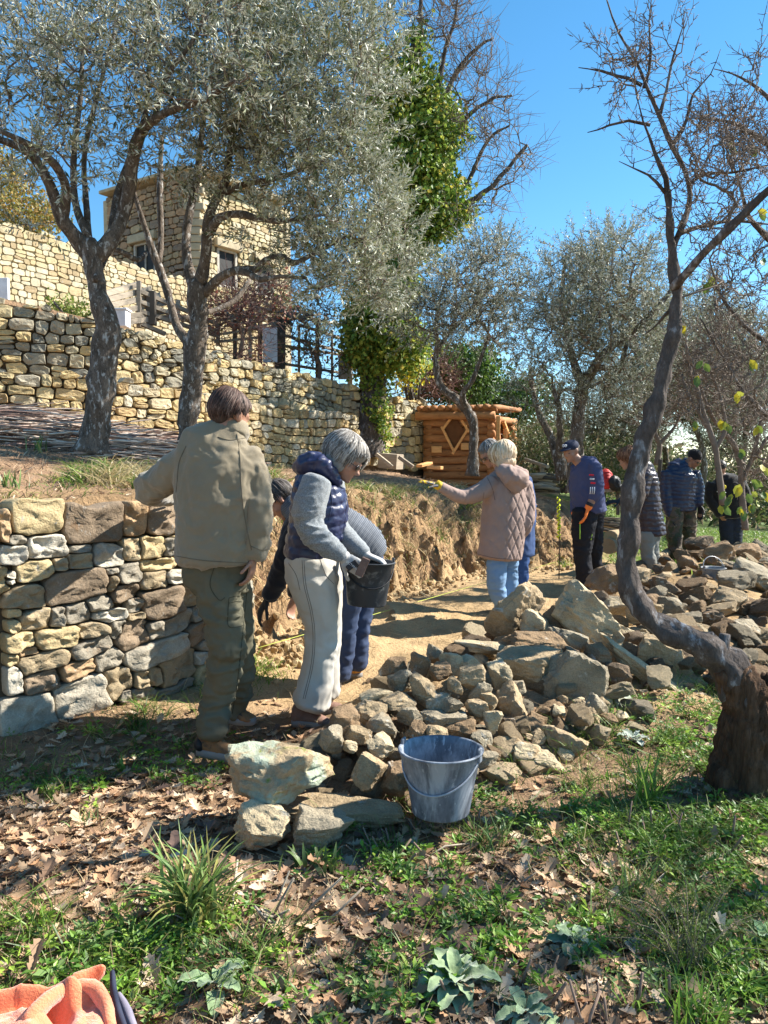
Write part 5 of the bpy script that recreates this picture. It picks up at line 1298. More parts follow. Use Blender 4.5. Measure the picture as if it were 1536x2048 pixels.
# wattle / brushwood pile on the terrace
m_brush = MAT('brushwood', src='tint', scale=10, rough=.85, bump=0)
wp = thing('brushwood_pile', 'long low pile of pale bare branches along the foot of the lower wall', 'brushwood', loc=P(150, 890, 8.2))
rng = np.random.default_rng(9); mb = MB(); og = np.array(wp.location); singles = []
for k in range(900):
    x = rng.uniform(-60, 400); tt = rng.random(); Y = 7.7 + tt * 1.1
    h = max(8, np.interp(x, [-60, 0, 60, 200, 330, 390], [72, 74, 66, 55, 46, 22])) * rng.random() ** .8
    L = rng.uniform(.5, 1.5); p = np.array(P(x, 893 - (Y - 7.7) * 10, Y)); p[2] = H(np.array([p[0]]), np.array([p[1]]))[0] + .02 + h * Y / F
    d = norm(np.array([1, rng.normal(0, .22) + .25, rng.normal(0, .09) - .02]))
    q = np.array([p - d * L / 2, p + rng.normal(0, .025, 3), p + d * L / 2 + rng.normal(0, .03, 3)])
    r = rng.uniform(.004, .011) if k % 14 else .017
    c = np.array([(.58, .45, .36), (.48, .36, .29), (.34, .22, .18), (.66, .55, .46), (.16, .11, .09)][rng.integers(5)])
    V, Fs = tube(q, np.array([r, r * .85, r * .5]), 5 if k % 14 == 0 else 4, cap=False)
    if k % 14 == 0:
        o2 = MB(); o2.add(V - og, Fs, c * .6); o2.obj('branch', m_brush, wp)
    else: mb.add(V - og, Fs, c)
mb.obj('thin_branches', m_brush, wp, kind='stuff')

# ------------------------------------------------------------------ buckets
def lathe(prof, n=48):
    prof = np.array(prof, float); a = np.arange(n) * 2 * math.pi / n
    V = np.stack([prof[:, 0, None] * np.cos(a), prof[:, 0, None] * np.sin(a), np.tile(prof[:, 1, None], (1, n))], -1).reshape(-1, 3)
    m = len(prof); i = np.arange(m - 1)[:, None] * n; j = np.arange(n)[None, :]; jn = (j + 1) % n
    return V, np.stack([i + j, i + jn, i + n + jn, i + n + j], -1).reshape(-1, 4)
def bucket(name, label, loc, R0, R1, Hh, mat, handle, seed=0, tilt=(0, 0, 0), ribs=True, hm=None):
    b = thing(name, label, 'bucket', loc=loc); b.rotation_euler = tilt
    th = .0035
    prof = [(0, .004), (R0 * .9, .004), (R0, .0), (R0 + .002, .006), (R0 + (R1 - R0) * .5, Hh * .5), (R1 - .003, Hh - .035), (R1 + .002, Hh - .03), (R1 + .003, Hh - .008), (R1 + .012, Hh - .004), (R1 + .013, Hh + .001), (R1 + .008, Hh + .004), (R1 - th, Hh), (R1 - .008, Hh - .03), (R0 + (R1 - R0) * .5 - th, Hh * .5), (R0 - th, .012), (0, .012)]
    V, Fq = lathe(prof); a = np.arctan2(V[:, 1], V[:, 0]); V[:, :2] *= (1 + .010 * np.sin(a * 2 + 1) * (V[:, 2] / Hh))[:, None]
    link('bucket_body', mk_mesh('bucket_body', V, Fq, mat, True), b)
    for s in (-1, 1):
        m = MB(); m.add(*boxg((0, 0, 0), (.006, .020, .030), None, .004)); V = m.V[0] + [s * (R1 + .004), 0, Hh - .005]
        link('ear', mk_mesh('ear', V, [np.concatenate(f) for f in m.F.values()], mat, False), b)
    # handle hanging or raised
    ang = handle if handle is not None else 0
    t = np.linspace(0, math.pi, 26)
    P0 = np.stack([(R1 + .012) * np.cos(t), np.sin(t) * (R1 * 1.02) * math.cos(ang), Hh + .005 + np.sin(t) * (R1 * 1.02) * math.sin(ang)], 1)
    if handle is None:
        zz = Hh - .01 - np.sin(t) ** .8 * Hh * .52; rz = R0 + (R1 - R0) * zz / Hh + .007; P0 = np.stack([rz * np.cos(t), -rz * np.sin(t), zz], 1)
    V, Fs = tube(P0, np.full(26, .0042), 8); m = MB(); m.add(V, Fs); m.obj('handle', hm or mat, b)
    return b
m_bucket = MAT('dusty_bucket', base=(.115, .13, .16), var=((0, .5), (.5, 1.0), (1, 1.5)), scale=12, stretch=(1, 1, .35), rough=.6, spec=.35, bump=.25, bscale=60, bdist=.002, spots=[((.34, .37, .42), 9, .50, .66), ((.42, .44, .48), 45, .60, .68)], fine=(60, .2))
m_bucket_h = MAT('dusty_handle', base=(.32, .34, .38), rough=.7, bump=.2)
m_bucket_b = MAT('black_bucket', base=(.030, .033, .038), scale=9, rough=.5, spec=.4, bump=.2, bscale=60, bdist=.002, spots=[((.20, .21, .21), 10, .54, .72), ((.30, .22, .13), 7, .62, .74)])
m_steel = MAT('steel', base=(.35, .36, .38), metal=.8, rough=.45, bump=.1)
bk = P(882, 1502, 3.12)
gz = Hs(bk.x, bk.y)
bucket('grey_bucket', 'large dusty blue-grey bucket standing in front of the stone heap', (bk.x, bk.y, ZY(1622, 3.12) + .0), .118, .164, .262, m_bucket, None, tilt=(math.radians(-2), math.radians(-1), math.radians(-24)), hm=m_bucket_h)
bk2 = P(1427, 1140, 8.2)
bucket('small_bucket', 'small grey bucket with raised wire handle set among the far stones', (bk2.x, bk2.y, ZY(1166, 8.2)), .095, .118, .165, MAT('grey_bucket_far', base=(.22, .23, .24), rough=.6, spots=[((.4, .4, .4), 10, .5, .65)]), math.radians(70), hm=m_steel, tilt=(0, 0, .3))
# ------------------------------------------------------------------ people
JOBS = []
def rings_loft(rows, side=None, n=20, k=1.0, ext=.8):
    """rows: (x, y, z, half width, half depth); the width axis follows `side`"""
    R = np.array(rows, float)
    c = R[:, :3]; ru = R[:, 3]; rv = R[:, 4]
    t = norm(np.gradient(c, axis=0))
    sd = np.array(side if side is not None else (1, 0, 0), float)
    if sd.ndim == 1: sd = np.tile(sd, (len(R), 1))
    u = sd - (sd * t).sum(1)[:, None] * t
    bad = np.linalg.norm(u, axis=1) < .1
    if bad.any(): u[bad] = np.cross(t[bad], [0, 1, .1])
    u = norm(u); v = np.cross(t, u)
    # rounded ends
    C = [c[0] - t[0] * min(ru[0], rv[0]) * ext, c[0] - t[0] * min(ru[0], rv[0]) * ext * .75]; A = [(.25, .25), (.75, .75)]
    cc = np.concatenate([[C[0]], [C[1]], c, [c[-1] + t[-1] * min(ru[-1], rv[-1]) * ext * .75], [c[-1] + t[-1] * min(ru[-1], rv[-1]) * ext]])
    uu = np.concatenate([[u[0]] * 2, u, [u[-1]] * 2]); vv = np.concatenate([[v[0]] * 2, v, [v[-1]] * 2])
    ru = np.concatenate([[ru[0] * .35, ru[0] * .78], ru, [ru[-1] * .78, ru[-1] * .35]]); rv = np.concatenate([[rv[0] * .35, rv[0] * .78], rv, [rv[-1] * .78, rv[-1] * .35]])
    a = np.arange(n) * 2 * math.pi / n; ca, sa = np.cos(a), np.sin(a)
    ca = np.sign(ca) * np.abs(ca) ** k; sa = np.sign(sa) * np.abs(sa) ** k
    V = (cc[:, None] + ru[:, None, None] * ca[None, :, None] * uu[:, None] + rv[:, None, None] * sa[None, :, None] * vv[:, None]).reshape(-1, 3)
    m = len(cc); i = np.arange(m - 1)[:, None] * n; j = np.arange(n)[None, :]; jn = (j + 1) % n
    return V, [np.stack([i + j, i + jn, i + n + jn, i + n + j], -1).reshape(-1, 4), np.array([list(range(n))[::-1], [(m - 1) * n + q for q in range(n)]])]
def limb(rows, step=.04, n=14):
    c = smooth_path(rows, step)
    return rings_loft(np.concatenate([c, c[:, 3:4]], 1), None, n, 1.0, .35)
def ellip(c, r, M=None):
    V, Fc = ICO[2]; V = V * np.array(r)
    if M is not None: V = V @ np.array(M).T
    return V + np.array(c), [Fc]
def fuse(name, parts, voxel, mat, parent, disp=None, smooth=3, **kw):
    mb = MB()
    for V, Fs in parts: mb.add(V, Fs)
    me = mb.mesh(name + '_src', None, False)
    o = bpy.data.objects.new('tmp', me); COL.objects.link(o)
    md = o.modifiers.new('r', 'REMESH'); md.mode = 'VOXEL'; md.voxel_size = voxel; md.adaptivity = 0
    sm = o.modifiers.new('s', 'SMOOTH'); sm.factor = .5; sm.iterations = smooth
    JOBS.append((o, name, mat, parent, disp, kw))
def run_jobs():
    global JOBS
    dg = bpy.context.evaluated_depsgraph_get(); dg.update()
    res = []
    for o, name, mat, parent, disp, kw in JOBS:
        ev = o.evaluated_get(dg); me = ev.to_mesh()
        nv = len(me.vertices); V = np.zeros(nv * 3, np.float32); me.vertices.foreach_get('co', V); V = V.reshape(-1, 3).astype(float)
        N = np.zeros(nv * 3, np.float32); me.vertices.foreach_get('normal', N); N = N.reshape(-1, 3).astype(float)
        nl = len(me.loops); li = np.zeros(nl, np.int32); me.loops.foreach_get('vertex_index', li)
        lt = np.zeros(len(me.polygons), np.int32); me.polygons.foreach_get('loop_total', lt)
        if (lt == 4).all(): Fc = [li.reshape(-1, 4)]
        else:
            st = np.cumsum(lt) - lt
            Fc = [np.stack([li[st[lt == k] + q] for q in range(k)], 1) for k in (3, 4) if (lt == k).any()]
        ev.to_mesh_clear()
        res.append((V, N, Fc))
    for (o, name, mat, parent, disp, kw), (V, N, Fc) in zip(JOBS, res):
        src = o.data; bpy.data.objects.remove(o); bpy.data.meshes.remove(src)
        if disp is not None: V = V + N * disp(V, N)[:, None]
        if parent is not None and parent.location.length > 0: V = V - np.array(parent.location)
        ob = kw.pop('obj', None)
        if ob is not None:
            og = np.array(kw['origin']); ob.data = mk_mesh(name, V, Fc, mat)
        else: link(name, mk_mesh(name, V, Fc, mat), parent, **kw)
    JOBS = []
def frame(f, up=(0, 0, 1)):
    f = norm(np.array(f, float)); up = np.array(up, float); r = norm(np.cross(f, up)); u = np.cross(r, f)
    return np.stack([r, f, u], 1)   # columns: right, forward, up
def head_parts(c, M, s=1.0, beard=False):
    g = lambda x, y, z: np.array(c) + M @ (np.array([x, y, z]) * s)
    E = lambda p, r: ellip(g(*p), np.array(r) * s, M)
    P_ = [E((0, -.012, .030), (.076, .098, .088)), E((0, .022, -.02), (.063, .078, .085)), E((0, .040, -.078), (.040, .048, .036)), E((0, .062, .022), (.058, .032, .030)),
          E((0, .094, -.018), (.013, .016, .030)), E((0, .106, -.034), (.016, .018, .013)), E((0, .083, -.066), (.024, .014, .007)), E((0, .081, -.078), (.022, .013, .007)), E((0, .078, -.100), (.022, .018, .014)),
          E((.038, .062, -.028), (.022, .022, .022)), E((-.038, .062, -.028), (.022, .022, .022)), E((0, .090, .018), (.040, .014, .008))]
    for q in (-1, 1): P_ += [E((q * .078, -.004, -.008), (.010, .020, .032)), E((q * .084, -.012, .002), (.007, .018, .022))]
    return P_
def hand_parts(w, d, nrm, s=1.0, curl=.35, thumb=1, spreadf=.08):
    """w wrist, d direction of the fingers, nrm palm normal; five fingers"""
    d = norm(np.array(d, float)); nrm = np.array(nrm, float); nrm = norm(nrm - (nrm @ d) * d); sd = np.cross(d, nrm) * thumb
    w = np.array(w, float); out = []
    pal = [(*w, .024 * s, .017 * s), (*(w + d * .03 * s), .033 * s, .015 * s), (*(w + d * .06 * s), .040 * s, .014 * s), (*(w + d * .088 * s), .038 * s, .011 * s)]
    out.append(rings_loft(pal, sd, 14))
    for k, (o, L, r) in enumerate(((-.030, .062, .0078), (-.010, .074, .0086), (.011, .080, .0088), (.031, .072, .0085))):
        b = w + d * .075 * s + sd * o * s; dd = norm(d + sd * (o / .03) * spreadf); p = b; rows = [(*p, r * s * 1.1)]; a = curl * .5
        for f_ in (.45, .32, .23):
            v = dd * math.cos(a) + nrm * math.sin(a); p = p + v * (L + .012) * f_ * s; rows.append((*p, r * s)); a += curl
        rows[-1] = (*rows[-1][:3], r * s * .8)
        out.append(rings_loft(np.array([(*q, q[3]) for q in rows]), None, 8))
    b = w + d * .02 * s + sd * .028 * s; v = norm(d * .75 + sd * .75 + nrm * .25); p = b; rows = [(*p, .013 * s)]
    for L in (.035, .030, .024):
        p = p + v * L * s; rows.append((*p, .0098 * s)); v = norm(v + d * .25 + nrm * .25)
    out.append(rings_loft(np.array([(*q, q[3]) for q in rows]), None, 8))
    return out
def folds(amp, s=14, zf=1.0, seed=0, boost=None):
    def f(V, N):
        q = V * np.array([s * .45, s * .45, s * zf])
        w = vnoise(q + fbm(V * 5, seed + 9, 2)[:, None] * 1.6, seed) 
        w2 = vnoise(q * 2.1 + fbm(V * 7, seed + 3, 2)[:, None] * 2, seed + 5)
        r = (np.clip(1 - np.abs(w) * 2.6, -.6, 1) ** 1 * .8 + np.clip(1 - np.abs(w2) * 3, -.6, 1) * .35 + fbm(V * s * .35, seed + 4, 2) * .8)
        a = amp if boost is None else amp * boost(V)
        return r * a
    return f
def near_pts(pts, rad, lo=.5, hi=1.8):
    pts = np.array([tuple(p) for p in pts])
    def g(V):
        d = np.min([((V - p) ** 2).sum(1) for p in pts], 0) ** .5
        return lo + (hi - lo) * np.exp(-(d / rad) ** 2)
    return g
def hair_strands(parent, c, M, s, R, n, zlow, col, mat, seed=0, crown=(0, -.03), hairline=.55, fringe=.02, L0=0, wd=.0035, jit=.004, off=(0, -.012, .030)):
    """ribbons that run from the crown down over the skull; zlow(phi) is where they end"""
    rng = np.random.default_rng(seed); mb = MB()
    for i in range(n):
        phi = rng.uniform(-math.pi, math.pi)        # 0 = forward
        zl = zlow(phi)
        th0 = rng.uniform(0, .5) ** 1; th1 = math.acos(np.clip(zl / R[2], -1, .95)) * rng.uniform(.86, 1.04)
        if th1 < th0 + .15: th0 = max(0, th1 - .5)
        t = np.linspace(th0, th1, 8); ph = phi + rng.normal(0, .12) * (t - th0) + .15 * (t - th0)
        k = 1 + rng.uniform(-.01, .09) + rng.normal(0, .012)
        flare = 1 + .0 * t
        loc = np.stack([np.sin(t) * np.sin(ph) * R[0] * k, np.sin(t) * np.cos(ph) * R[1] * k + crown[1] * (1 - np.sin(np.clip(t, 0, 1.57))), np.cos(t) * R[2] * k], 1) + rng.normal(0, jit * .3, (8, 3))
        W = (np.array(c) + (loc + np.array(off)) * s @ M.T)
        tg = norm(np.gradient(W, axis=0)); nn = norm(W - (np.array(c) + M @ (np.array(off) * s))); sd = np.cross(tg, nn)
        w = wd * s * np.array([.5, .9, 1, 1, 1, .9, .7, .15])[:, None]
        V = np.concatenate([W - sd * w - nn * .001, W + nn * .0018, W + sd * w - nn * .001])
        q = []
        for a in (0, 8):
            for j in range(7): q.append([a + j, a + j + 1, a + 9 + j, a + 8 + j])
        mb.add(V - np.array(parent.location), np.array(q), np.array(col[rng.integers(len(col))]) * rng.uniform(.75, 1.25))
    return mb.obj('hair_strands', mat, parent, kind='stuff')
m_hair = MAT('hair', src='tint', scale=30, rough=.6, spec=.2, bump=0)
def skin_mat(nm, c): return MAT(nm, base=c, var=((0, .85), (1, 1.12)), scale=14, rough=.5, spec=.35, bump=.15, bscale=150, bdist=.002)
m_skin = skin_mat('skin', (.42, .22, .15))
m_skin2 = skin_mat('skin_tanned', (.33, .17, .11))
m_fleece = lambda nm, c, **k: MAT(nm, base=c, var=((0, .88), (1, 1.1)), scale=5, rough=.95, spec=.1, bump=.5, bscale=260, bdist=.003, sheen=.3, **k)
m_cloth = lambda nm, c, **k: MAT(nm, base=c, var=((0, .85), (1, 1.12)), scale=4, rough=.85, spec=.2, bump=.35, bscale=220, bdist=.002, **k)
m_nylon = lambda nm, c: MAT(nm, base=c, var=((0, .85), (1, 1.1)), scale=4, rough=.36, spec=.45, bump=.25, bscale=35, bdist=.004)
m_sole = MAT('rubber_sole', base=(.24, .23, .22), rough=.8, bump=.3)
m_rubber = MAT('black_rubber', base=(.018, .018, .02), rough=.55, bump=.2)
def shoe(parent, heel, toe, h, mat, sole=True, w=.048, ank=None, lab=None, capm=None):
    """boot from heel to toe point (on the ground); h height of the shaft"""
    heel = np.array(heel, float); toe = np.array(toe, float); d = norm(toe - heel); L = np.linalg.norm(toe - heel); z = np.array([0, 0, 1.0]); s = norm(np.cross(d, z))
    P_ = []
    rows = [(*(heel + d * L * .10 + z * .05), .034, .045), (*(heel + d * L * .3 + z * .052), .037, .045), (*(heel + d * L * .55 + z * .045), .042, .036), (*(heel + d * L * .78 + z * .036), w, .028), (*(heel + d * L * .93 + z * .030), w * .85, .020)]
    P_.append(rings_loft(rows, s, 16))
    P_.append(rings_loft([(*(heel + d * L * .22 + z * .05), .042, .042), (*(heel + d * L * .2 + z * h), .044, .046)], s, 14))
    P_.append(ellip(heel + d * L * .45 + z * .075, (.03, .03, .025)))
    fuse('boot', P_, .009, mat, parent, disp=folds(.0035, 26, 1, 3), smooth=2, **({'label': lab} if lab else {}))
    if sole:
        out = []; n = 20
        for t in np.linspace(0, 2 * math.pi, n, endpoint=False):
            u, v = math.cos(t), math.sin(t)
            x = .5 + .52 * u; wd = (w + .004) * (1.0 if x > .6 else .86 - .1 * math.sin((x) * 3)) 
            out.append(heel + d * L * x + s * (np.sign(v) * abs(v) ** .6) * wd)
        out = np.array(out); V = np.concatenate([out, out + z * .022 + 0, out * 1 + z * .038]); V[2 * n:] = (V[2 * n:] - (heel + d * L * .5)) * [.97, .97, 1] + (heel + d * L * .5)
        q = [[a * n + i, a * n + (i + 1) % n, (a + 1) * n + (i + 1) % n, (a + 1) * n + i] for a in (0, 1) for i in range(n)]
        pl = np.array(parent.location)
        link('sole', mk_mesh('sole', V - pl, [np.array(q), np.array([list(range(n))[::-1], [2 * n + i for i in range(n)]])], m_sole, True), parent)
def pxs(Y, rows):
    """(px, py, half width px [, dy [, half depth px]])"""
    out = []
    for q in rows:
        y = Y + (q[3] if len(q) > 3 else 0); p = P(q[0], q[1], y); r = q[2] * y / F
        out.append((p.x, p.y, p.z, r) if len(q) < 5 else (p.x, p.y, p.z, r, q[4] * y / F))
    return out
def torso(Y, rows, side, n=26, k=.9, step=.05):
    c = smooth_path(np.array(pxs(Y, rows)), step)
    return rings_loft(c, side, n, k, .12)
def pt(px, py, Y): return np.array(P(px, py, Y))
def person(label, Y, foot):
    o = link('person', None, None, (0, 0, 0), label, 'person')
    return o
PEOPLE = []
def body(label, parts, voxel, skin, foot, group=None):
    """the body itself is the top-level object; returns it after the mesh is made"""
    mb = MB()
    for V, Fs in parts: mb.add(V, Fs)
    me = mb.mesh('b', None, False); o = bpy.data.objects.new('tmp', me); COL.objects.link(o)
    md = o.modifiers.new('r', 'REMESH'); md.mode = 'VOXEL'; md.voxel_size = voxel; sm = o.modifiers.new('s', 'SMOOTH'); sm.factor = .5; sm.iterations = 2
    dc = o.modifiers.new('d', 'DECIMATE'); dc.ratio = .38
    dg = bpy.context.evaluated_depsgraph_get(); dg.update(); ev = o.evaluated_get(dg); m2 = ev.to_mesh()
    nv = len(m2.vertices); V = np.zeros(nv * 3, np.float32); m2.vertices.foreach_get('co', V); V = V.reshape(-1, 3)
    nl = len(m2.loops); li = np.zeros(nl, np.int32); m2.loops.foreach_get('vertex_index', li); lt = np.zeros(len(m2.polygons), np.int32); m2.polygons.foreach_get('loop_total', lt); st_ = np.cumsum(lt) - lt
    Fc = [np.stack([li[st_[lt == k] + q] for q in range(k)], 1) for k in (3, 4) if (lt == k).any()]
    ev.to_mesh_clear(); bpy.data.objects.remove(o); bpy.data.meshes.remove(me)
    foot = np.array(foot)
    b = link('person', mk_mesh('person', V - foot, Fc, skin), None, loc=foot, label=label, cat='person', group=group)
    return b
def eyes(parent, c, M, s=1.0):
    for q in (-1, 1):
        p = np.array(c) + M @ (np.array([q * .031, .083, -.003]) * s)
        V, Fs = ellip(p - np.array(parent.location), np.array([.012, .008, .007]) * s, M); link('eye', mk_mesh('eye', V, Fs[0], m_eye), parent)
m_eye = MAT('eye', base=(.06, .045, .04), rough=.3, bump=0)
m_glass = MAT('dark_lens', base=(.01, .01, .012), rough=.15, spec=.7, bump=0)
def sunglasses(parent, c, M, s=1.0, clear=False):
    mb = MB(); g = lambda x, y, z: np.array(c) + M @ (np.array([x, y, z]) * s) - np.array(parent.location)
    for q in (-1, 1):
        V, Fs = ellip(g(q * .032, .100, -.004), np.array([.027, .006, .020]) * s, M); mb.add(V, Fs)
        V, Fs = tube(np.array([g(q * .055, .095, .002), g(q * .078, .05, .004), g(q * .083, -.01, .0)]), np.full(3, .0025 * s), 5); mb.add(V, Fs)
    V, Fs = tube(np.array([g(-.012, .106, .002), g(.012, .106, .002)]), np.full(2, .003 * s), 5); mb.add(V, Fs)
    mb.obj('glasses', m_glass, parent)
def cap_hair(parent, c, M, s, mat, R=(.083, .105, .094), extra=(), voxel=.008, amp=.004, seed=1, off=(0, -.022, .040)):
    P_ = [ellip(np.array(c) + M @ (np.array(off) * s), np.array(R) * s, M)]
    for p, r in extra: P_.append(ellip(np.array(c) + M @ (np.array(p) * s), np.array(r) * s, M))
    def dsp(V, N):
        L = (V - np.array(c)) @ M
        return (1 - np.abs(vnoise(L * [60, 20, 20], seed)) * 2) * amp + fbm(L * 18, seed, 2) * amp * 1.5
    fuse('hair', P_, voxel, mat, parent, disp=dsp, smooth=1)

# ---- 1: man in khaki, seen from behind, arm on the wall
Y = 3.85
hc = pt(461, 832, Y + .05); HM = frame((.62, .72, -.30), (.12, .1, 1))
legA = pxs(Y, [(432, 1135, 44, 0), (438, 1200, 43, 0), (452, 1270, 37, -.02), (452, 1310, 33, -.02), (440, 1385, 30, .02), (428, 1440, 29, 0), (425, 1462, 29, 0)])
legB = pxs(Y, [(462, 1135, 38, .12), (474, 1220, 33, .2), (482, 1300, 28, .26), (482, 1370, 24, .32), (474, 1415, 20, .36), (471, 1432, 20, .36)])
armL = pxs(Y, [(392, 914, 34, .02), (352, 935, 34, .03), (322, 962, 31, .08), (300, 978, 28, .16), (308, 986, 25, .36), (326, 990, 22, .58), (338, 992, 20, .70)])
armR = pxs(Y, [(488, 914, 33, .03), (508, 950, 32, .03), (514, 1005, 28, 0), (515, 1050, 26, -.02), (510, 1095, 24, -.02), (508, 1112, 22, -.02)])
tor = [(463, 862, 34, .05, 34), (455, 876, 52, .04, 38), (440, 892, 76, .03, 46), (436, 920, 86, .02, 50), (434, 970, 82, 0, 52), (431, 1030, 79, 0, 54), (429, 1080, 77, 0, 56), (427, 1112, 77, 0, 56), (427, 1124, 77, 0, 55)]
shr = lambda rows, f: [tuple(list(r[:3]) + [v * f for v in r[3:]]) for r in rows]
sc = lambda rows, f: [(*r[:2], r[2] * f, *r[3:4], *([r[4] * f] if len(r) > 4 else [])) for r in rows]
neck = [(*(hc + HM @ np.array([0, -.03, -.05])), .055), (*pt(462, 880, Y + .04), .058)]
handR = pt(509, 1112, Y - .02); handL = pt(340, 992, Y + .74)
parts = head_parts(hc, HM, 1.0) + [limb(neck), torso(Y, sc(tor, .82), (1, .1, 0)), limb(shr(legA, .72)), limb(shr(legB, .75)), limb(shr(armL, .75)), limb(shr(armR, .72))]
parts += hand_parts(handR, (-.15, -.1, -1), (-.9, .1, .2), 1.05, .45, -1) + hand_parts(handL, (.5, .8, -.1), (0, 0, -1), 1.0, .2, 1)
foot = pt(440, 1500, Y); foot[2] = ZY(1512, Y)
p1 = body('man in khaki fleece jacket seen from behind, left arm resting on the stone wall', parts, .0078, m_skin2, foot)
M_KH = m_fleece('khaki_fleece', (.225, .185, .125)); M_OL = m_cloth('olive_cotton', (.115, .105, .070))
elb = [armL[3][:3], armR[2][:3], armR[4][:3], pt(428, 1110, Y)]
fuse('jacket', [torso(Y, tor, (1, .1, 0)), limb(armL), limb(armR)], .010, M_KH, p1, disp=lambda V, N: folds(.009, 15, .8, 1, near_pts(elb, .18, .35, 1.7))(V, N) + folds(.008, 26, .22, 21)(V, N) + fbm(V * 45, 8, 2) * .0022, smooth=3)
fuse('collar', [limb([(*pt(462, 872, Y + .05), .098), (*pt(461, 852, Y + .06), .088)], .01, 22)], .008, M_KH, p1, disp=folds(.004, 20, 2, 5))
kn = [legA[3][:3], legA[5][:3], legA[1][:3], legB[3][:3], legA[6][:3]]
fuse('trousers', [torso(Y, [(432, 1112, 66, .03, 50), (434, 1150, 68, .05, 52), (438, 1180, 55, .06, 48)], (1, .1, 0)), limb(legA), limb(legB)], .011, M_OL, p1, disp=folds(.015, 17, 1.3, 2, near_pts(kn, .18, .45, 1.4)), smooth=3)
M_BOOT = MAT('tan_boot', base=(.24, .125, .055), scale=12, rough=.75, bump=.6, bscale=60, spots=[((.06, .045, .035), 9, .52, .62)])
gA = ZY(1512, Y); gB = ZY(1446, Y + .35)
h0 = pt(396, 1506, Y + .03); t0 = pt(490, 1500, Y - .06); h0[2] = t0[2] = gA
shoe(p1, h0, t0, .11, M_BOOT); h0 = pt(462, 1446, Y + .38); t0 = pt(506, 1440, Y + .33); h0[2] = t0[2] = gB
t0 = h0 + norm(t0 - h0) * .25 * np.array([1, 1, 1]); shoe(p1, h0 - norm(t0 - h0) * .1, t0 - norm(t0 - h0) * .1, .10, M_BOOT)
m_ = MB(); V, Fs = ellip(pt(402, 1486, Y + .02) - foot, (.035, .055, .04)); m_.add(V, Fs); m_.obj('heel_patch', m_rubber, p1)
BRN = [(.060, .032, .024), (.04, .024, .018), (.09, .052, .040), (.15, .10, .08)]
M_HB = MAT('brown_hair', base=(.055, .035, .028), rough=.45, spec=.4, bump=.6, bscale=90, bdist=.004)
cap_hair(p1, hc, HM, 1.02, M_HB, R=(.084, .102, .088), extra=[((0, -.058, -.02), (.058, .036, .046))], voxel=.007)
hair_strands(p1, hc, HM, 1.04, (.085, .108, .094), 1100, lambda ph: np.interp(abs(ph), [0, .9, 1.3, 1.9, 3.15], [.045, .03, -.005, -.055, -.085]), BRN, m_hair, 3)
cap_hair(p1, hc, HM, 1.0, MAT('grey_beard', base=(.16, .14, .13), rough=.8, bump=.7, bscale=120), R=(.055, .05, .042), voxel=.007, off=(0, .045, -.085))

# ---- 2: woman with grey bob, navy quilted vest, black bucket
Y = 4.4
hc = pt(690, 918, Y); HM = frame((.82, -.22, -.52), (.35, 0, 1))
tor2 = [(652, 945, 34, 0, 34), (641, 956, 42, 0, 46), (638, 975, 60, 0, 52), (639, 1005, 66, 0, 57), (638, 1030, 68, 0, 58), (632, 1060, 66, 0, 55), (625, 1090, 68, 0, 52), (620, 1116, 70, 0, 51)]
armN = pxs(Y, [(634, 962, 31, -.19), (622, 1000, 32, -.22), (616, 1040, 29, -.24), (630, 1070, 26, -.26), (658, 1093, 23, -.27), (684, 1112, 16, -.26)])
armF = pxs(Y, [(660, 965, 28, .18), (668, 1010, 28, .20), (668, 1050, 26, .18), (690, 1075, 22, .10), (716, 1096, 18, .03), (730, 1108, 14, .0)])
l2A = pxs(Y, [(620, 1120, 52, -.06), (626, 1165, 50, -.08), (638, 1225, 40, -.08), (642, 1275, 34, -.08), (636, 1340, 34, -.08), (627, 1390, 38, -.08), (623, 1404, 40, -.08)])
l2B = pxs(Y, [(632, 1120, 46, .08), (644, 1180, 42, .10), (652, 1250, 33, .12), (652, 1330, 28, .14), (650, 1385, 32, .16)])
neck = [(*(hc + HM @ np.array([0, -.03, -.05])), .05), (*pt(654, 950, Y), .05)]
parts = head_parts(hc, HM, 1.0) + [limb(neck), torso(Y, sc(tor2, .78), (0, 1, 0)), limb(shr(l2A, .7)), limb(shr(l2B, .7)), limb(shr(armN, .72)), limb(shr(armF, .72))]
wN = pt(688, 1115, Y - .26); wF = pt(733, 1110, Y + .0)
hN = hand_parts(wN, (.75, .1, -.55), (.2, .9, -.2), 1.0, .75, -1); hF = hand_parts(wF, (.85, -.2, -.3), (-.1, -.1, -1), 1.0, .6, 1)
parts += hN + hF
foot = pt(620, 1445, Y - .05); foot[2] = ZY(1450, Y)
p2 = body('grey-haired woman in navy quilted vest and cream trousers carrying a black bucket', parts, .0078, m_skin, foot)
M_NV = m_nylon('navy_quilt', (.022, .028, .075)); M_GF = m_fleece('grey_marl_fleece', (.21, .225, .235), fine=(160, .45)); M_CR = m_cloth('cream_canvas', (.46, .43, .38))
def baffle(pitch, amp, seed=0, tilt=(0, 0)):
    def f(V, N):
        z = V[:, 2] + fbm(V * 6, seed, 2) * .022 + tilt[0] * V[:, 0] + tilt[1] * V[:, 1]
        w = np.abs(np.sin(math.pi * z / pitch)) ** .5
        return ((w - .6) * .55 + fbm(V * [25, 25, 40], seed + 2, 2) * .55 + fbm(V * 7, seed + 5, 2) * .5) * amp
    return f
fuse('vest', [torso(Y, tor2, (0, 1, 0), k=.85)], .0075, M_NV, p2, disp=baffle(.060, .015, 3), smooth=2)
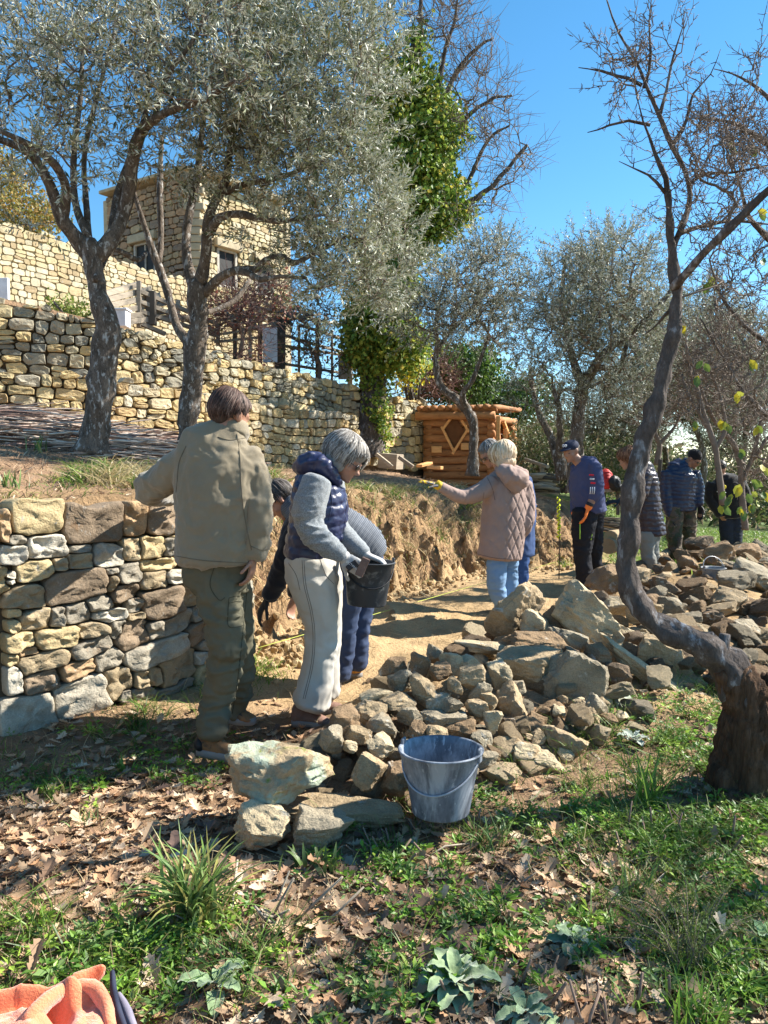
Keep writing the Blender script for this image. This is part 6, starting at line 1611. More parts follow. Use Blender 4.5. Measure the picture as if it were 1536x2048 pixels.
fuse('hood', [limb(pxs(Y, [(604, 940, 20, -.02), (615, 926, 22, -.08), (640, 926, 20, -.12), (664, 948, 13, -.10), (676, 968, 8, -.08)]), .03), limb(pxs(Y, [(604, 940, 20, 0), (622, 926, 22, .1), (650, 930, 19, .13), (672, 948, 12, .12)]), .03), limb(pxs(Y, [(600, 946, 16, 0), (625, 945, 28, 0), (655, 950, 26, 0)]), .03)], .008, M_NV, p2, disp=folds(.008, 20, 1, 8), smooth=3)
e2 = [armN[2][:3], armN[3][:3], armF[2][:3]]
fuse('sleeve', [limb(armN)], .008, M_GF, p2, disp=folds(.011, 16, 1.2, 12, near_pts(e2, .12, .25, 1.5)), smooth=3)
fuse('sleeve', [limb(armF)], .008, M_GF, p2, disp=folds(.010, 16, 1.2, 13, near_pts(e2, .12, .3, 1.4)), smooth=3)
fuse('trousers', [torso(Y, [(620, 1108, 60, 0, 46), (624, 1140, 62, 0, 50), (628, 1165, 56, 0, 48)], (0, 1, 0)), limb(l2A), limb(l2B)], .011, M_CR, p2, disp=folds(.010, 11, .9, 6, near_pts([l2A[3][:3], l2A[6][:3], l2A[0][:3]], .2, .35, 1.3)), smooth=3)
seam = MB(); sm_ = []
for q in ((622, 1116), (630, 1170), (640, 1230), (643, 1280), (637, 1345), (626, 1408)):
    pass
M_GL = m_fleece('grey_work_glove', (.42, .41, .40)); M_GLD = MAT('dark_glove_back', base=(.03, .03, .035), rough=.7, bump=.2)
gp = [ (V, Fs) for V, Fs in hand_parts(wN, (.75, .1, -.55), (.2, .9, -.2), 1.14, .75, -1)] + [limb([(*pt(678, 1106, Y - .26), .036), (*pt(690, 1116, Y - .26), .036)], .01)]
fuse('glove', gp, .006, M_GL, p2, disp=folds(.003, 40, 1, 3), smooth=2)
fuse('glove', hand_parts(wF, (.85, -.2, -.3), (-.1, -.1, -1), 1.14, .6, 1) + [limb([(*pt(722, 1102, Y + .01), .034), (*pt(732, 1110, Y), .033)], .01)], .006, M_GL, p2, smooth=2)
# printed band across the back of the glove, pale letters on black
bm_ = wN + np.array([.045, -.030, -.038])
m_ = MB(); m_.add(*boxg(bm_ - foot, (.034, .006, .016), rotm(0, -.62, .1), .005)); m_.obj('glove_band', M_GLD, p2, smooth=False)
def text_obj(nm, txt, size, loc, R, mat, parent, ext=.0006):
    cu = bpy.data.curves.new(nm, 'FONT'); cu.body = txt; cu.size = size; cu.align_x = 'CENTER'; cu.align_y = 'CENTER'; cu.extrude = ext
    o = bpy.data.objects.new('tmp', cu); COL.objects.link(o); dg = bpy.context.evaluated_depsgraph_get(); me = bpy.data.meshes.new_from_object(o.evaluated_get(dg)); bpy.data.objects.remove(o)
    me.materials.clear(); me.materials.append(mat); o = link(nm, me, parent); M4 = Matrix(np.array(R).tolist()).to_4x4(); M4.translation = Vector(loc); o.matrix_local = M4
    return o
text_obj('lettering', 'OCTANG', .017, bm_ - foot + np.array([0, -.0075, 0]), rotm(0, .62, 0) @ np.array([[1, 0, 0], [0, 0, -1], [0, 1, 0]]), MAT('pale_print', base=(.6, .6, .6), bump=0), p2)
M_SH2 = MAT('brown_shoe', base=(.20, .115, .085), scale=12, rough=.8, bump=.4, bscale=80)
gA = ZY(1450, Y - .06)
h0 = pt(584, 1446, Y - .06); t0 = pt(662, 1438, Y - .10); h0[2] = t0[2] = gA; shoe(p2, h0, t0, .10, M_SH2)
h0 = pt(620, 1436, Y + .16); t0 = pt(692, 1430, Y + .12); h0[2] = t0[2] = gA; shoe(p2, h0, t0, .10, M_SH2)
GRY = [(.30, .275, .25), (.20, .18, .16), (.44, .41, .37), (.12, .105, .09)]
cap_hair(p2, hc, HM, 1.08, MAT('grey_hair', base=(.26, .24, .22), rough=.5, bump=.6, bscale=90, bdist=.004), R=(.088, .108, .090), extra=[((.062, -.02, -.03), (.028, .062, .062)), ((-.062, -.02, -.03), (.028, .062, .062)), ((0, -.07, -.04), (.07, .045, .06)), ((0, .055, .055), (.06, .04, .035))], voxel=.0075)
hair_strands(p2, hc, HM, 1.13, (.092, .118, .100), 1300, lambda ph: np.interp(abs(ph), [0, .5, .8, 1.1, 1.6, 3.15], [.035, .03, .0, -.055, -.085, -.095]), GRY, m_hair, 5, wd=.003)
sunglasses(p2, hc, HM, 1.0)
# black bucket held in front of her
bb_ = pt(733, 1124, Y - .08)
bucket('black_bucket', 'black plaster-stained bucket held by the woman in the navy vest', (bb_[0], bb_[1], ZY(1212, Y - .08) + .01), .108, .138, .245, m_bucket_b, None, tilt=(0, math.radians(3), .2), hm=m_rubber)
tl_ = thing('mason_hammer', 'small wooden float block in the gloved hand over the black bucket rim', 'tool', loc=pt(725, 1134, Y - .30))
m_ = MB(); m_.add(*boxg((0, 0, 0), (.022, .014, .052), rotm(0, .42, 0), .003)); m_.obj('block', MAT('worn_block', base=(.16, .10, .08), scale=20, rough=.8, spots=[((.4, .34, .28), 20, .58, .66)]), tl_, smooth=False)
m_ = MB(); V, Fs = tube(np.array([(-.02, .01, .0), (-.07, .03, .01)]), np.array([.011, .012]), 8); m_.add(V, Fs); m_.obj('handle', m_wood_dark, tl_)
run_jobs()
from mathutils.bvhtree import BVHTree
def draw_on(parent, nms, lines, r, mat, nm='seam', lift=.001):
    """sewn seams: thin cords laid on the cloth along the given lines"""
    vs, fs, n = [], [], 0
    for ch in ([parent] + list(parent.children)):
        if ch.name.split('.')[0] in nms:
            me = ch.data; mw = np.array(parent.location)
            v = np.zeros(len(me.vertices) * 3, np.float32); me.vertices.foreach_get('co', v); v = v.reshape(-1, 3) + mw
            vs.append(v); fs += [[i + n for i in q.vertices] for q in me.polygons]; n += len(v)
    bv = BVHTree.FromPolygons([Vector(q) for q in np.concatenate(vs).tolist()], fs)
    m = MB(); o = Vector((0, 0, CAMZ)); k = 0
    for ln in lines:
        c = smooth_path([(x, y, 0, 0) for x, y in ln], 4.0)
        pts = []
        for x, y in c[:, :2]:
            d = (P(x, y, 3.0) - o).normalized(); h, nr, _, _ = bv.ray_cast(o, d)
            if h is not None: pts.append(np.array(h - d * lift) - np.array(parent.location))
        run = []
        for q in pts + [None]:
            if q is not None and (not run or np.linalg.norm(q - run[-1]) < .09): run.append(q)
            else:
                if len(run) > 2: V, Fs = tube(np.array(run), np.full(len(run), r), 5); m = MB(); m.add(V, Fs); m.obj(nm, mat, parent)
                run = [q] if q is not None else []
M_SEAM1 = m_cloth('dark_khaki_seam', (.14, .115, .08)); M_SEAM2 = m_cloth('dark_stitching', (.07, .055, .05)); M_SEAM3 = m_cloth('olive_seam', (.05, .048, .03))
draw_on(p1, ('jacket',), [[(474, 868), (480, 915), (482, 960), (486, 1010), (494, 1060), (503, 1100)], [(372, 892), (358, 925), (354, 965), (352, 985)], [(352, 1112), (400, 1120), (450, 1124), (506, 1126)], [(500, 1092), (524, 1100), (540, 1096)], [(436, 874), (460, 880), (490, 876)]], .0022, M_SEAM1)
draw_on(p1, ('trousers',), [[(458, 1196), (474, 1192), (492, 1194)], [(458, 1196), (456, 1225), (457, 1252), (474, 1254), (489, 1250)], [(458, 1206), (475, 1203), (492, 1205)], [(496, 1140), (494, 1180), (488, 1240), (482, 1300), (474, 1370), (462, 1440)], [(430, 1130), (420, 1170), (438, 1200), (450, 1195)]], .002, M_SEAM3)
draw_on(p2, ('trousers',), [[(604, 1120), (608, 1170), (620, 1220), (626, 1270), (622, 1330), (606, 1398)], [(608, 1120), (612, 1170), (624, 1220), (630, 1270), (626, 1330), (610, 1398)], [(576, 1125), (592, 1150), (600, 1180)], [(640, 1118), (652, 1150), (668, 1168)]], .0012, M_SEAM2, 'stitching')
draw_on(p2, ('vest',), [[(628, 945), (655, 965), (664, 1000), (658, 1040)], [(628, 945), (606, 965), (598, 1010), (596, 1060)], [(694, 985), (690, 1040), (680, 1090), (678, 1112)]], .003, M_NV, 'piping')

# ---- 3: man bending down behind her
Y = 5.1
hc = pt(560, 1000, Y); HM = frame((-.62, -.1, -.75), (-.75, 0, .65))
tor3 = [(580, 1010, 26, 0, 24), (600, 1022, 52, 0, 38), (640, 1042, 60, 0, 50), (690, 1070, 60, 0, 52), (724, 1094, 56, 0, 50), (738, 1112, 52, .02, 44)]
a3 = pxs(Y, [(598, 1045, 28, -.14), (584, 1090, 27, -.18), (570, 1128, 24, -.18), (552, 1166, 20, -.16), (538, 1194, 16, -.15)])
a3b = pxs(Y, [(610, 1045, 28, .20), (600, 1100, 26, .25), (596, 1150, 22, .22), (590, 1190, 16, .18)])
l3A = pxs(Y, [(712, 1118, 44, -.06), (700, 1170, 38, -.08), (690, 1230, 29, -.08), (684, 1290, 25, -.06), (676, 1352, 26, -.05)])
l3B = pxs(Y, [(728, 1120, 42, .14), (722, 1180, 34, .16), (716, 1235, 28, .16), (712, 1285, 27, .18), (708, 1328, 27, .2)])
parts = head_parts(hc, HM, .98) + [limb([(*(hc + HM @ np.array([0, -.04, -.04])), .055), (*pt(586, 1014, Y), .06)]), torso(Y, sc(tor3, .78), (0, 1, 0)), limb(shr(a3, .72)), limb(shr(a3b, .72)), limb(shr(l3A, .72)), limb(shr(l3B, .72))]
w3 = pt(536, 1196, Y - .15); w3b = pt(589, 1194, Y + .18)
parts += hand_parts(w3, (-.5, 0, -.85), (.5, .2, -.3), 1, .4, 1) + hand_parts(w3b, (-.3, 0, -.95), (.3, -.3, 0), 1, .4, -1)
foot = pt(690, 1360, Y); foot[2] = ZY(1372, Y)
p3 = body('man in ribbed blue-grey pullover bending down behind the woman with the black bucket', parts, .0095, m_skin, foot)
def ribs(pitch, amp):
    def f(V, N):
        a = V[:, 0] * .87 - V[:, 2] * .5
        return np.sin(2 * math.pi * a / pitch) * amp + fbm(V * 9, 3, 2) * .008
    return f
M_RIB = bpy.data.materials.new('ribbed_knit'); M_RIB = MAT('ribbed_knit', base=(.125, .135, .155), rough=.9, spec=.15, bump=.3, bscale=200, bdist=.002)
nt = M_RIB.node_tree; bs_ = [n for n in nt.nodes if n.type == 'BSDF_PRINCIPLED'][0]
wv = nt.nodes.new('ShaderNodeTexWave'); wv.inputs['Scale'].default_value = 34; wv.inputs['Distortion'].default_value = .6; mpp = nt.nodes.new('ShaderNodeMapping'); mpp.inputs['Rotation'].default_value = (0, math.radians(35), 0)
tcx = nt.nodes.new('ShaderNodeTexCoord'); nt.links.new(tcx.outputs['Object'], mpp.inputs[0]); nt.links.new(mpp.outputs[0], wv.inputs['Vector'])
old = bs_.inputs['Base Color'].links[0].from_socket; nt.links.new(mulc(nt, old, ramp(nt, wv.outputs[1], [(.3, (.55, .56, .6)), (.7, (1.25, 1.25, 1.22))])), bs_.inputs['Base Color'])
M_BLK = m_fleece('black_knit', (.014, .014, .018)); M_JN = m_cloth('blue_trousers', (.04, .058, .11))
fuse('pullover', [torso(Y, tor3, (0, 1, 0))], .010, M_RIB, p3, disp=ribs(.03, .0025), smooth=2)
fuse('sleeve', [limb(a3)], .010, M_BLK, p3, disp=folds(.008, 14, 1, 4), smooth=2); fuse('sleeve', [limb(a3b)], .010, M_BLK, p3, disp=folds(.008, 14, 1, 5), smooth=2)
fuse('collar', [limb(pxs(Y, [(574, 1006, 26, 0), (588, 1014, 30, 0)]), .02)], .009, M_RIB, p3, smooth=1)
fuse('trousers', [torso(Y, [(728, 1104, 50, .02, 44), (722, 1135, 52, .03, 46)], (0, 1, 0)), limb(l3A), limb(l3B)], .013, M_JN, p3, disp=folds(.010, 13, 1, 7), smooth=3)
fuse('glove', hand_parts(w3, (-.5, 0, -.85), (.5, .2, -.3), 1.2, .4, 1), .007, MAT('black_glove', base=(.02, .02, .02), rough=.7, bump=.2), p3, smooth=2)
M_OB = MAT('orange_boot', base=(.50, .25, .06), scale=12, rough=.75, bump=.3)
h0 = pt(682, 1372, Y - .05); t0 = pt(640, 1372, Y - .02); h0[2] = t0[2] = ZY(1374, Y - .05); t0 = h0 + norm(t0 - h0) * .27; shoe(p3, h0, t0, .10, M_OB)
h0 = pt(724, 1354, Y + .22); t0 = pt(690, 1354, Y + .2); h0[2] = t0[2] = ZY(1356, Y + .2); t0 = h0 + norm(t0 - h0) * .27; shoe(p3, h0, t0, .12, M_OB)
DK = [(.05, .04, .035), (.09, .075, .065), (.16, .14, .13)]
cap_hair(p3, hc, HM, .98, MAT('dark_grey_hair', base=(.06, .05, .045), rough=.5, bump=.6, bscale=90), voxel=.008, extra=[((0, -.07, -.03), (.062, .04, .05))])
hair_strands(p3, hc, HM, 1.0, (.085, .108, .096), 260, lambda ph: np.interp(abs(ph), [0, .9, 1.3, 1.9, 3.15], [.05, .03, .0, -.05, -.08]), DK, m_hair, 4)

# ---- 4: woman in mauve quilted coat, arm stretched out to the left
Y = 7.0
hc = pt(1003, 914, Y); HM = frame((-.88, .38, -.22), (-.05, 0, 1))
tor4 = [(1012, 942, 16, 0, 16), (1010, 950, 34, 0, 26), (1011, 965, 47, 0, 34), (1012, 1000, 50, 0, 38), (1009, 1040, 49, 0, 40), (1004, 1080, 48, 0, 40), (1000, 1114, 47, 0, 40)]
a4 = pxs(Y, [(985, 966, 20, -.1), (958, 984, 19, -.16), (930, 993, 17, -.2), (905, 986, 14, -.24), (880, 973, 11, -.28)])
a4b = pxs(Y, [(1045, 968, 20, .05), (1052, 1010, 19, .05), (1050, 1050, 17, 0), (1035, 1075, 13, .15)])
l4A = pxs(Y, [(996, 1110, 22, -.05), (993, 1150, 19, -.08), (994, 1180, 17, -.08), (1006, 1215, 15, -.05), (1014, 1252, 13, 0)])
l4B = pxs(Y, [(1018, 1110, 21, .08), (1018, 1150, 17, .10), (1022, 1185, 16, .12), (1032, 1225, 13, .15), (1036, 1250, 12, .15)])
parts = head_parts(hc, HM, .98) + [limb([(*(hc + HM @ np.array([0, -.03, -.06])), .05), (*pt(1010, 948, Y), .055)]), torso(Y, sc(tor4, .78), (.8, .6, 0)), limb(shr(a4, .7)), limb(shr(a4b, .7)), limb(shr(l4A, .8)), limb(shr(l4B, .8))]
w4 = pt(880, 972, Y - .28); parts += hand_parts(w4, (-1, 0, .32), (0, .1, -1), 1, .12, 1, .2)
w4b = pt(1034, 1078, Y + .16); parts += hand_parts(w4b, (-.6, .3, -.4), (0, 1, 0), 1, .5, 1)
foot = pt(1015, 1252, Y); foot[2] = ZY(1262, Y)
p4 = body('blonde woman in mauve quilted hooded coat pointing left with her outstretched arm', parts, .0125, m_skin, foot)
M_MV = m_cloth('mauve_quilt', (.30, .215, .185)); M_LJ = m_cloth('light_jeans', (.16, .26, .40))
def diamonds(V, N):
    u = V[:, 0] * .8 + V[:, 1] * .6; z = V[:, 2]
    d = np.minimum(np.abs(((u * .9 + z * .5) / .085) % 1 - .5), np.abs(((u * .9 - z * .5) / .085) % 1 - .5)) * 2
    w = (V[:, 0] > PX(1005, 7.0)) & (V[:, 2] < ZY(975, 7.0))
    q = 1 - np.clip((1 - (1 - d)) , 0, 1)
    edge = np.exp(-((1 - np.maximum(np.abs(((u * .9 + z * .5) / .085) % 1 - .5), np.abs(((u * .9 - z * .5) / .085) % 1 - .5)) * 2) / .16) ** 2)
    return -edge * .010 * (.3 + .7 * w) + fbm(V * 8, 3, 2) * .012
fuse('coat', [torso(Y, tor4, (.8, .6, 0), k=.9), limb(a4), limb(a4b)], .0095, M_MV, p4, disp=diamonds, smooth=2)
fuse('hood', [limb(pxs(Y, [(1000, 938, 14, -.16), (1022, 952, 22, -.2), (1046, 962, 18, -.16)]), .03), limb(pxs(Y, [(1016, 948, 20, -.15), (1030, 972, 16, -.18), (1034, 982, 10, -.18)]), .03), limb(pxs(Y, [(994, 944, 12, 0), (1020, 942, 16, 0), (1050, 952, 14, 0)]), .03)], .0095, M_MV, p4, disp=folds(.008, 12, 1, 3), smooth=3)
fuse('jeans', [limb(l4A), limb(l4B)], .009, M_LJ, p4, disp=folds(.008, 14, 1.4, 9), smooth=2)
fuse('glove', hand_parts(w4, (-1, 0, .32), (0, .1, -1), 1.15, .12, 1, .2), .007, MAT('grey_yellow_glove', base=(.10, .10, .11), rough=.7, spots=[((.75, .5, .03), 9, .5, .55)]), p4, smooth=2)
cu_ = MB(); V, Fs = tube(np.array([pt(884, 975, Y - .28), pt(872, 968, Y - .28)]) - foot, np.array([.042, .042]), 12); cu_.add(V, Fs); cu_.obj('glove_cuff', MAT('yellow_cuff', base=(.70, .45, .03), rough=.7), p4)
h0 = pt(1022, 1262, Y + .02); h0[2] = ZY(1266, Y); t0 = h0 + np.array([-.2, -.12, 0]); shoe(p4, h0, t0, .09, m_rubber); h0 = h0 + np.array([.1, .2, 0]); shoe(p4, h0, h0 + np.array([-.2, -.1, 0]), .09, m_rubber)
BLD = [(.50, .38, .24), (.62, .49, .33), (.36, .25, .15), (.70, .60, .46)]
cap_hair(p4, hc, HM, 1.02, MAT('blonde_hair', base=(.50, .37, .24), rough=.5, bump=.6, bscale=80), R=(.092, .108, .098), extra=[((.07, -.02, -.05), (.03, .065, .06)), ((-.07, -.02, -.05), (.03, .065, .06)), ((0, -.075, -.05), (.08, .04, .06))], voxel=.009)
hair_strands(p4, hc, HM, 1.07, (.096, .116, .104), 800, lambda ph: np.interp(abs(ph), [0, .5, .8, 1.1, 1.6, 3.15], [.03, .02, -.02, -.07, -.10, -.11]), BLD, m_hair, 6, wd=.0045)
sunglasses(p4, hc, HM, 1.0)

# ---- 5: man behind her
Y = 7.5
hc = pt(980, 908, Y); HM = frame((-.75, -.35, -.5), (-.3, 0, 1))
tor5 = [(1004, 935, 16, 0, 16), (1012, 950, 36, 0, 24), (1022, 985, 40, 0, 28), (1034, 1030, 38, .02, 28), (1040, 1080, 34, .05, 27), (1040, 1110, 32, .05, 26)]
l5A = pxs(Y, [(1040, 1100, 20, 0), (1040, 1150, 17, 0), (1042, 1190, 15, .05), (1044, 1232, 13, .08)])
l5B = pxs(Y, [(1026, 1100, 20, .15), (1024, 1150, 17, .18), (1024, 1190, 15, .2), (1026, 1228, 13, .22)])
a5 = pxs(Y, [(1046, 960, 17, .1), (1056, 1000, 16, .12), (1058, 1040, 14, .05), (1050, 1070, 11, -.05)])
parts = head_parts(hc, HM, 1.0) + [limb([(*(hc + HM @ np.array([0, -.03, -.06])), .055), (*pt(1006, 944, Y), .06)]), torso(Y, sc(tor5, .8), (.6, .8, 0)), limb(shr(l5A, .8)), limb(shr(l5B, .8)), limb(shr(a5, .75))] + hand_parts(pt(1050, 1072, Y - .05), (-.2, 0, -1), (-1, 0, 0), 1, .5, 1)
foot = pt(1036, 1232, Y); foot[2] = ZY(1240, Y)
p5 = body('grey-haired man with dark sunglasses mostly hidden behind the woman in the mauve coat', parts, .012, m_skin2, foot)
fuse('jacket', [torso(Y, tor5, (.6, .8, 0)), limb(a5)], .012, m_cloth('blue_jacket', (.04, .07, .16)), p5, disp=folds(.008, 12, 1, 3))
fuse('jeans', [limb(l5A), limb(l5B)], .011, m_cloth('dark_jeans', (.035, .075, .19)), p5, disp=folds(.008, 14, 1.4, 9), smooth=2)
sunglasses(p5, hc, HM, 1.0)
cap_hair(p5, hc, HM, 1.0, MAT('salt_hair', base=(.12, .11, .10), rough=.5, bump=.6, bscale=80), voxel=.009)
hair_strands(p5, hc, HM, 1.03, (.085, .108, .096), 240, lambda ph: np.interp(abs(ph), [0, .9, 1.3, 1.9, 3.15], [.05, .03, .0, -.05, -.08]), [(.2, .19, .18), (.09, .08, .07), (.32, .31, .30)], m_hair, 8)
h0 = pt(1050, 1238, Y + .05); h0[2] = foot[2]; shoe(p5, h0, h0 + np.array([-.22, -.14, 0]), .09, m_rubber); h0 = h0 + np.array([-.06, .22, 0]); shoe(p5, h0, h0 + np.array([-.22, -.14, 0]), .09, m_rubber)
run_jobs()
draw_on(p4, ('coat',), [[(968, 985), (962, 1030), (958, 1095)], [(955, 1108), (990, 1116), (1030, 1118), (1044, 1114)], [(972, 950), (984, 975), (990, 1000)]], .003, m_cloth('mauve_seam', (.16, .11, .10)))

# ---- 6: man with cap, blue sweatshirt, orange gloves
Y = 8.9
hc = pt(1142, 903, Y); HM = frame((-.72, -.62, -.25), (-.12, 0, 1))
tor6 = [(1160, 920, 12, 0, 13), (1168, 928, 26, 0, 20), (1172, 945, 32, 0, 24), (1174, 975, 33, 0, 26), (1178, 1005, 33, 0, 26), (1182, 1026, 34, 0, 27)]
a6 = pxs(Y, [(1188, 932, 14, -.12), (1194, 960, 13.5, -.18), (1192, 985, 12, -.2), (1184, 1000, 9, -.2)])
a6f = pxs(Y, [(1187, 994, 9, -.2), (1178, 1014, 6.5, -.22)])
a6b = pxs(Y, [(1154, 934, 13, .15), (1150, 968, 12.5, .2), (1150, 1000, 10, .15), (1149, 1024, 8, .08)])
l6A = pxs(Y, [(1170, 1024, 26, -.05), (1166, 1060, 23, -.06), (1164, 1100, 18, -.06), (1168, 1140, 16, -.05), (1168, 1178, 15, -.05)])
l6B = pxs(Y, [(1184, 1024, 24, .15), (1186, 1070, 20, .2), (1190, 1115, 15, .25), (1192, 1150, 13, .3), (1193, 1170, 12, .3)])
w6 = pt(1176, 1017, Y - .22); w6b = pt(1149, 1028, Y + .08)
parts = head_parts(hc, HM, 1.0) + [limb([(*(hc + HM @ np.array([0, -.03, -.06])), .058), (*pt(1160, 928, Y), .06)]), torso(Y, sc(tor6, .8), (.7, -.7, 0)), limb(shr(l6A, .75)), limb(shr(l6B, .75)), limb(shr(a6, .7)), limb(a6f), limb(shr(a6b, .75))]
parts += hand_parts(w6, (-.3, -.1, -1), (-.9, .3, 0), 1, .35, 1) + hand_parts(w6b, (-.1, 0, -1), (.6, -.5, 0), 1, .35, -1)
foot = pt(1172, 1185, Y); foot[2] = ZY(1186, Y)
p6 = body('man in dark cap, blue sweatshirt and bright orange gloves looking over his shoulder', parts, .012, m_skin2, foot)
M_BS = m_cloth('blue_sweatshirt', (.062, .072, .145)); M_BP = m_cloth('black_work_trousers', (.016, .016, .020))
fuse('sweatshirt', [torso(Y, tor6, (.7, -.7, 0)), limb(a6), limb(a6b)], .011, M_BS, p6, disp=folds(.010, 11, .8, 3), smooth=3)
fuse('trousers', [limb(l6A), limb(l6B)], .011, M_BP, p6, disp=folds(.010, 12, 1.2, 9), smooth=2)
M_OG = MAT('orange_glove', base=(.85, .20, .035), rough=.6, bump=.2)
fuse('glove', hand_parts(w6, (-.3, -.1, -1), (-.9, .3, 0), 1.22, .35, 1) + [limb([(*pt(1179, 1010, Y - .22), .044), (*w6, .040)], .01)], .008, M_OG, p6, smooth=2)
fuse('glove', hand_parts(w6b, (-.1, 0, -1), (.6, -.5, 0), 1.2, .35, -1) + [limb([(*pt(1149, 1022, Y + .08), .042), (*w6b, .04)], .01)], .008, M_OG, p6, smooth=2)
m_ = MB(); V, Fs = tube(np.array([pt(1181, 1006, Y - .22), pt(1178, 1012, Y - .22)]) - foot, np.array([.043, .043]), 14); m_.add(V, Fs); m_.obj('wristwatch', m_rubber, p6)
bad = [(1183, 950, 9, 3.2, (.5, .02, .04)), (1184, 958, 9, 3.2, (.6, .6, .62)), (1186, 966, 9, 3.6, (.5, .02, .04))]
for k, (x, y, w, h, c_) in enumerate(bad):
    m_ = MB(); m_.add(*boxg(pt(x, y, Y - .285) - foot, (w / 2 * Y / F, .008, h / 2 * Y / F), rotm(0, .05, -.2), .003)); m_.obj('sleeve_patch', MAT('patch%d' % 0 if 0 else 'sleeve_patch_colour', base=c_, bump=0), p6, smooth=False)
for k in range(3):
    m_ = MB(); a = pt(1181 + k * 4, 974, Y - .282 - .003 * k); b = pt(1180 + k * 4, 988, Y - .275 - .003 * k); V, Fs = tube(np.array([a, (a + b) / 2 + np.array([0, -.01, 0]), b]) - foot, np.full(3, .0055), 5); m_.add(V, Fs); m_.obj('sleeve_stripe', m_white, p6)
m_ = MB(); V, Fs = tube(np.array([pt(1160, 1043, Y - .20), pt(1160, 1078, Y - .20)]) - foot, np.full(2, .006), 5); m_.add(V, Fs); V, Fs = tube(np.array([pt(1184, 1040, Y - .17), pt(1185, 1060, Y - .16), pt(1182, 1080, Y - .16)]) - foot, np.full(3, .006), 5); m_.add(V, Fs); m_.obj('pocket_piping', MAT('lime_piping', base=(.35, .6, .08), bump=0), p6)
M_CAP = m_cloth('navy_cap', (.025, .03, .055))
fuse('cap', [ellip(hc + HM @ np.array([0, -.012, .060]), (.090, .108, .072), HM), ellip(hc + HM @ np.array([0, .095, .045]), (.070, .075, .010), HM)], .008, M_CAP, p6, smooth=1)
m_ = MB()
for s_ in (-1, 1):
    V, Fs = tube(np.array([hc + HM @ np.array([-.02 + 0, .098, .092 + s_ * .0]), hc + HM @ np.array([s_ * .018, .100, .092 + .014]), hc + HM @ np.array([s_ * .03, .090, .092])]) - foot, np.full(3, .005), 5); m_.add(V, Fs)
    V, Fs = tube(np.array([hc + HM @ np.array([0, .1, .09]), hc + HM @ np.array([s_ * .018, .1, .078]), hc + HM @ np.array([s_ * .03, .092, .09])]) - foot, np.full(3, .005), 5); m_.add(V, Fs)
m_.obj('cap_emblem', m_white, p6)
eyes(p6, hc, HM)
cap_hair(p6, hc, HM, .97, MAT('short_grey_hair', base=(.14, .12, .10), rough=.6), voxel=.009)
h0 = pt(1178, 1186, Y - .03); h0[2] = foot[2]; shoe(p6, h0, h0 + np.array([-.24, -.13, 0]), .10, m_rubber); h0 = pt(1200, 1172, Y + .32); h0[2] = foot[2] + .0; shoe(p6, h0, h0 + np.array([-.20, -.18, 0]), .10, m_rubber)

# ---- 7: woman in long dark puffer coat behind the leaning trunk
Y = 9.6
hc = pt(1254, 918, Y); HM = frame((-.85, -.2, -.35), (-.15, 0, 1))
tor7 = [(1276, 930, 14, 0, 14), (1284, 944, 24, 0, 22), (1290, 965, 29, 0, 26), (1292, 1000, 30, 0, 27), (1297, 1035, 31, 0, 28), (1302, 1070, 30, 0, 28)]
a7 = pxs(Y, [(1290, 950, 14, -.2), (1284, 985, 13, -.24), (1268, 1000, 11, -.25), (1244, 1002, 9, -.25)])
a7b = pxs(Y, [(1284, 950, 13, .2), (1278, 985, 12, .25), (1262, 1002, 10, .2), (1240, 1004, 8, .12)])
l7A = pxs(Y, [(1296, 1066, 17, -.08), (1294, 1095, 14, -.08), (1298, 1120, 13, -.06), (1304, 1146, 12, -.05)])
l7B = pxs(Y, [(1306, 1066, 16, .12), (1304, 1100, 13, .12), (1308, 1125, 12, .14), (1312, 1142, 11, .15)])
w7 = pt(1240, 1002, Y - .25)
parts = head_parts(hc, HM, 1.0) + [limb([(*(hc + HM @ np.array([0, -.03, -.06])), .052), (*pt(1274, 938, Y), .055)]), torso(Y, sc(tor7, .8), (.15, 1, 0)), limb(shr(l7A, .8)), limb(shr(l7B, .8)), limb(shr(a7, .75)), limb(shr(a7b, .75))] + hand_parts(w7, (-1, -.1, -.05), (0, .3, -1), 1, .3, 1) + hand_parts(pt(1238, 1004, Y + .12), (-1, -.1, -.05), (0, .3, -1), 1, .3, -1)
foot = pt(1304, 1146, Y); foot[2] = ZY(1150, Y)
p7 = body('woman with reddish curls in a long dark puffer coat half hidden by the leaning trunk', parts, .012, m_skin, foot)
fuse('puffer_coat', [torso(Y, tor7, (.15, 1, 0)), limb(a7), limb(a7b)], .010, m_nylon('brown_black_puffer', (.040, .030, .040)), p7, disp=baffle(.062, .018, 3), smooth=2)
fuse('hood', [limb(pxs(Y, [(1278, 932, 12, -.05), (1292, 934, 14, 0), (1300, 944, 11, .03)]), .03)], .010, m_nylon('dark_hood', (.03, .025, .028)), p7, smooth=3)
fuse('trousers', [limb(l7A), limb(l7B)], .011, m_cloth('grey_trousers', (.22, .22, .20)), p7, disp=folds(.010, 12, 1.2, 9), smooth=2)
fuse('glove', hand_parts(w7, (-1, -.1, -.05), (0, .3, -1), 1.2, .3, 1), .009, m_rubber, p7, smooth=2)
cap_hair(p7, hc, HM, 1.05, MAT('reddish_hair', base=(.16, .065, .035), rough=.5, bump=.8, bscale=60), R=(.098, .112, .098), voxel=.009, amp=.012, extra=[((0, -.08, -.04), (.08, .05, .06))])
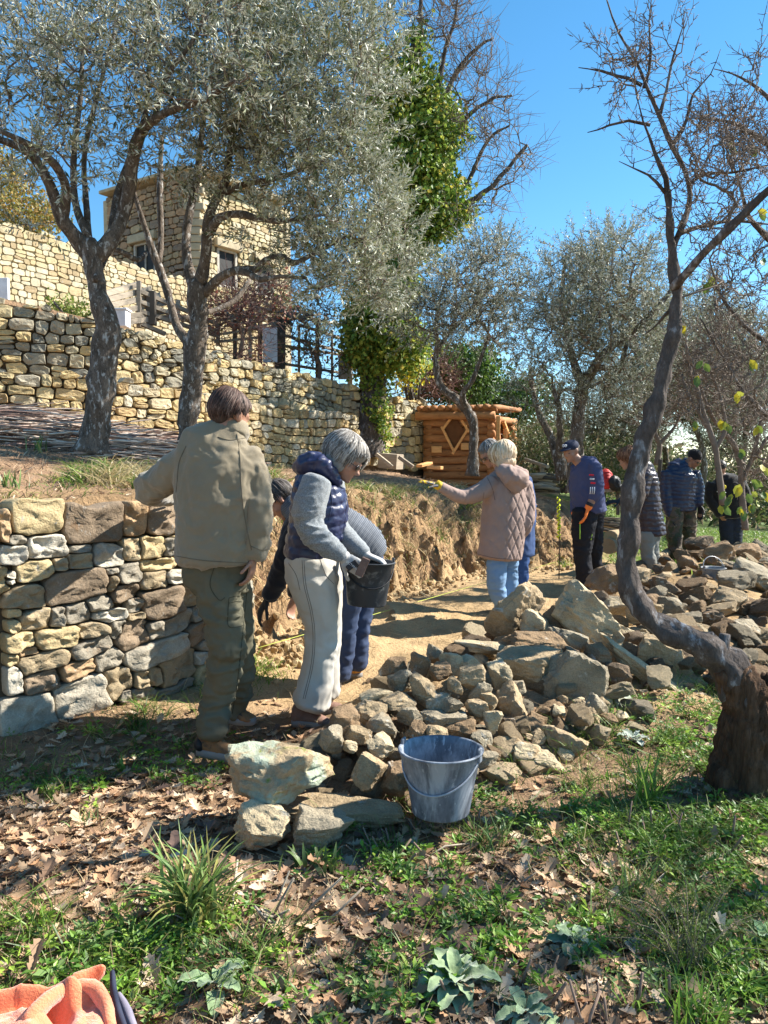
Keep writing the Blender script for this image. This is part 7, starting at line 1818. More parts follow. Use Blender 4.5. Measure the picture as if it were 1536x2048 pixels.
hair_strands(p7, hc, HM, 1.1, (.10, .118, .10), 260, lambda ph: np.interp(abs(ph), [0, .7, 1.1, 1.6, 3.15], [.04, .01, -.05, -.08, -.09]), [(.22, .09, .045), (.14, .06, .03), (.34, .17, .09)], m_hair, 9, jit=.02)
h0 = pt(1310, 1150, Y - .03); h0[2] = foot[2]; shoe(p7, h0, h0 + np.array([-.24, -.08, 0]), .09, m_rubber); h0 = h0 + np.array([.05, .2, 0]); shoe(p7, h0, h0 + np.array([-.24, -.08, 0]), .09, m_rubber)

# ---- 8: man with black beanie and navy puffer jacket
Y = 10.8
hc = pt(1388, 918, Y); HM = frame((.50, -.62, -.55), (.2, -.2, 1))
tor8 = [(1372, 930, 13, 0, 13), (1362, 936, 26, 0, 20), (1361, 950, 34, 0, 24), (1361, 980, 33, 0, 25), (1361, 1005, 32, 0, 24), (1361, 1020, 32, 0, 24)]
a8 = pxs(Y, [(1336, 945, 13, -.05), (1333, 980, 12.5, -.05), (1336, 1015, 11, -.08), (1342, 1032, 8, -.1)])
a8b = pxs(Y, [(1388, 946, 13, .0), (1396, 975, 12, 0), (1397, 1000, 10, -.05), (1399, 1010, 8, -.08)])
l8A = pxs(Y, [(1350, 1016, 18, -.05), (1349, 1050, 16, -.08), (1350, 1095, 14, -.08), (1351, 1138, 13, -.05)])
l8B = pxs(Y, [(1374, 1016, 18, .05), (1378, 1050, 15, .05), (1376, 1090, 13, .12), (1376, 1126, 12, .2)])
parts = head_parts(hc, HM, 1.0) + [limb([(*(hc + HM @ np.array([0, -.03, -.06])), .058), (*pt(1368, 936, Y), .06)]), torso(Y, sc(tor8, .8), (1, .2, 0)), limb(shr(l8A, .8)), limb(shr(l8B, .8)), limb(shr(a8, .75)), limb(shr(a8b, .75))] + hand_parts(pt(1343, 1034, Y - .1), (.2, 0, -1), (.6, -.3, 0), 1, .3, 1) + hand_parts(pt(1400, 1012, Y - .08), (.1, 0, -1), (-.6, -.3, 0), 1, .3, -1)
foot = pt(1360, 1140, Y); foot[2] = ZY(1144, Y)
p8 = body('man in black beanie and navy puffer jacket looking down at the ground', parts, .0125, m_skin2, foot)
fuse('puffer_jacket', [torso(Y, tor8, (1, .2, 0)), limb(a8), limb(a8b), limb(pxs(Y, [(1352, 932, 12, .1), (1366, 928, 14, .12), (1380, 936, 10, .05)]), .03)], .011, m_nylon('navy_puffer', (.012, .022, .060)), p8, disp=baffle(.055, .015, 7), smooth=2)
fuse('camouflage_trousers', [limb(l8A), limb(l8B)], .011, MAT('camouflage', base=(.10, .075, .055), rough=.85, spots=[((.05, .06, .035), 9, .5, .53), ((.20, .16, .11), 7, .58, .61), ((.02, .018, .016), 8, .62, .65)]), p8, disp=folds(.012, 12, 1.2, 9), smooth=2)
fuse('beanie', [ellip(hc + HM @ np.array([0, -.018, .050]), (.090, .108, .088), HM)], .009, m_fleece('black_beanie', (.012, .012, .014)), p8, smooth=1)
sunglasses(p8, hc, HM, 1.0)
fuse('glove', hand_parts(pt(1400, 1012, Y - .08), (.1, 0, -1), (-.6, -.3, 0), 1.25, .3, -1), .009, m_rubber, p8); fuse('glove', hand_parts(pt(1343, 1034, Y - .1), (.2, 0, -1), (.6, -.3, 0), 1.25, .3, 1), .009, m_rubber, p8)
h0 = pt(1350, 1142, Y + .04); h0[2] = foot[2]; shoe(p8, h0, h0 + np.array([.08, -.26, 0]), .10, m_rubber); h0 = pt(1380, 1128, Y + .25); h0[2] = foot[2] + .02; shoe(p8, h0, h0 + np.array([.12, -.25, 0]), .10, m_rubber)

# ---- 9: man in black sweatshirt
Y = 12.4
hc = pt(1441, 938, Y); HM = frame((.05, -.80, -.55), (0, -.4, 1))
tor9 = [(1444, 950, 10, 0, 12), (1447, 958, 24, 0, 18), (1452, 972, 34, 0, 22), (1456, 995, 33, 0, 24), (1460, 1020, 28, 0, 22), (1461, 1034, 25, 0, 21)]
a9 = pxs(Y, [(1424, 968, 12, 0), (1418, 990, 11, 0), (1428, 1012, 10, -.05), (1440, 1030, 8, -.08)])
a9b = pxs(Y, [(1480, 966, 12, 0), (1490, 990, 11, 0), (1492, 1010, 10, -.05), (1484, 1026, 8, -.08)])
l9A = pxs(Y, [(1452, 1030, 15, 0), (1453, 1060, 13, -.02), (1454, 1090, 12, 0), (1455, 1118, 11, .02)])
l9B = pxs(Y, [(1470, 1030, 15, 0), (1471, 1060, 13, -.02), (1470, 1090, 12, 0), (1470, 1118, 11, .02)])
parts = head_parts(hc, HM, 1.0) + [limb([(*(hc + HM @ np.array([0, -.03, -.06])), .058), (*pt(1446, 958, Y), .065)]), torso(Y, sc(tor9, .8), (1, 0, 0)), limb(shr(l9A, .8)), limb(shr(l9B, .8)), limb(shr(a9, .75)), limb(shr(a9b, .75))] + hand_parts(pt(1441, 1031, Y - .08), (.5, 0, -.7), (.6, .3, 0), 1, .4, 1) + hand_parts(pt(1483, 1028, Y - .08), (-.4, 0, -.8), (-.6, .3, 0), 1, .4, -1)
foot = pt(1462, 1118, Y); foot[2] = ZY(1122, Y)
p9 = body('dark-haired man in black sweatshirt with a small yellow chest badge at the far right', parts, .0125, m_skin2, foot)
fuse('sweatshirt', [torso(Y, tor9, (1, 0, 0)), limb(a9), limb(a9b)], .012, m_fleece('black_sweat', (.012, .012, .014)), p9, disp=folds(.010, 11, .8, 3), smooth=3)
fuse('trousers', [limb(l9A), limb(l9B)], .012, m_cloth('charcoal_trousers', (.018, .022, .035)), p9, disp=folds(.012, 12, 1.2, 9), smooth=2)
cap_hair(p9, hc, HM, 1.0, MAT('black_hair', base=(.02, .016, .014), rough=.5, bump=.6), voxel=.010, off=(0, -.028, .046))
eyes(p9, hc, HM)
m_ = MB(); m_.add(*ellip(pt(1449, 974, Y - .20) - foot, (.028, .012, .034))); m_.obj('chest_badge', MAT('yellow_badge', base=(.75, .6, .05), bump=0), p9)
m_ = MB(); V, Fs = tube(np.array([pt(1434, 983, Y - .22), pt(1442, 986, Y - .22), pt(1452, 985, Y - .22)]) - foot, np.array([.008, .012, .006]), 5); m_.add(V, Fs); m_.obj('chest_print', m_white, p9)
for dx in (-.05, .08):
    h0 = np.array([foot[0] + dx, foot[1] + .05, foot[2]]); shoe(p9, h0, h0 + np.array([dx * .5, -.27, 0]), .10, m_rubber)
run_jobs()

# the old stump under the leaning tree: one rough mass that the trunk grows out of
fr_, YF_ = STUMP
def srow(x, y, r, dy=0, dep=.8): q = pxs(YF_, [(x, y, r, dy, r * dep)])[0]; return q
def bark_ridges(V, N):
    c = P(1512, 1500, YF_ + .02); a = np.arctan2(V[:, 1] - c.y, V[:, 0] - c.x)
    q = np.stack([np.cos(a) * 3.2, np.sin(a) * 3.2, V[:, 2] * 2.0], 1)
    r = 1 - np.abs(vnoise(q * 2.2 + fbm(V * 6, 2, 2)[:, None] * .8, 4)) * 2.2
    r2 = 1 - np.abs(vnoise(q * 5.5 + fbm(V * 9, 3, 2)[:, None], 6)) * 2.2
    return np.clip(r, -.8, 1) * .020 + np.clip(r2, -.8, 1) * .009 + fbm(V * 40, 5, 3) * .007
fuse('stump', [rings_loft([srow(1508, 1612, 112), srow(1506, 1585, 96), srow(1506, 1545, 82), srow(1508, 1500, 72), srow(1510, 1455, 66), srow(1512, 1415, 56), srow(1500, 1398, 34)], (1, 0, 0), 26),
    rings_loft([srow(1545, 1600, 70, .1), srow(1540, 1500, 50, .08), srow(1540, 1400, 44, .05), srow(1548, 1370, 26, .05)], (1, 0, 0), 20),
    limb(pxs(YF_, [(1520, 1480, 48, .02), (1500, 1420, 43), (1478, 1372, 38), (1462, 1340, 33)]), .03, 22), ellip(pt(1448, 1560, YF_ - .04), (.05, .07, .07)), ellip(pt(1470, 1600, YF_ - .1), (.09, .09, .05))], .010, m_bark_st, fr_, disp=bark_ridges, smooth=4)
run_jobs()
# ------------------------------------------------------------------ ground cover
def proj(x, y, z):
    dy = y; dz = z - CAMZ
    f = dy * CP - dz * SP; u = dy * SP + dz * CP
    return 768 + x / f * F, 1024 - u / f * F
def field(blobs, px, py):
    r = np.zeros(px.shape)
    for b in blobs: r = np.maximum(r, b[4] * np.exp(-(((px - b[0]) / b[2]) ** 2 + ((py - b[1]) / b[3]) ** 2) ** 1.5))
    return r
GRASS = [(250, 1480, 240, 60, .45), (60, 1540, 130, 60, .7), (340, 1410, 130, 60, .8), (490, 1350, 50, 40, 1.2), (80, 1950, 420, 110, 1.0), (480, 1950, 200, 90, .5), (880, 1680, 200, 60, .6), (1230, 1640, 330, 150, 1.15), (1400, 1500, 180, 120, 1.2), (1230, 1480, 110, 60, 1.2), (1050, 1600, 130, 70, 1.0),
         (1480, 1780, 160, 160, .5), (1520, 1980, 200, 120, .6), (1080, 1810, 220, 110, .4), (700, 1700, 120, 60, .4), (1000, 1760, 120, 80, .6), (900, 1960, 700, 60, .25), (1500, 1300, 120, 60, .7)]
WEED = [(100, 1960, 480, 110, 1.0), (380, 1890, 200, 60, .6), (250, 1500, 180, 60, .6), (80, 1560, 110, 50, .8), (400, 1560, 90, 30, .5), (1100, 1600, 170, 80, 1.3), (1050, 1800, 220, 110, .9), (1300, 1700, 220, 110, .7), (1420, 1480, 140, 100, .9), (1500, 1720, 110, 120, 1.0), (1450, 1960, 200, 120, .6), (800, 1720, 160, 70, .5), (700, 1960, 300, 100, .35), (1000, 1960, 300, 90, .5)]
def front_samples(n, rng, ymax=5.2):
    u = rng.random(n); y = (1.3 ** .5 + (ymax ** .5 - 1.3 ** .5) * u) ** 2      # denser near the camera
    x = rng.uniform(-.62, .62, n) * y * 1.12
    d, par = bank_sd(x, y)
    ok = (d < .02)
    return x[ok], y[ok]
def blades(mb, x, y, z, L, W, rng, cols, lean=.5, bend=.6, og=None, dirz=1.0):
    n = len(x); a = rng.uniform(0, 2 * math.pi, n); ln = np.abs(rng.normal(0, lean, n))
    d0 = norm(np.stack([np.cos(a) * ln, np.sin(a) * ln, np.full(n, dirz)], 1)); out = np.stack([np.cos(a), np.sin(a), np.zeros(n)], 1)
    sd = np.cross(d0, rng.normal(size=(n, 3))); sd = norm(sd)
    b = np.stack([x, y, z], 1); rows = []
    for k, t in enumerate((0, .35, .7)):
        p = b + d0 * (L * t)[:, None] + (out * .7 + np.array([0, 0, -.6])) * (L * bend * t * t)[:, None]
        w = W * (1, .9, .6)[k] * .5
        rows += [p - sd * w[:, None], p + sd * w[:, None]]
    t = 1.0; rows.append(b + d0 * L[:, None] + (out * .7 + np.array([0, 0, -.6])) * (L * bend)[:, None])
    V = np.stack(rows, 1).reshape(-1, 3); i = np.arange(n)[:, None] * 7
    cols = np.array(cols); w = cols[:, 3] / cols[:, 3].sum()
    C = cols[rng.choice(len(cols), n, p=w)][:, :3] * rng.uniform(.75, 1.25, (n, 1))
    mb.add(V, [i + np.array([[0, 1, 3, 2]]), i + np.array([[2, 3, 5, 4]]), i + np.array([[4, 5, 6]])], np.repeat(C, 7, 0))
m_grass = MAT('grass_blade', src='tint', scale=3, rough=.45, spec=.35, bump=0, transl=.35)
GC = [(.10, .19, .03, 4), (.16, .25, .04, 3), (.06, .12, .025, 3), (.30, .26, .10, 1.2), (.20, .27, .08, 1)]
DC = [(.42, .34, .18, 4), (.34, .26, .13, 3), (.50, .42, .25, 2), (.16, .22, .05, .8)]
rng = np.random.default_rng(314)
mb = MB()
x, y = front_samples(150000, rng); z = Hv(x, y); px, py = proj(x, y, z)
w = field(GRASS, px, py) * (.75 + .9 * fbm2(x * 4, y * 4, 71, 3)) * np.clip(.35 + y / 4, .5, 1)
w = w * np.clip(.55 + 2.2 * fbm2(x * 2.2, y * 2.2, 79, 3), .12, 1.5)
k = rng.random(len(x)) < w * .5
blades(mb, x[k], y[k], z[k] - .005, rng.uniform(.035, .12, k.sum()) * (1 + .5 * (px[k] > 1150)), rng.uniform(.002, .0045, k.sum()), rng, GC, .45, .5)
# longer clumps
cx, cy = front_samples(900, rng); cz = Hv(cx, cy); cpx, cpy = proj(cx, cy, cz); kk = rng.random(len(cx)) < field(GRASS, cpx, cpy) * .6
for a, b in zip(cx[kk], cy[kk]):
    n = rng.integers(10, 34); xx = a + rng.normal(0, .02, n); yy = b + rng.normal(0, .02, n)
    blades(mb, xx, yy, Hv(xx, yy) - .01, rng.uniform(.09, .24, n), rng.uniform(.003, .0065, n), rng, GC, .45, .7)
mb.obj('grass', m_grass, None, smooth=False, kind='stuff', label='green grass growing thickly in the right foreground and along the wall foot', cat='grass')
# broad-leaved weeds
mb = MB(); x, y = front_samples(24000, rng); z = Hv(x, y); px, py = proj(x, y, z)
k = rng.random(len(x)) < field(WEED, px, py) * .28 * np.clip(.7 + 2.6 * fbm2(x * 2.6, y * 2.6, 73, 3), .05, 1.8); x, y, z = x[k], y[k], z[k]
n = len(x); q = 18
bx = np.repeat(np.stack([x, y, z + rng.uniform(.0, .03, n)], 1), q, 0); hh = rng.uniform(.2, 1, n * q)[:, None]
a = rng.uniform(0, 6.28, n * q); rad = rng.uniform(.0, .035, n * q)[:, None] 
base = bx + np.stack([np.cos(a), np.sin(a), np.zeros(n * q)], 1) * rad + np.array([0, 0, .035]) * hh
d = norm(np.stack([np.cos(a), np.sin(a), rng.uniform(-.1, .9, n * q)], 1)); nr = norm(rng.normal(size=(n * q, 3)) * .5 + np.array([0, 0, 1]))
LL = rng.uniform(.011, .032, n * q) * np.repeat(rng.uniform(.7, 1.4, n), q)
V, Fq = leaf_quads(base, d, LL, LL * .5, rng, nrm=nr)
wc = np.array([(.14, .27, .03), (.20, .36, .045), (.08, .17, .03), (.28, .40, .06), (.16, .25, .08)]); C = np.repeat(wc[rng.integers(0, 5, n)], q, 0) * rng.uniform(.75, 1.25, (n * q, 1))
mb.add(V, Fq, np.repeat(C, 4, 0)); mb.obj('ground_weeds', m_grass, None, smooth=False, kind='stuff', label='small bright green leafy weeds between grass and dead leaves', cat='weeds')
# oak leaf litter
def oak_outline():
    pts = [(0, 0)]; prof = [(.10, .05), (.2, .16), (.26, .08), (.38, .26), (.46, .13), (.58, .32), (.66, .17), (.78, .24), (.86, .12), (.94, .11)]
    return [(w_, t_) for t_, w_ in prof], prof
PR = np.array([(.0, .015), (.12, .05), (.22, .17), (.29, .09), (.40, .27), (.48, .14), (.60, .33), (.68, .18), (.80, .25), (.88, .12), (.96, .10), (1.0, .0)])
def oak_leaves(base, yaw, L, curl, tiltx, tilty, rng):
    """(n*24 verts) midrib + both edges"""
    n = len(base); m = len(PR); t = PR[:, 0]; w = PR[:, 1]
    jit = 1 + rng.normal(0, .22, (n, m)); ys = t[None] * L[:, None]; ws = w[None] * L[:, None] * jit
    zc = curl[:, None] * L[:, None] * (4 * (t - .5) ** 2 - .6)[None] ; ze = np.abs(tiltx)[:, None] * ws * 1.1
    mid = np.stack([ws * 0, ys, zc], -1); le = np.stack([-ws, ys + ws * .2, zc + ze], -1); ri = np.stack([ws, ys + ws * .2, zc + ze * tilty[:, None]], -1)
    V = np.stack([le, mid, ri], 2)   # n, m, 3, 3
    ca, sa = np.cos(yaw), np.sin(yaw)
    X = V[..., 0] * ca[:, None, None] - V[..., 1] * sa[:, None, None]; Y_ = V[..., 0] * sa[:, None, None] + V[..., 1] * ca[:, None, None]
    roll = rng.normal(0, .25, (n, 1, 1)); Z = V[..., 2] + roll * V[..., 0]* .6 + np.maximum(0, rng.normal(0, .25, (n, 1, 1))) * V[..., 1]
    V = np.stack([X, Y_, Z], -1) + base[:, None, None]
    i = np.arange(n)[:, None, None] * m * 3 + np.arange(m - 1)[None, :, None] * 3
    Fq = np.concatenate([i + np.array([0, 1, 4, 3]), i + np.array([1, 2, 5, 4])], 1).reshape(-1, 4)
    return V.reshape(-1, 3), Fq
LITC = [(.46, .32, .20, 4), (.36, .24, .15, 3), (.26, .16, .10, 2), (.54, .42, .30, 2), (.42, .25, .14, 2), (.20, .13, .10, 1)]
LITB = [(200, 1680, 330, 170, 1.0), (300, 1580, 260, 70, 1.0), (600, 1850, 400, 180, .75), (700, 2000, 400, 120, 1.0), (1250, 1950, 340, 150, 1.2), (1100, 1780, 300, 140, .95), (1350, 1700, 260, 160, .7), (250, 1480, 250, 60, .55), (100, 1850, 200, 80, .5), (1000, 1700, 400, 160, .3), (520, 1480, 90, 60, .9), (1450, 1450, 160, 120, .5), (1480, 1340, 80, 60, .6), (60, 2000, 300, 100, .35), (850, 1750, 160, 80, .7), (1500, 1850, 130, 150, .5)]
x, y = front_samples(26000, rng, 5.4); z = Hv(x, y); px, py = proj(x, y, z)
k = rng.random(len(x)) < field(LITB, px, py) * .62; x, y, z = x[k], y[k], z[k]; px, py = px[k], py[k]
n = len(x); base = np.stack([x, y, z + rng.uniform(.002, .022, n)], 1); L = rng.uniform(.04, .086, n)
LC = np.array(LITC); C = LC[rng.choice(len(LC), n, p=LC[:, 3] / LC[:, 3].sum())][:, :3] * rng.uniform(.75, 1.3, (n, 1))
yaw = rng.uniform(0, 6.28, n); curl = rng.uniform(.0, .28, n); tx = rng.uniform(0, .9, n); ty = rng.uniform(.2, 1.2, n)
V, Fq = oak_leaves(base, yaw, L, curl, tx, ty, rng); Cv = np.repeat(C, 36, 0)
size = L / y * ((px > 10) & (px < 1530) & (py < 2040))
order = np.argsort(-size); big = order[:220]; sel = np.zeros(n, bool); sel[big] = True
V = V.reshape(n, 36, 3); F1 = Fq[:22]
rest = V[~sel].reshape(-1, 3); nr_ = (~sel).sum()
link('leaf_litter', mk_mesh('leaf_litter', rest, (F1[None] + np.arange(nr_)[:, None, None] * 36).reshape(-1, 4), m_leaf_dry, False, np.repeat(C[~sel], 36, 0)), kind='stuff', label='dead oak leaves lying thickly over the path and the near ground', cat='leaf litter')
for i in big:
    o0 = base[i]
    zone = 'left of the picture middle' if px[i] < 768 else 'right of the picture middle'
    link('oak_leaf', mk_mesh('oak_leaf', V[i] - o0, F1, m_leaf_dry, False, np.repeat(C[i:i + 1], 36, 0)), None, loc=o0, label='curled dry oak leaf lying on the nearest ground ' + zone, cat='leaf', group='dry oak leaves on the near ground, ' + zone)
# straw, chips and small dead bits everywhere
mb = MB(); x, y = front_samples(16000, rng, 9); z = Hv(x, y); n = len(x)
blades(mb, x, y, z + .004, rng.uniform(.03, .13, n), rng.uniform(.0015, .004, n), rng, [(.46, .37, .22, 3), (.30, .22, .13, 2), (.20, .14, .09, 2)], 3.0, .15)
# terrace soil: litter and dry grass
xt = rng.uniform(-6, 3.2, 60000); yt = rng.uniform(3.2, 15, 60000); d, par = bank_sd(xt, yt); k = (d > .28) & (rng.random(60000) < np.clip(3.2 / yt, .2, .8)); xt, yt = xt[k], yt[k]; ld, _ = line_side(LP, xt, yt); k = ld < -.1; xt, yt = xt[k], yt[k]
zt = Hv(xt, yt); n = len(xt)
blades(mb, xt, yt, zt + .005, rng.uniform(.03, .10, n), rng.uniform(.003, .008, n), rng, [(.40, .28, .18, 3), (.30, .19, .12, 3), (.20, .12, .08, 2), (.50, .40, .28, 1)], 2.2, .2)
mb.obj('dry_straw', m_leaf_dry, None, smooth=False, kind='stuff', label='dry straw, bark chips and dead stems scattered over the ground', cat='straw')
mb = MB()
# green strip on top of the near wall, and round the tree feet
n = 9000; xt = rng.uniform(-4.2, -1.0, n); yt = rng.uniform(3.0, 7.5, n); d, par = bank_sd(xt, yt)
k = (d > .26) & (rng.random(n) < np.exp(-((d - .75) / .45) ** 2) * (.5 + 1.2 * fbm2(xt * 2, yt * 2, 75, 3))); xt, yt = xt[k], yt[k]
blades(mb, xt, yt, Hv(xt, yt) - .005, rng.uniform(.04, .11, k.sum()), rng.uniform(.004, .008, k.sum()), rng, GC + [(.40, .38, .12, 2)], .8, .6)
# dry and green tufts along the bank edge
for i in range(210):
    par = rng.uniform(3.7, 9.2); kk = int(par); p = BANK[kk] * (1 - par + kk) + BANK[kk + 1] * (par - kk); dd = norm(BANK[kk + 1] - BANK[kk]); nn = np.array([-dd[1], dd[0]])
    c = p + nn * rng.uniform(.42, 1.2) ; n = rng.integers(14, 40); s = .03 + .02 * p[1] / 8
    xx = c[0] + rng.normal(0, s, n); yy = c[1] + rng.normal(0, s, n); tall = rng.random() < (.55 if p[1] < 9.5 else .25)
    L = rng.uniform(.10, .22, n) * (1.5 if tall else 1.0)
    blades(mb, xx, yy, Hv(xx, yy) - .01, L, rng.uniform(.0035, .007, n) * (1 + p[1] / 12), rng, DC if rng.random() < .7 else GC + [(.26, .34, .05, 3)], .45, .7)
for cx_, cy_, Y_, n, Ls, cc in ((745, 985, 9.0, 130, .28, GC + [(.28, .36, .05, 5)]), (815, 965, 9.6, 120, .26, DC + [(.2, .28, .08, 4)]), (590, 930, 7.2, 140, .42, DC), (620, 950, 7.4, 140, .36, DC), (560, 935, 6.9, 100, .34, DC), (880, 950, 10.6, 130, .25, GC), (930, 950, 11, 130, .22, GC), (960, 960, 11.2, 100, .22, DC), (1125, 985, 11.6, 90, .26, GC + [(.28, .36, .05, 5)]), (700, 960, 8.6, 90, .25, GC), (498, 1350, 5.35, 220, .16, [(.20, .34, .04, 3), (.14, .25, .04, 2), (.34, .36, .10, 1)]), (520, 1370, 5.2, 130, .13, [(.20, .32, .04, 3), (.30, .28, .10, 1)])):
    b = P(cx_, cy_, Y_); xx = b.x + rng.normal(0, .10, n); yy = b.y + rng.normal(0, .10, n)
    blades(mb, xx, yy, Hv(xx, yy) - .01, rng.uniform(.4, 1, n) * Ls, rng.uniform(.004, .008, n), rng, cc, .4, .6)
# far grass at the right
n = 26000; xt = rng.uniform(3.0, 16, n); yt = rng.uniform(8.5, 26, n); k = rng.random(n) < np.clip((yt - 8.5) / 3, 0, 1) * np.clip((xt - .28 * yt + .2) * 1.5, 0, 1); xt, yt = xt[k], yt[k]
blades(mb, xt, yt, Hv(xt, yt), rng.uniform(.07, .16, k.sum()), rng.uniform(.010, .022, k.sum()), rng, [(.14, .25, .035, 4), (.20, .30, .05, 3), (.10, .16, .03, 2), (.34, .28, .14, 1.4)], .6, .5)
mb.obj('wild_grass', m_grass, None, smooth=False, kind='stuff', label='wild green and straw-coloured grass along the bank edge, terrace and far meadow', cat='grass')
# roots and clods hanging on the dug face
mb = MB(); n = 9500; par = rng.uniform(4.0, 9.4, n); kk = par.astype(int); f_ = (par - kk)[:, None]; p = BANK[kk] * (1 - f_) + BANK[kk + 1] * f_; dd = norm(BANK[kk + 1] - BANK[kk]); nn = np.stack([-dd[:, 1], dd[:, 0]], 1)
o_ = rng.uniform(.02, .62, n); xy = p + nn * o_[:, None]; zz_ = Hv(xy[:, 0], xy[:, 1])
nrm3 = np.stack([-nn[:, 0], -nn[:, 1], np.full(n, .5)], 1)
b = np.stack([xy[:, 0], xy[:, 1], zz_], 1) + norm(nrm3) * .012
L = rng.uniform(.04, .16, n); d = norm(np.stack([-nn[:, 0] * .3, -nn[:, 1] * .3, -np.ones(n)], 1) + rng.normal(0, .35, (n, 3))); e = b + d * L[:, None] + norm(nrm3) * (L * .25)[:, None]; m1 = (b + e) / 2 + norm(nrm3) * rng.uniform(0, .02, (n, 1)); sd = norm(np.cross(d, nrm3)) * rng.uniform(.0018, .0042, (n, 1))
V = np.stack([b - sd, b + sd, m1 + sd, m1 - sd, e], 1).reshape(-1, 3); i = np.arange(n)[:, None] * 5
RCc = np.array([(.40, .27, .13), (.24, .14, .07), (.18, .10, .055), (.50, .38, .20), (.12, .07, .04)])
mb.add(V, [i + np.array([[0, 1, 2, 3]]), i + np.array([[3, 2, 4]])], np.repeat(RCc[rng.integers(0, 5, n)], 5, 0))
mb.obj('bank_roots', m_leaf_dry, None, smooth=False, kind='stuff', label='matted roots and dry fibres hanging from the dug earth bank', cat='roots')
mb = MB(); Vr, Fr = rock_shape(77, 1, planes=5, rough=.08)
for i in range(1300):
    par = rng.uniform(3.9, 9.4); kk = int(par); p = BANK[kk] * (1 - par + kk) + BANK[kk + 1] * (par - kk); dd = norm(BANK[kk + 1] - BANK[kk]); nn = np.array([-dd[1], dd[0]]); c = p + nn * rng.uniform(-.5, .5) * (1 if i % 3 else .5)
    s = rng.uniform(.012, .045) * (1.4 if i % 9 == 0 else 1); Rm = rotm(*rng.uniform(0, 6, 3))
    mb.add((Vr * [1, .8, .8] * s) @ Rm.T + np.array([c[0], c[1], Hs(c[0], c[1]) + s * .2]), Fr, np.array([(.36, .25, .13), (.30, .20, .10), (.42, .32, .18)][i % 3]))
mb.obj('earth_clods', MAT('clod', src='tint', rough=1, bump=.8, bscale=60), None, smooth=False, kind='stuff', label='crumbled earth clods on and below the dug bank', cat='earth')

# sticks and cut stems in the foreground
SG = 'dry twigs lying in the foreground'
for k in range(40):
    x = rng.uniform(-.5, 1.3); y = rng.uniform(1.9, 3.0); L = rng.uniform(.10, .30); a = rng.uniform(0, 3.1); z0 = Hs(x, y)
    p = np.array([x, y, z0 + .015]); d = np.array([math.cos(a), math.sin(a) * .7, rng.uniform(-.02, .25)])
    r = rng.uniform(.0018, .0045); V, Fs = tube(np.array([-d * L / 2, rng.normal(0, .01, 3), d * L / 2]), np.array([r, r, r * .6]), 6, k, .2)
    m = MB(); m.add(V, Fs); o = m.obj('twig', m_wood_grey if k % 3 else m_twig, None, loc=p, label='thin dry twig lying among the weeds of the foreground', cat='twig', group=SG)
def stem_clump(name, label, px, py, n, Lr, seed, spread=.12, mat=None, lean=.4):
    r_ = np.random.default_rng(seed); Yg = None
    lo, hi = 1.2, 6.0
    for _ in range(40):
        md = (lo + hi) / 2; p = P(px, py, md)
        if p.z > Hs(p.x, p.y): lo = md
        else: hi = md
    g = P(px, py, lo); t = thing(name, label, 'plant', loc=g)
    for k in range(n):
        b = np.array([r_.normal(0, spread), r_.normal(0, spread * .5), 0]); b[2] = Hs(g.x + b[0], g.y + b[1]) - g.z - .01
        d = norm(np.array([r_.normal(0, lean), r_.normal(0, lean), 1])); L = r_.uniform(*Lr); rr = r_.uniform(.0025, .0055)
        V, Fs = tube(np.array([b, b + d * L * .5 + r_.normal(0, .006, 3), b + d * L]), np.array([rr, rr, rr * .85]), 6, k, .2); m = MB(); m.add(V, Fs); m.obj('stem', mat or m_wood_grey, t)
    return t
m_stem = MAT('cut_stem', base=(.22, .15, .11), scale=8, stretch=(1, 1, .3), rough=.85, bump=.3)
stem_clump('dead_weed', 'clump of short cut woody stems at the bottom edge right of the big felted rosette', 1110, 2010, 16, (.06, .16), 3, .10, m_stem)
stem_clump('dead_weed', 'dry stalk clump in front of the grey bucket', 850, 1660, 16, (.06, .15), 4, .10, m_stem, .6)
stem_clump('dead_weed', 'dry stalk clump left of the grey bucket, near the picture middle', 790, 1720, 12, (.08, .16), 5, .10, m_stem, .7)
stem_clump('dead_weed', 'upright dry stalks in the right foreground below the stump', 1330, 1690, 14, (.07, .16), 6, .14, m_stem, .3)
stem_clump('dead_weed', 'fallen grey stalks beside the big iris-like tuft', 560, 1840, 10, (.12, .24), 7, .08, None, 1.4)

def ground_at(px, py):
    lo, hi = 1.2, 16.0
    for _ in range(40):
        md = (lo + hi) / 2; p = P(px, py, md)
        if p.z > Hs(p.x, p.y): lo = md
        else: hi = md
    return P(px, py, lo)
def strap_leaf(L, W, bend, nseg=9, fold=.25):
    t = np.linspace(0, 1, nseg); w = W * .5 * np.clip(np.sin(math.pi * (t * .86 + .14)) ** .6, .06, 1) * (1 - t ** 3 * .6); w[-1] = 0
    ang = bend * t ** 1.3; xx = np.cumsum(np.concatenate([[0], np.sin(ang[1:]) * L / (nseg - 1)])); zz = np.cumsum(np.concatenate([[0], np.cos(ang[1:]) * L / (nseg - 1)]))
    mid = np.stack([xx, 0 * t, zz], 1); l = mid + np.stack([0 * t, -w, w * fold], 1); r = mid + np.stack([0 * t, w, w * fold], 1)
    V = np.concatenate([l, mid, r]); i = np.arange(nseg - 1)
    return V, np.concatenate([np.stack([i, i + 1, i + 1 + nseg, i + nseg], 1), np.stack([i + nseg, i + nseg + 1, i + 1 + 2 * nseg, i + 2 * nseg], 1)])
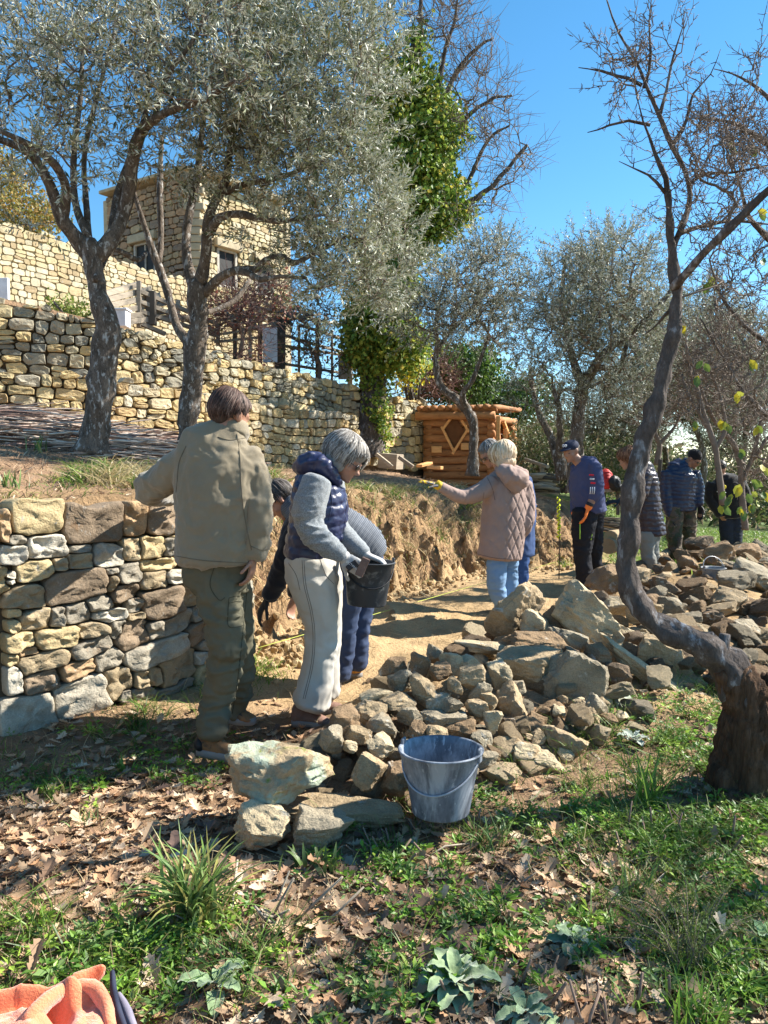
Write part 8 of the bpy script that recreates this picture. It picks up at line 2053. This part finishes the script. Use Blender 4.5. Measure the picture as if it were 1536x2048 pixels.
def tuft(name, label, px, py, n, L, W, seed, cols, bend=(.5, 2.0), group=None, base=.05):
    r_ = np.random.default_rng(seed); g = ground_at(px, py); t = thing(name, label, 'plant', loc=(g.x, g.y, g.z - .01), group=group)
    for k in range(n):
        V, Fq = strap_leaf(r_.uniform(.6, 1) * L, W * r_.uniform(.7, 1.2), r_.uniform(*bend)); a = r_.uniform(0, 6.28)
        V = V @ rotm(r_.normal(0, .15), r_.normal(.1, .15), a).T + np.array([r_.normal(0, base), r_.normal(0, base * .7), 0])
        c = np.array(cols[r_.integers(len(cols))]) * r_.uniform(.8, 1.2)
        link('leaf', mk_mesh('leaf', V, Fq, m_grass, True, np.tile(c, (len(V), 1))), t)
    return t
GI = [(.13, .22, .06), (.18, .29, .07), (.08, .13, .045), (.20, .28, .09), (.34, .32, .10)]
tuft('strap_leaf_tuft', 'large tuft of long arching strap leaves in the left foreground', 395, 1850, 130, .37, .012, 1, GI, (.4, 2.1), base=.035)
tuft('strap_leaf_tuft', 'small upright iris tuft left of the left olive trunk, by the brushwood', 75, 905, 12, .22, .022, 2, GI, (.1, .9), base=.06)
tuft('strap_leaf_tuft', 'narrow iris tuft close against the left olive trunk', 143, 903, 11, .24, .02, 3, GI, (.1, .8), base=.04)
tuft('strap_leaf_tuft', 'iris tuft between the two olive trunks', 252, 908, 16, .22, .02, 4, GI, (.1, .9), base=.05)
tuft('strap_leaf_tuft', 'light green tuft at the left edge on top of the near wall', 20, 975, 18, .16, .012, 5, GI, (.2, 1.2), base=.04)
tuft('strap_leaf_tuft', 'dark grassy tuft in the dead leaves of the path', 175, 1650, 40, .10, .005, 6, GI, (.6, 2.0), base=.03)
tuft('strap_leaf_tuft', 'long bright grass tuft right of the heap below the tan slab', 1290, 1620, 34, .34, .008, 7, [(.16, .28, .04), (.22, .36, .06), (.12, .2, .04)], (.2, 1.3), base=.05)
tuft('strap_leaf_tuft', 'grassy tuft in front of the rosette plants, right of the picture middle', 1270, 1790, 34, .16, .008, 8, GI, (.5, 1.6), base=.04)
tuft('strap_leaf_tuft', 'green tuft at the bottom right corner region beside cut stems', 1390, 2046, 50, .15, .007, 9, [(.16, .30, .04), (.20, .34, .05)], (.2, 1.0), base=.06)
tuft('strap_leaf_tuft', 'tuft of broad dull green leaves right of the long flat slab', 640, 1740, 26, .13, .018, 10, [(.09, .15, .05), (.13, .2, .06)], (.5, 1.5), base=.05)
tuft('strap_leaf_tuft', 'grassy tuft with arching blades in front of the grey bucket', 985, 1700, 44, .17, .008, 12, GI, (.4, 1.8), base=.05)
rt = np.random.default_rng(5)
for k in range(24):
    qx, qy = [(1150, 1640), (1230, 1560), (1080, 1680), (1330, 1760), (1420, 1850), (1180, 1860), (1010, 1800), (900, 1740), (1350, 1980), (1240, 2020), (760, 1850), (680, 1950), (560, 1990), (520, 1930), (260, 1900), (150, 1930), (330, 1560), (230, 1540), (100, 1600), (1450, 1620), (1400, 1540), (1500, 1700), (1130, 1580), (820, 1960)][k]
    tuft('weed_tuft', 'small tuft of fresh narrow leaves among the foreground weeds', qx + rt.uniform(-20, 20), qy, 13, rt.uniform(.07, .13), rt.uniform(.008, .017), 60 + k, [(.12, .22, .04), (.18, .30, .05), (.09, .16, .04), (.26, .34, .08)][k % 4:k % 4 + 1] * 2, (.5, 1.8), group='small weed tufts in the foreground', base=.02)
m_mull = MAT('felted_leaf', src='tint', var=((0, .85), (1, 1.15)), scale=30, rough=.9, spec=.15, bump=.6, bscale=120, bdist=.003, sheen=.5)
def mullein(name, label, px, py, n, L, seed, col=(.22, .29, .145)):
    r_ = np.random.default_rng(seed); g = ground_at(px, py); t = thing(name, label, 'plant', loc=(g.x, g.y, g.z))
    for k in range(n):
        f_ = k / n; m = 11; q = 7
        Lk = L * (1.0 - .45 * f_) * r_.uniform(.85, 1.15); tt = np.linspace(0, 1, m); w = Lk * .23 * np.sin(math.pi * np.clip(tt * .93 + .05, 0, 1)) ** .65 * (1 - .1 * tt) ; w[0] = Lk * .04
        up = .35 + .9 * f_ + r_.normal(0, .1); ang = up - tt * (.9 + .3 * r_.random()) ; x_ = np.cumsum(np.cos(ang)) * Lk / m; z_ = np.cumsum(np.sin(ang)) * Lk / m
        s = np.linspace(-1, 1, q); X = np.tile(x_[:, None], (1, q)); Yy = w[:, None] * s[None]; Z = z_[:, None] + (np.abs(s) ** 1.5)[None] * w[:, None] * .35 + .004 * np.sin(tt * 19 + k)[:, None] * np.abs(s)[None]
        V = np.stack([X, Yy, Z], -1).reshape(-1, 3); V = V @ rotm(r_.normal(0, .12), 0, k * 2.4 + r_.normal(0, .2)).T + np.array([0, 0, .01 + .025 * f_])
        V2 = V - np.array([0, 0, .0035])
        i = np.arange(m - 1)[:, None] * q + np.arange(q - 1)[None]; Fq = np.stack([i, i + 1, i + q + 1, i + q], -1).reshape(-1, 4)
        rim = np.where(np.abs(np.tile(s, m)) > .85, 1.35, 1.0)[:, None] * np.where(np.abs(np.tile(s, m)) < .1, 1.2, 1.0)[:, None]
        c = np.array(col) * r_.uniform(.8, 1.2) * rim
        link('leaf', mk_mesh('leaf', V, Fq, m_mull, True, c), t)
    return t
mullein('mullein_rosette', 'largest grey-green felted rosette at the bottom right of the picture middle', 915, 1985, 20, .155, 1)
mullein('mullein_rosette', 'felted rosette right of the largest one, beside the bare earth mound', 1150, 1905, 13, .12, 2, (.15, .21, .11))
mullein('mullein_rosette', 'small felted rosette left of the picture middle near the orange fleece', 432, 1990, 9, .13, 3, (.18, .25, .12))
mullein('mullein_rosette', 'grey leafy rosette at the lower edge among the cut stems', 1050, 2044, 9, .12, 4, (.18, .25, .13))
mullein('mullein_rosette', 'pale grey rosette at the foot of the mossy stone', 1268, 1490, 9, .12, 5, (.26, .30, .24))
mullein('mullein_rosette', 'green broad-leaved rosette at the right picture edge below the stump', 1530, 1900, 8, .10, 6, (.16, .26, .10))
# feathery shrublet at the right
fs_ = thing('feathery_shrublet', 'feathery yellow-green shrublet with fine needles in the right foreground', 'plant', loc=ground_at(1380, 1960)); og = np.array(fs_.location)
sm_, lv = MB(), []
for k in range(26):
    e = np.array([rng.uniform(-.28, .28), rng.uniform(-.1, .25), rng.uniform(.06, .26)]); b = np.array([rng.normal(0, .02), 0, 0])
    c = smooth_path([(*b, .002), (*(e * .5 + [0, 0, .05]), .0015), (*e, .0008)], .02); V, Fs = tube(c[:, :3], c[:, 3], 4, cap=False); sm_.add(V, Fs)
    for p in c[len(c) // 5:]:
        for j in range(12): lv.append(p[:3] + rng.normal(0, .006, 3))
sm_.obj('stems', m_twig, fs_); lv = np.array(lv); V, Fq = leaf_quads(lv, norm(rng.normal(size=lv.shape) + [0, 0, .4]), rng.uniform(.008, .018, len(lv)), np.full(len(lv), .0022), rng)
link('needles', mk_mesh('needles', V, Fq, m_grass, False, np.tile((.18, .22, .06), (len(V), 1)) * rng.uniform(.8, 1.2, (len(V), 1))), fs_, kind='stuff')
# small bare earth mound by the rosette
me_ = ground_at(960, 1895); V, Fc = rock_shape(88, 4, planes=14, rough=.05); V = V * [.16, .12, .07]
link('earth_mound', mk_mesh('earth_mound', V, Fc, MAT('molehill', base=(.20, .125, .085), scale=10, rough=1, bump=1, bscale=80, bdist=.01), True), None, loc=(me_.x, me_.y, me_.z - .01), label='low bare brown earth mound behind the largest felted rosette', cat='earth mound')

# ------------------------------------------------------------------ string line, stake, bags, fleece
m_string = MAT('yellow_string', base=(.55, .60, .12), bump=0)
sl = thing('string_line', 'taut yellow-green builder string stretched along the foot of the bank', 'string', loc=P(477, 1307, 5.6))
A_, B2 = np.array(P(477, 1307, 5.6)), np.array(P(1118, 1122, 9.9)); V, Fs = tube(np.linspace(A_, B2, 12) - np.array(sl.location), np.full(12, .0028), 5); m = MB(); m.add(V, Fs); m.obj('string', m_string, sl)
sk = thing('marker_stake', 'thin marker stake wrapped with bright yellow tape beside the cap man', 'stake', loc=P(1118, 1157, 9.9)); og = np.array(sk.location)
m = MB(); V, Fs = tube(np.array([(0, 0, -.05), (0, 0, .5), np.array(P(1117, 995, 9.9)) - og]), np.full(3, .007), 6); m.add(V, Fs); m.obj('rod', m_wood_dark, sk)
m = MB(); ts = np.linspace(0, 1, 60); a0 = np.array(P(1118, 1078, 9.9)) - og; a1 = np.array(P(1117, 996, 9.9)) - og
pts = a0 + (a1 - a0) * ts[:, None] + np.stack([np.cos(ts * 60) * .016, np.sin(ts * 60) * .016, 0 * ts], 1) + rng.normal(0, .004, (60, 3)); V, Fs = tube(pts, rng.uniform(.006, .018, 60), 5, 1, .3); m.add(V, Fs); m.obj('tape', MAT('yellow_tape', base=(.75, .80, .05), bump=.3), sk)
st2 = thing('wooden_stake', 'leaning dark stake between the dark-coated woman and the beanie man', 'stake', loc=P(1314, 990, 11.6)); m = MB(); m.add(*beam((0, 0, -.2), np.array(P(1321, 918, 11.6)) - np.array(st2.location), .05, .05, .008)); m.obj('post', m_wood_dark, st2, smooth=False)
bag = thing('red_backpack', 'red and black backpack resting on a low stand behind the cap man', 'backpack', loc=P(1222, 985, 12.5)); og = np.array(bag.location)
fuse('pack', [ellip(pt(1212, 958, 12.5), (.10, .10, .17)), ellip(pt(1214, 964, 12.45), (.09, .09, .12))], .014, MAT('red_nylon', base=(.50, .03, .03), rough=.6), bag, disp=folds(.012, 14, 1, 2))
fuse('front_pocket', [ellip(pt(1228, 966, 12.4), (.10, .09, .12)), ellip(pt(1236, 976, 12.4), (.07, .07, .07))], .014, m_rubber, bag, disp=folds(.012, 14, 1, 4))
for nm, a, b, w in (('stand_top', (1204, 981), (1244, 981), .16), ):
    m = MB(); m.add(*beam(np.array(P(*a, 12.5)) - og, np.array(P(*b, 12.5)) - og, w, .05, .006)); m.obj(nm, m_wood_grey, bag, smooth=False)
for xx in (1208, 1236):
    m = MB(); m.add(*beam(np.array(P(xx, 1030, 12.5)) - og, np.array(P(xx, 984, 12.5)) - og, .05, .05, .006)); m.obj('stand_leg', m_wood_dark, bag, smooth=False)
# orange fleece lying on the ground at the bottom left
M_OF = MAT('orange_fleece', base=(.80, .24, .11), var=((0, .85), (1, 1.12)), scale=8, rough=.95, spec=.1, bump=.9, bscale=160, bdist=.006, sheen=.6)
fl = thing('orange_fleece', 'salmon orange fleece garment heaped on the ground at the bottom left corner', 'garment', loc=(-.93, 1.78, Hs(-.93, 1.78))); og = np.array(fl.location)
nx_, ny_ = 90, 80
U, W_ = np.meshgrid(np.linspace(-1, 1, nx_), np.linspace(-1, 1, ny_))
X = U * .33; Yv = W_ * .22
rr = np.sqrt((U * .95) ** 2 + (W_ * .98) ** 2) + .10 * fbm2(np.arctan2(W_, U) * 1.4, U * 0, 5, 3)
dome = .165 * np.clip(1 - rr ** 3.0, 0, 1) ** .55
fold_ = .05 * np.exp(-((rr - .62 - .14 * np.sin(2 * np.arctan2(W_, U) + 1)) / .09) ** 2) - .055 * np.exp(-((rr - .42) / .10) ** 2) * (U > -.3)
fold2 = .022 * (1 - np.abs(fbm2(X * 8 + Yv * 3, Yv * 9, 9, 2)) * 2.4)
Z = dome + (fold_ + fold2) * np.clip(1.1 - rr, 0, 1) * 1.6 + .005 * fbm2(X * 50, Yv * 50, 3, 2)
tipm = np.exp(-(((X - .13) / .03) ** 2 + ((Yv - .12) / .04) ** 2)); Z += tipm * .04
V = np.stack([X, Yv, Z], -1).reshape(-1, 3); keep = (rr.ravel() < 1.02)
i = np.arange(ny_ - 1)[:, None] * nx_ + np.arange(nx_ - 1)[None]; Fq = np.stack([i, i + 1, i + nx_ + 1, i + nx_], -1).reshape(-1, 4); Fq = Fq[keep[Fq].all(1)]
o = link('fabric', mk_mesh('fabric', V, Fq, M_OF), fl); sol = o.modifiers.new('s', 'SOLIDIFY'); sol.thickness = .008
def arc(pts, r, nm, mat, seed=1):
    c = smooth_path([(*(np.array(P(a, b, yy)) - og), rad) for a, b, yy, rad in pts], .02)
    V, Fs = rings_loft(np.concatenate([c, c[:, 3:4] * r], 1), (0, 0, 1), 14); V = V + norm(V - V.mean(0)) * (fbm(V * 30, seed, 2) * .006)[:, None]; m = MB(); m.add(V, Fs); m.obj(nm, mat, fl)
arc([(60, 2044, 1.80, .030), (95, 2000, 1.85, .024), (140, 1978, 1.90, .022), (185, 1978, 1.90, .024), (212, 2010, 1.86, .024), (222, 2060, 1.80, .022)], .7, 'rolled_collar', M_OF)
arc([(150, 1965, 2.0, .028), (185, 1952, 2.02, .026), (200, 1940, 2.02, .016), (206, 1933, 2.02, .008)], .5, 'sleeve_tip', M_OF, 2)
arc([(225, 1950, 1.98, .014), (228, 1990, 1.9, .020), (238, 2040, 1.86, .024), (250, 2070, 1.84, .02)], .5, 'dark_lining', m_cloth('navy_lining', (.03, .035, .06)))
arc([(236, 1990, 1.93, .014), (252, 2030, 1.9, .024), (268, 2066, 1.86, .02)], .6, 'grey_cloth', m_cloth('lilac_grey_cloth', (.22, .20, .25)))
run_jobs()

# ------------------------------------------------------------------ far scrub behind the people
SCR = [(.10, .13, .05, 3), (.15, .17, .08, 3), (.20, .17, .10, 2), (.07, .10, .03, 2), (.28, .22, .13, 1)]
for k, (bx, lab, blobs, Y_, n, L) in enumerate([
    (1120, 'green and brown scrub on the slope behind the cap man', [(1100, 900, 90, 50, 17, 1.0, 1), (1180, 930, 90, 40, 16.5, 1.0, 1), (1060, 870, 50, 40, 18, 1, .7), (1240, 910, 70, 50, 18, 1, .9)], 17, 9000, .09),
    (1300, 'dense distant scrub seen between the leaning trunk and the beanie man', [(1300, 940, 80, 45, 22, 1.5, 1), (1230, 960, 70, 35, 20, 1.5, .8), (1370, 950, 70, 45, 22, 1.5, 1)], 22, 8000, .12),
    (1460, 'brown thorny scrub behind the man in the black sweatshirt', [(1460, 950, 80, 60, 19, 1.5, 1), (1530, 940, 70, 70, 18, 1.5, 1), (1400, 970, 60, 40, 19, 1.5, .8), (1600, 950, 80, 80, 18, 1.5, .8)], 19, 9000, .10)]):
    shrub('scrub_bush', lab, Y_, blobs, n, L, SCR if k < 2 else SCR[2:] + SCR[:2], 400 + k, stems=10, base=(bx, 985), lw=.45, mat=m_leaf, stem_mat=m_twig)
fw = MB(); r_ = np.random.default_rng(12); n = 42000
a = r_.uniform(-.05, .95, n); R = r_.uniform(32, 70, n); xx = np.sin(a) * R; yy = np.cos(a) * R; hgt = (2.5 + 2.0 * fbm2(xx * .12, yy * .12, 5, 3)) * r_.random(n) ** .6
base = np.stack([xx, yy, Hv(xx, yy) + hgt], 1); V, Fq = leaf_quads(base, norm(r_.normal(size=(n, 3))), r_.uniform(.25, .6, n), r_.uniform(.12, .3, n), r_); cc = np.array(SCR)[:, :3]
fw.add(V, Fq, np.repeat(cc[r_.integers(0, 5, n)], 4, 0)); fw.obj('far_woodland', m_leaf, None, smooth=False, kind='stuff', label='distant olive groves and scrub closing off the slope at the right', cat='woodland')

# unseen olive added off the right edge to throw dappled shade on the foreground
olive_tree('olive_tree', 'unseen olive tree added off the right edge to shade the right foreground', 'olive trees', [[(5.2, 4.2, -.4, .11), (5.1, 4.2, .8, .09), (4.9, 4.0, 1.8, .08), (4.7, 3.8, 2.6, .06)], [(4.9, 4.0, 1.8, .05), (4.3, 3.5, 2.6, .035), (4.0, 3.2, 3.2, .02)], [(4.9, 4.0, 1.8, .05), (5.4, 4.3, 2.8, .03), (5.8, 4.4, 3.5, .02)]],
    [(2683, 212, 480, 330, 3.7, 1.1, 1.0), (2500, 380, 300, 250, 3.3, .8, .5)], 77, 85, 3.7, npl=36)
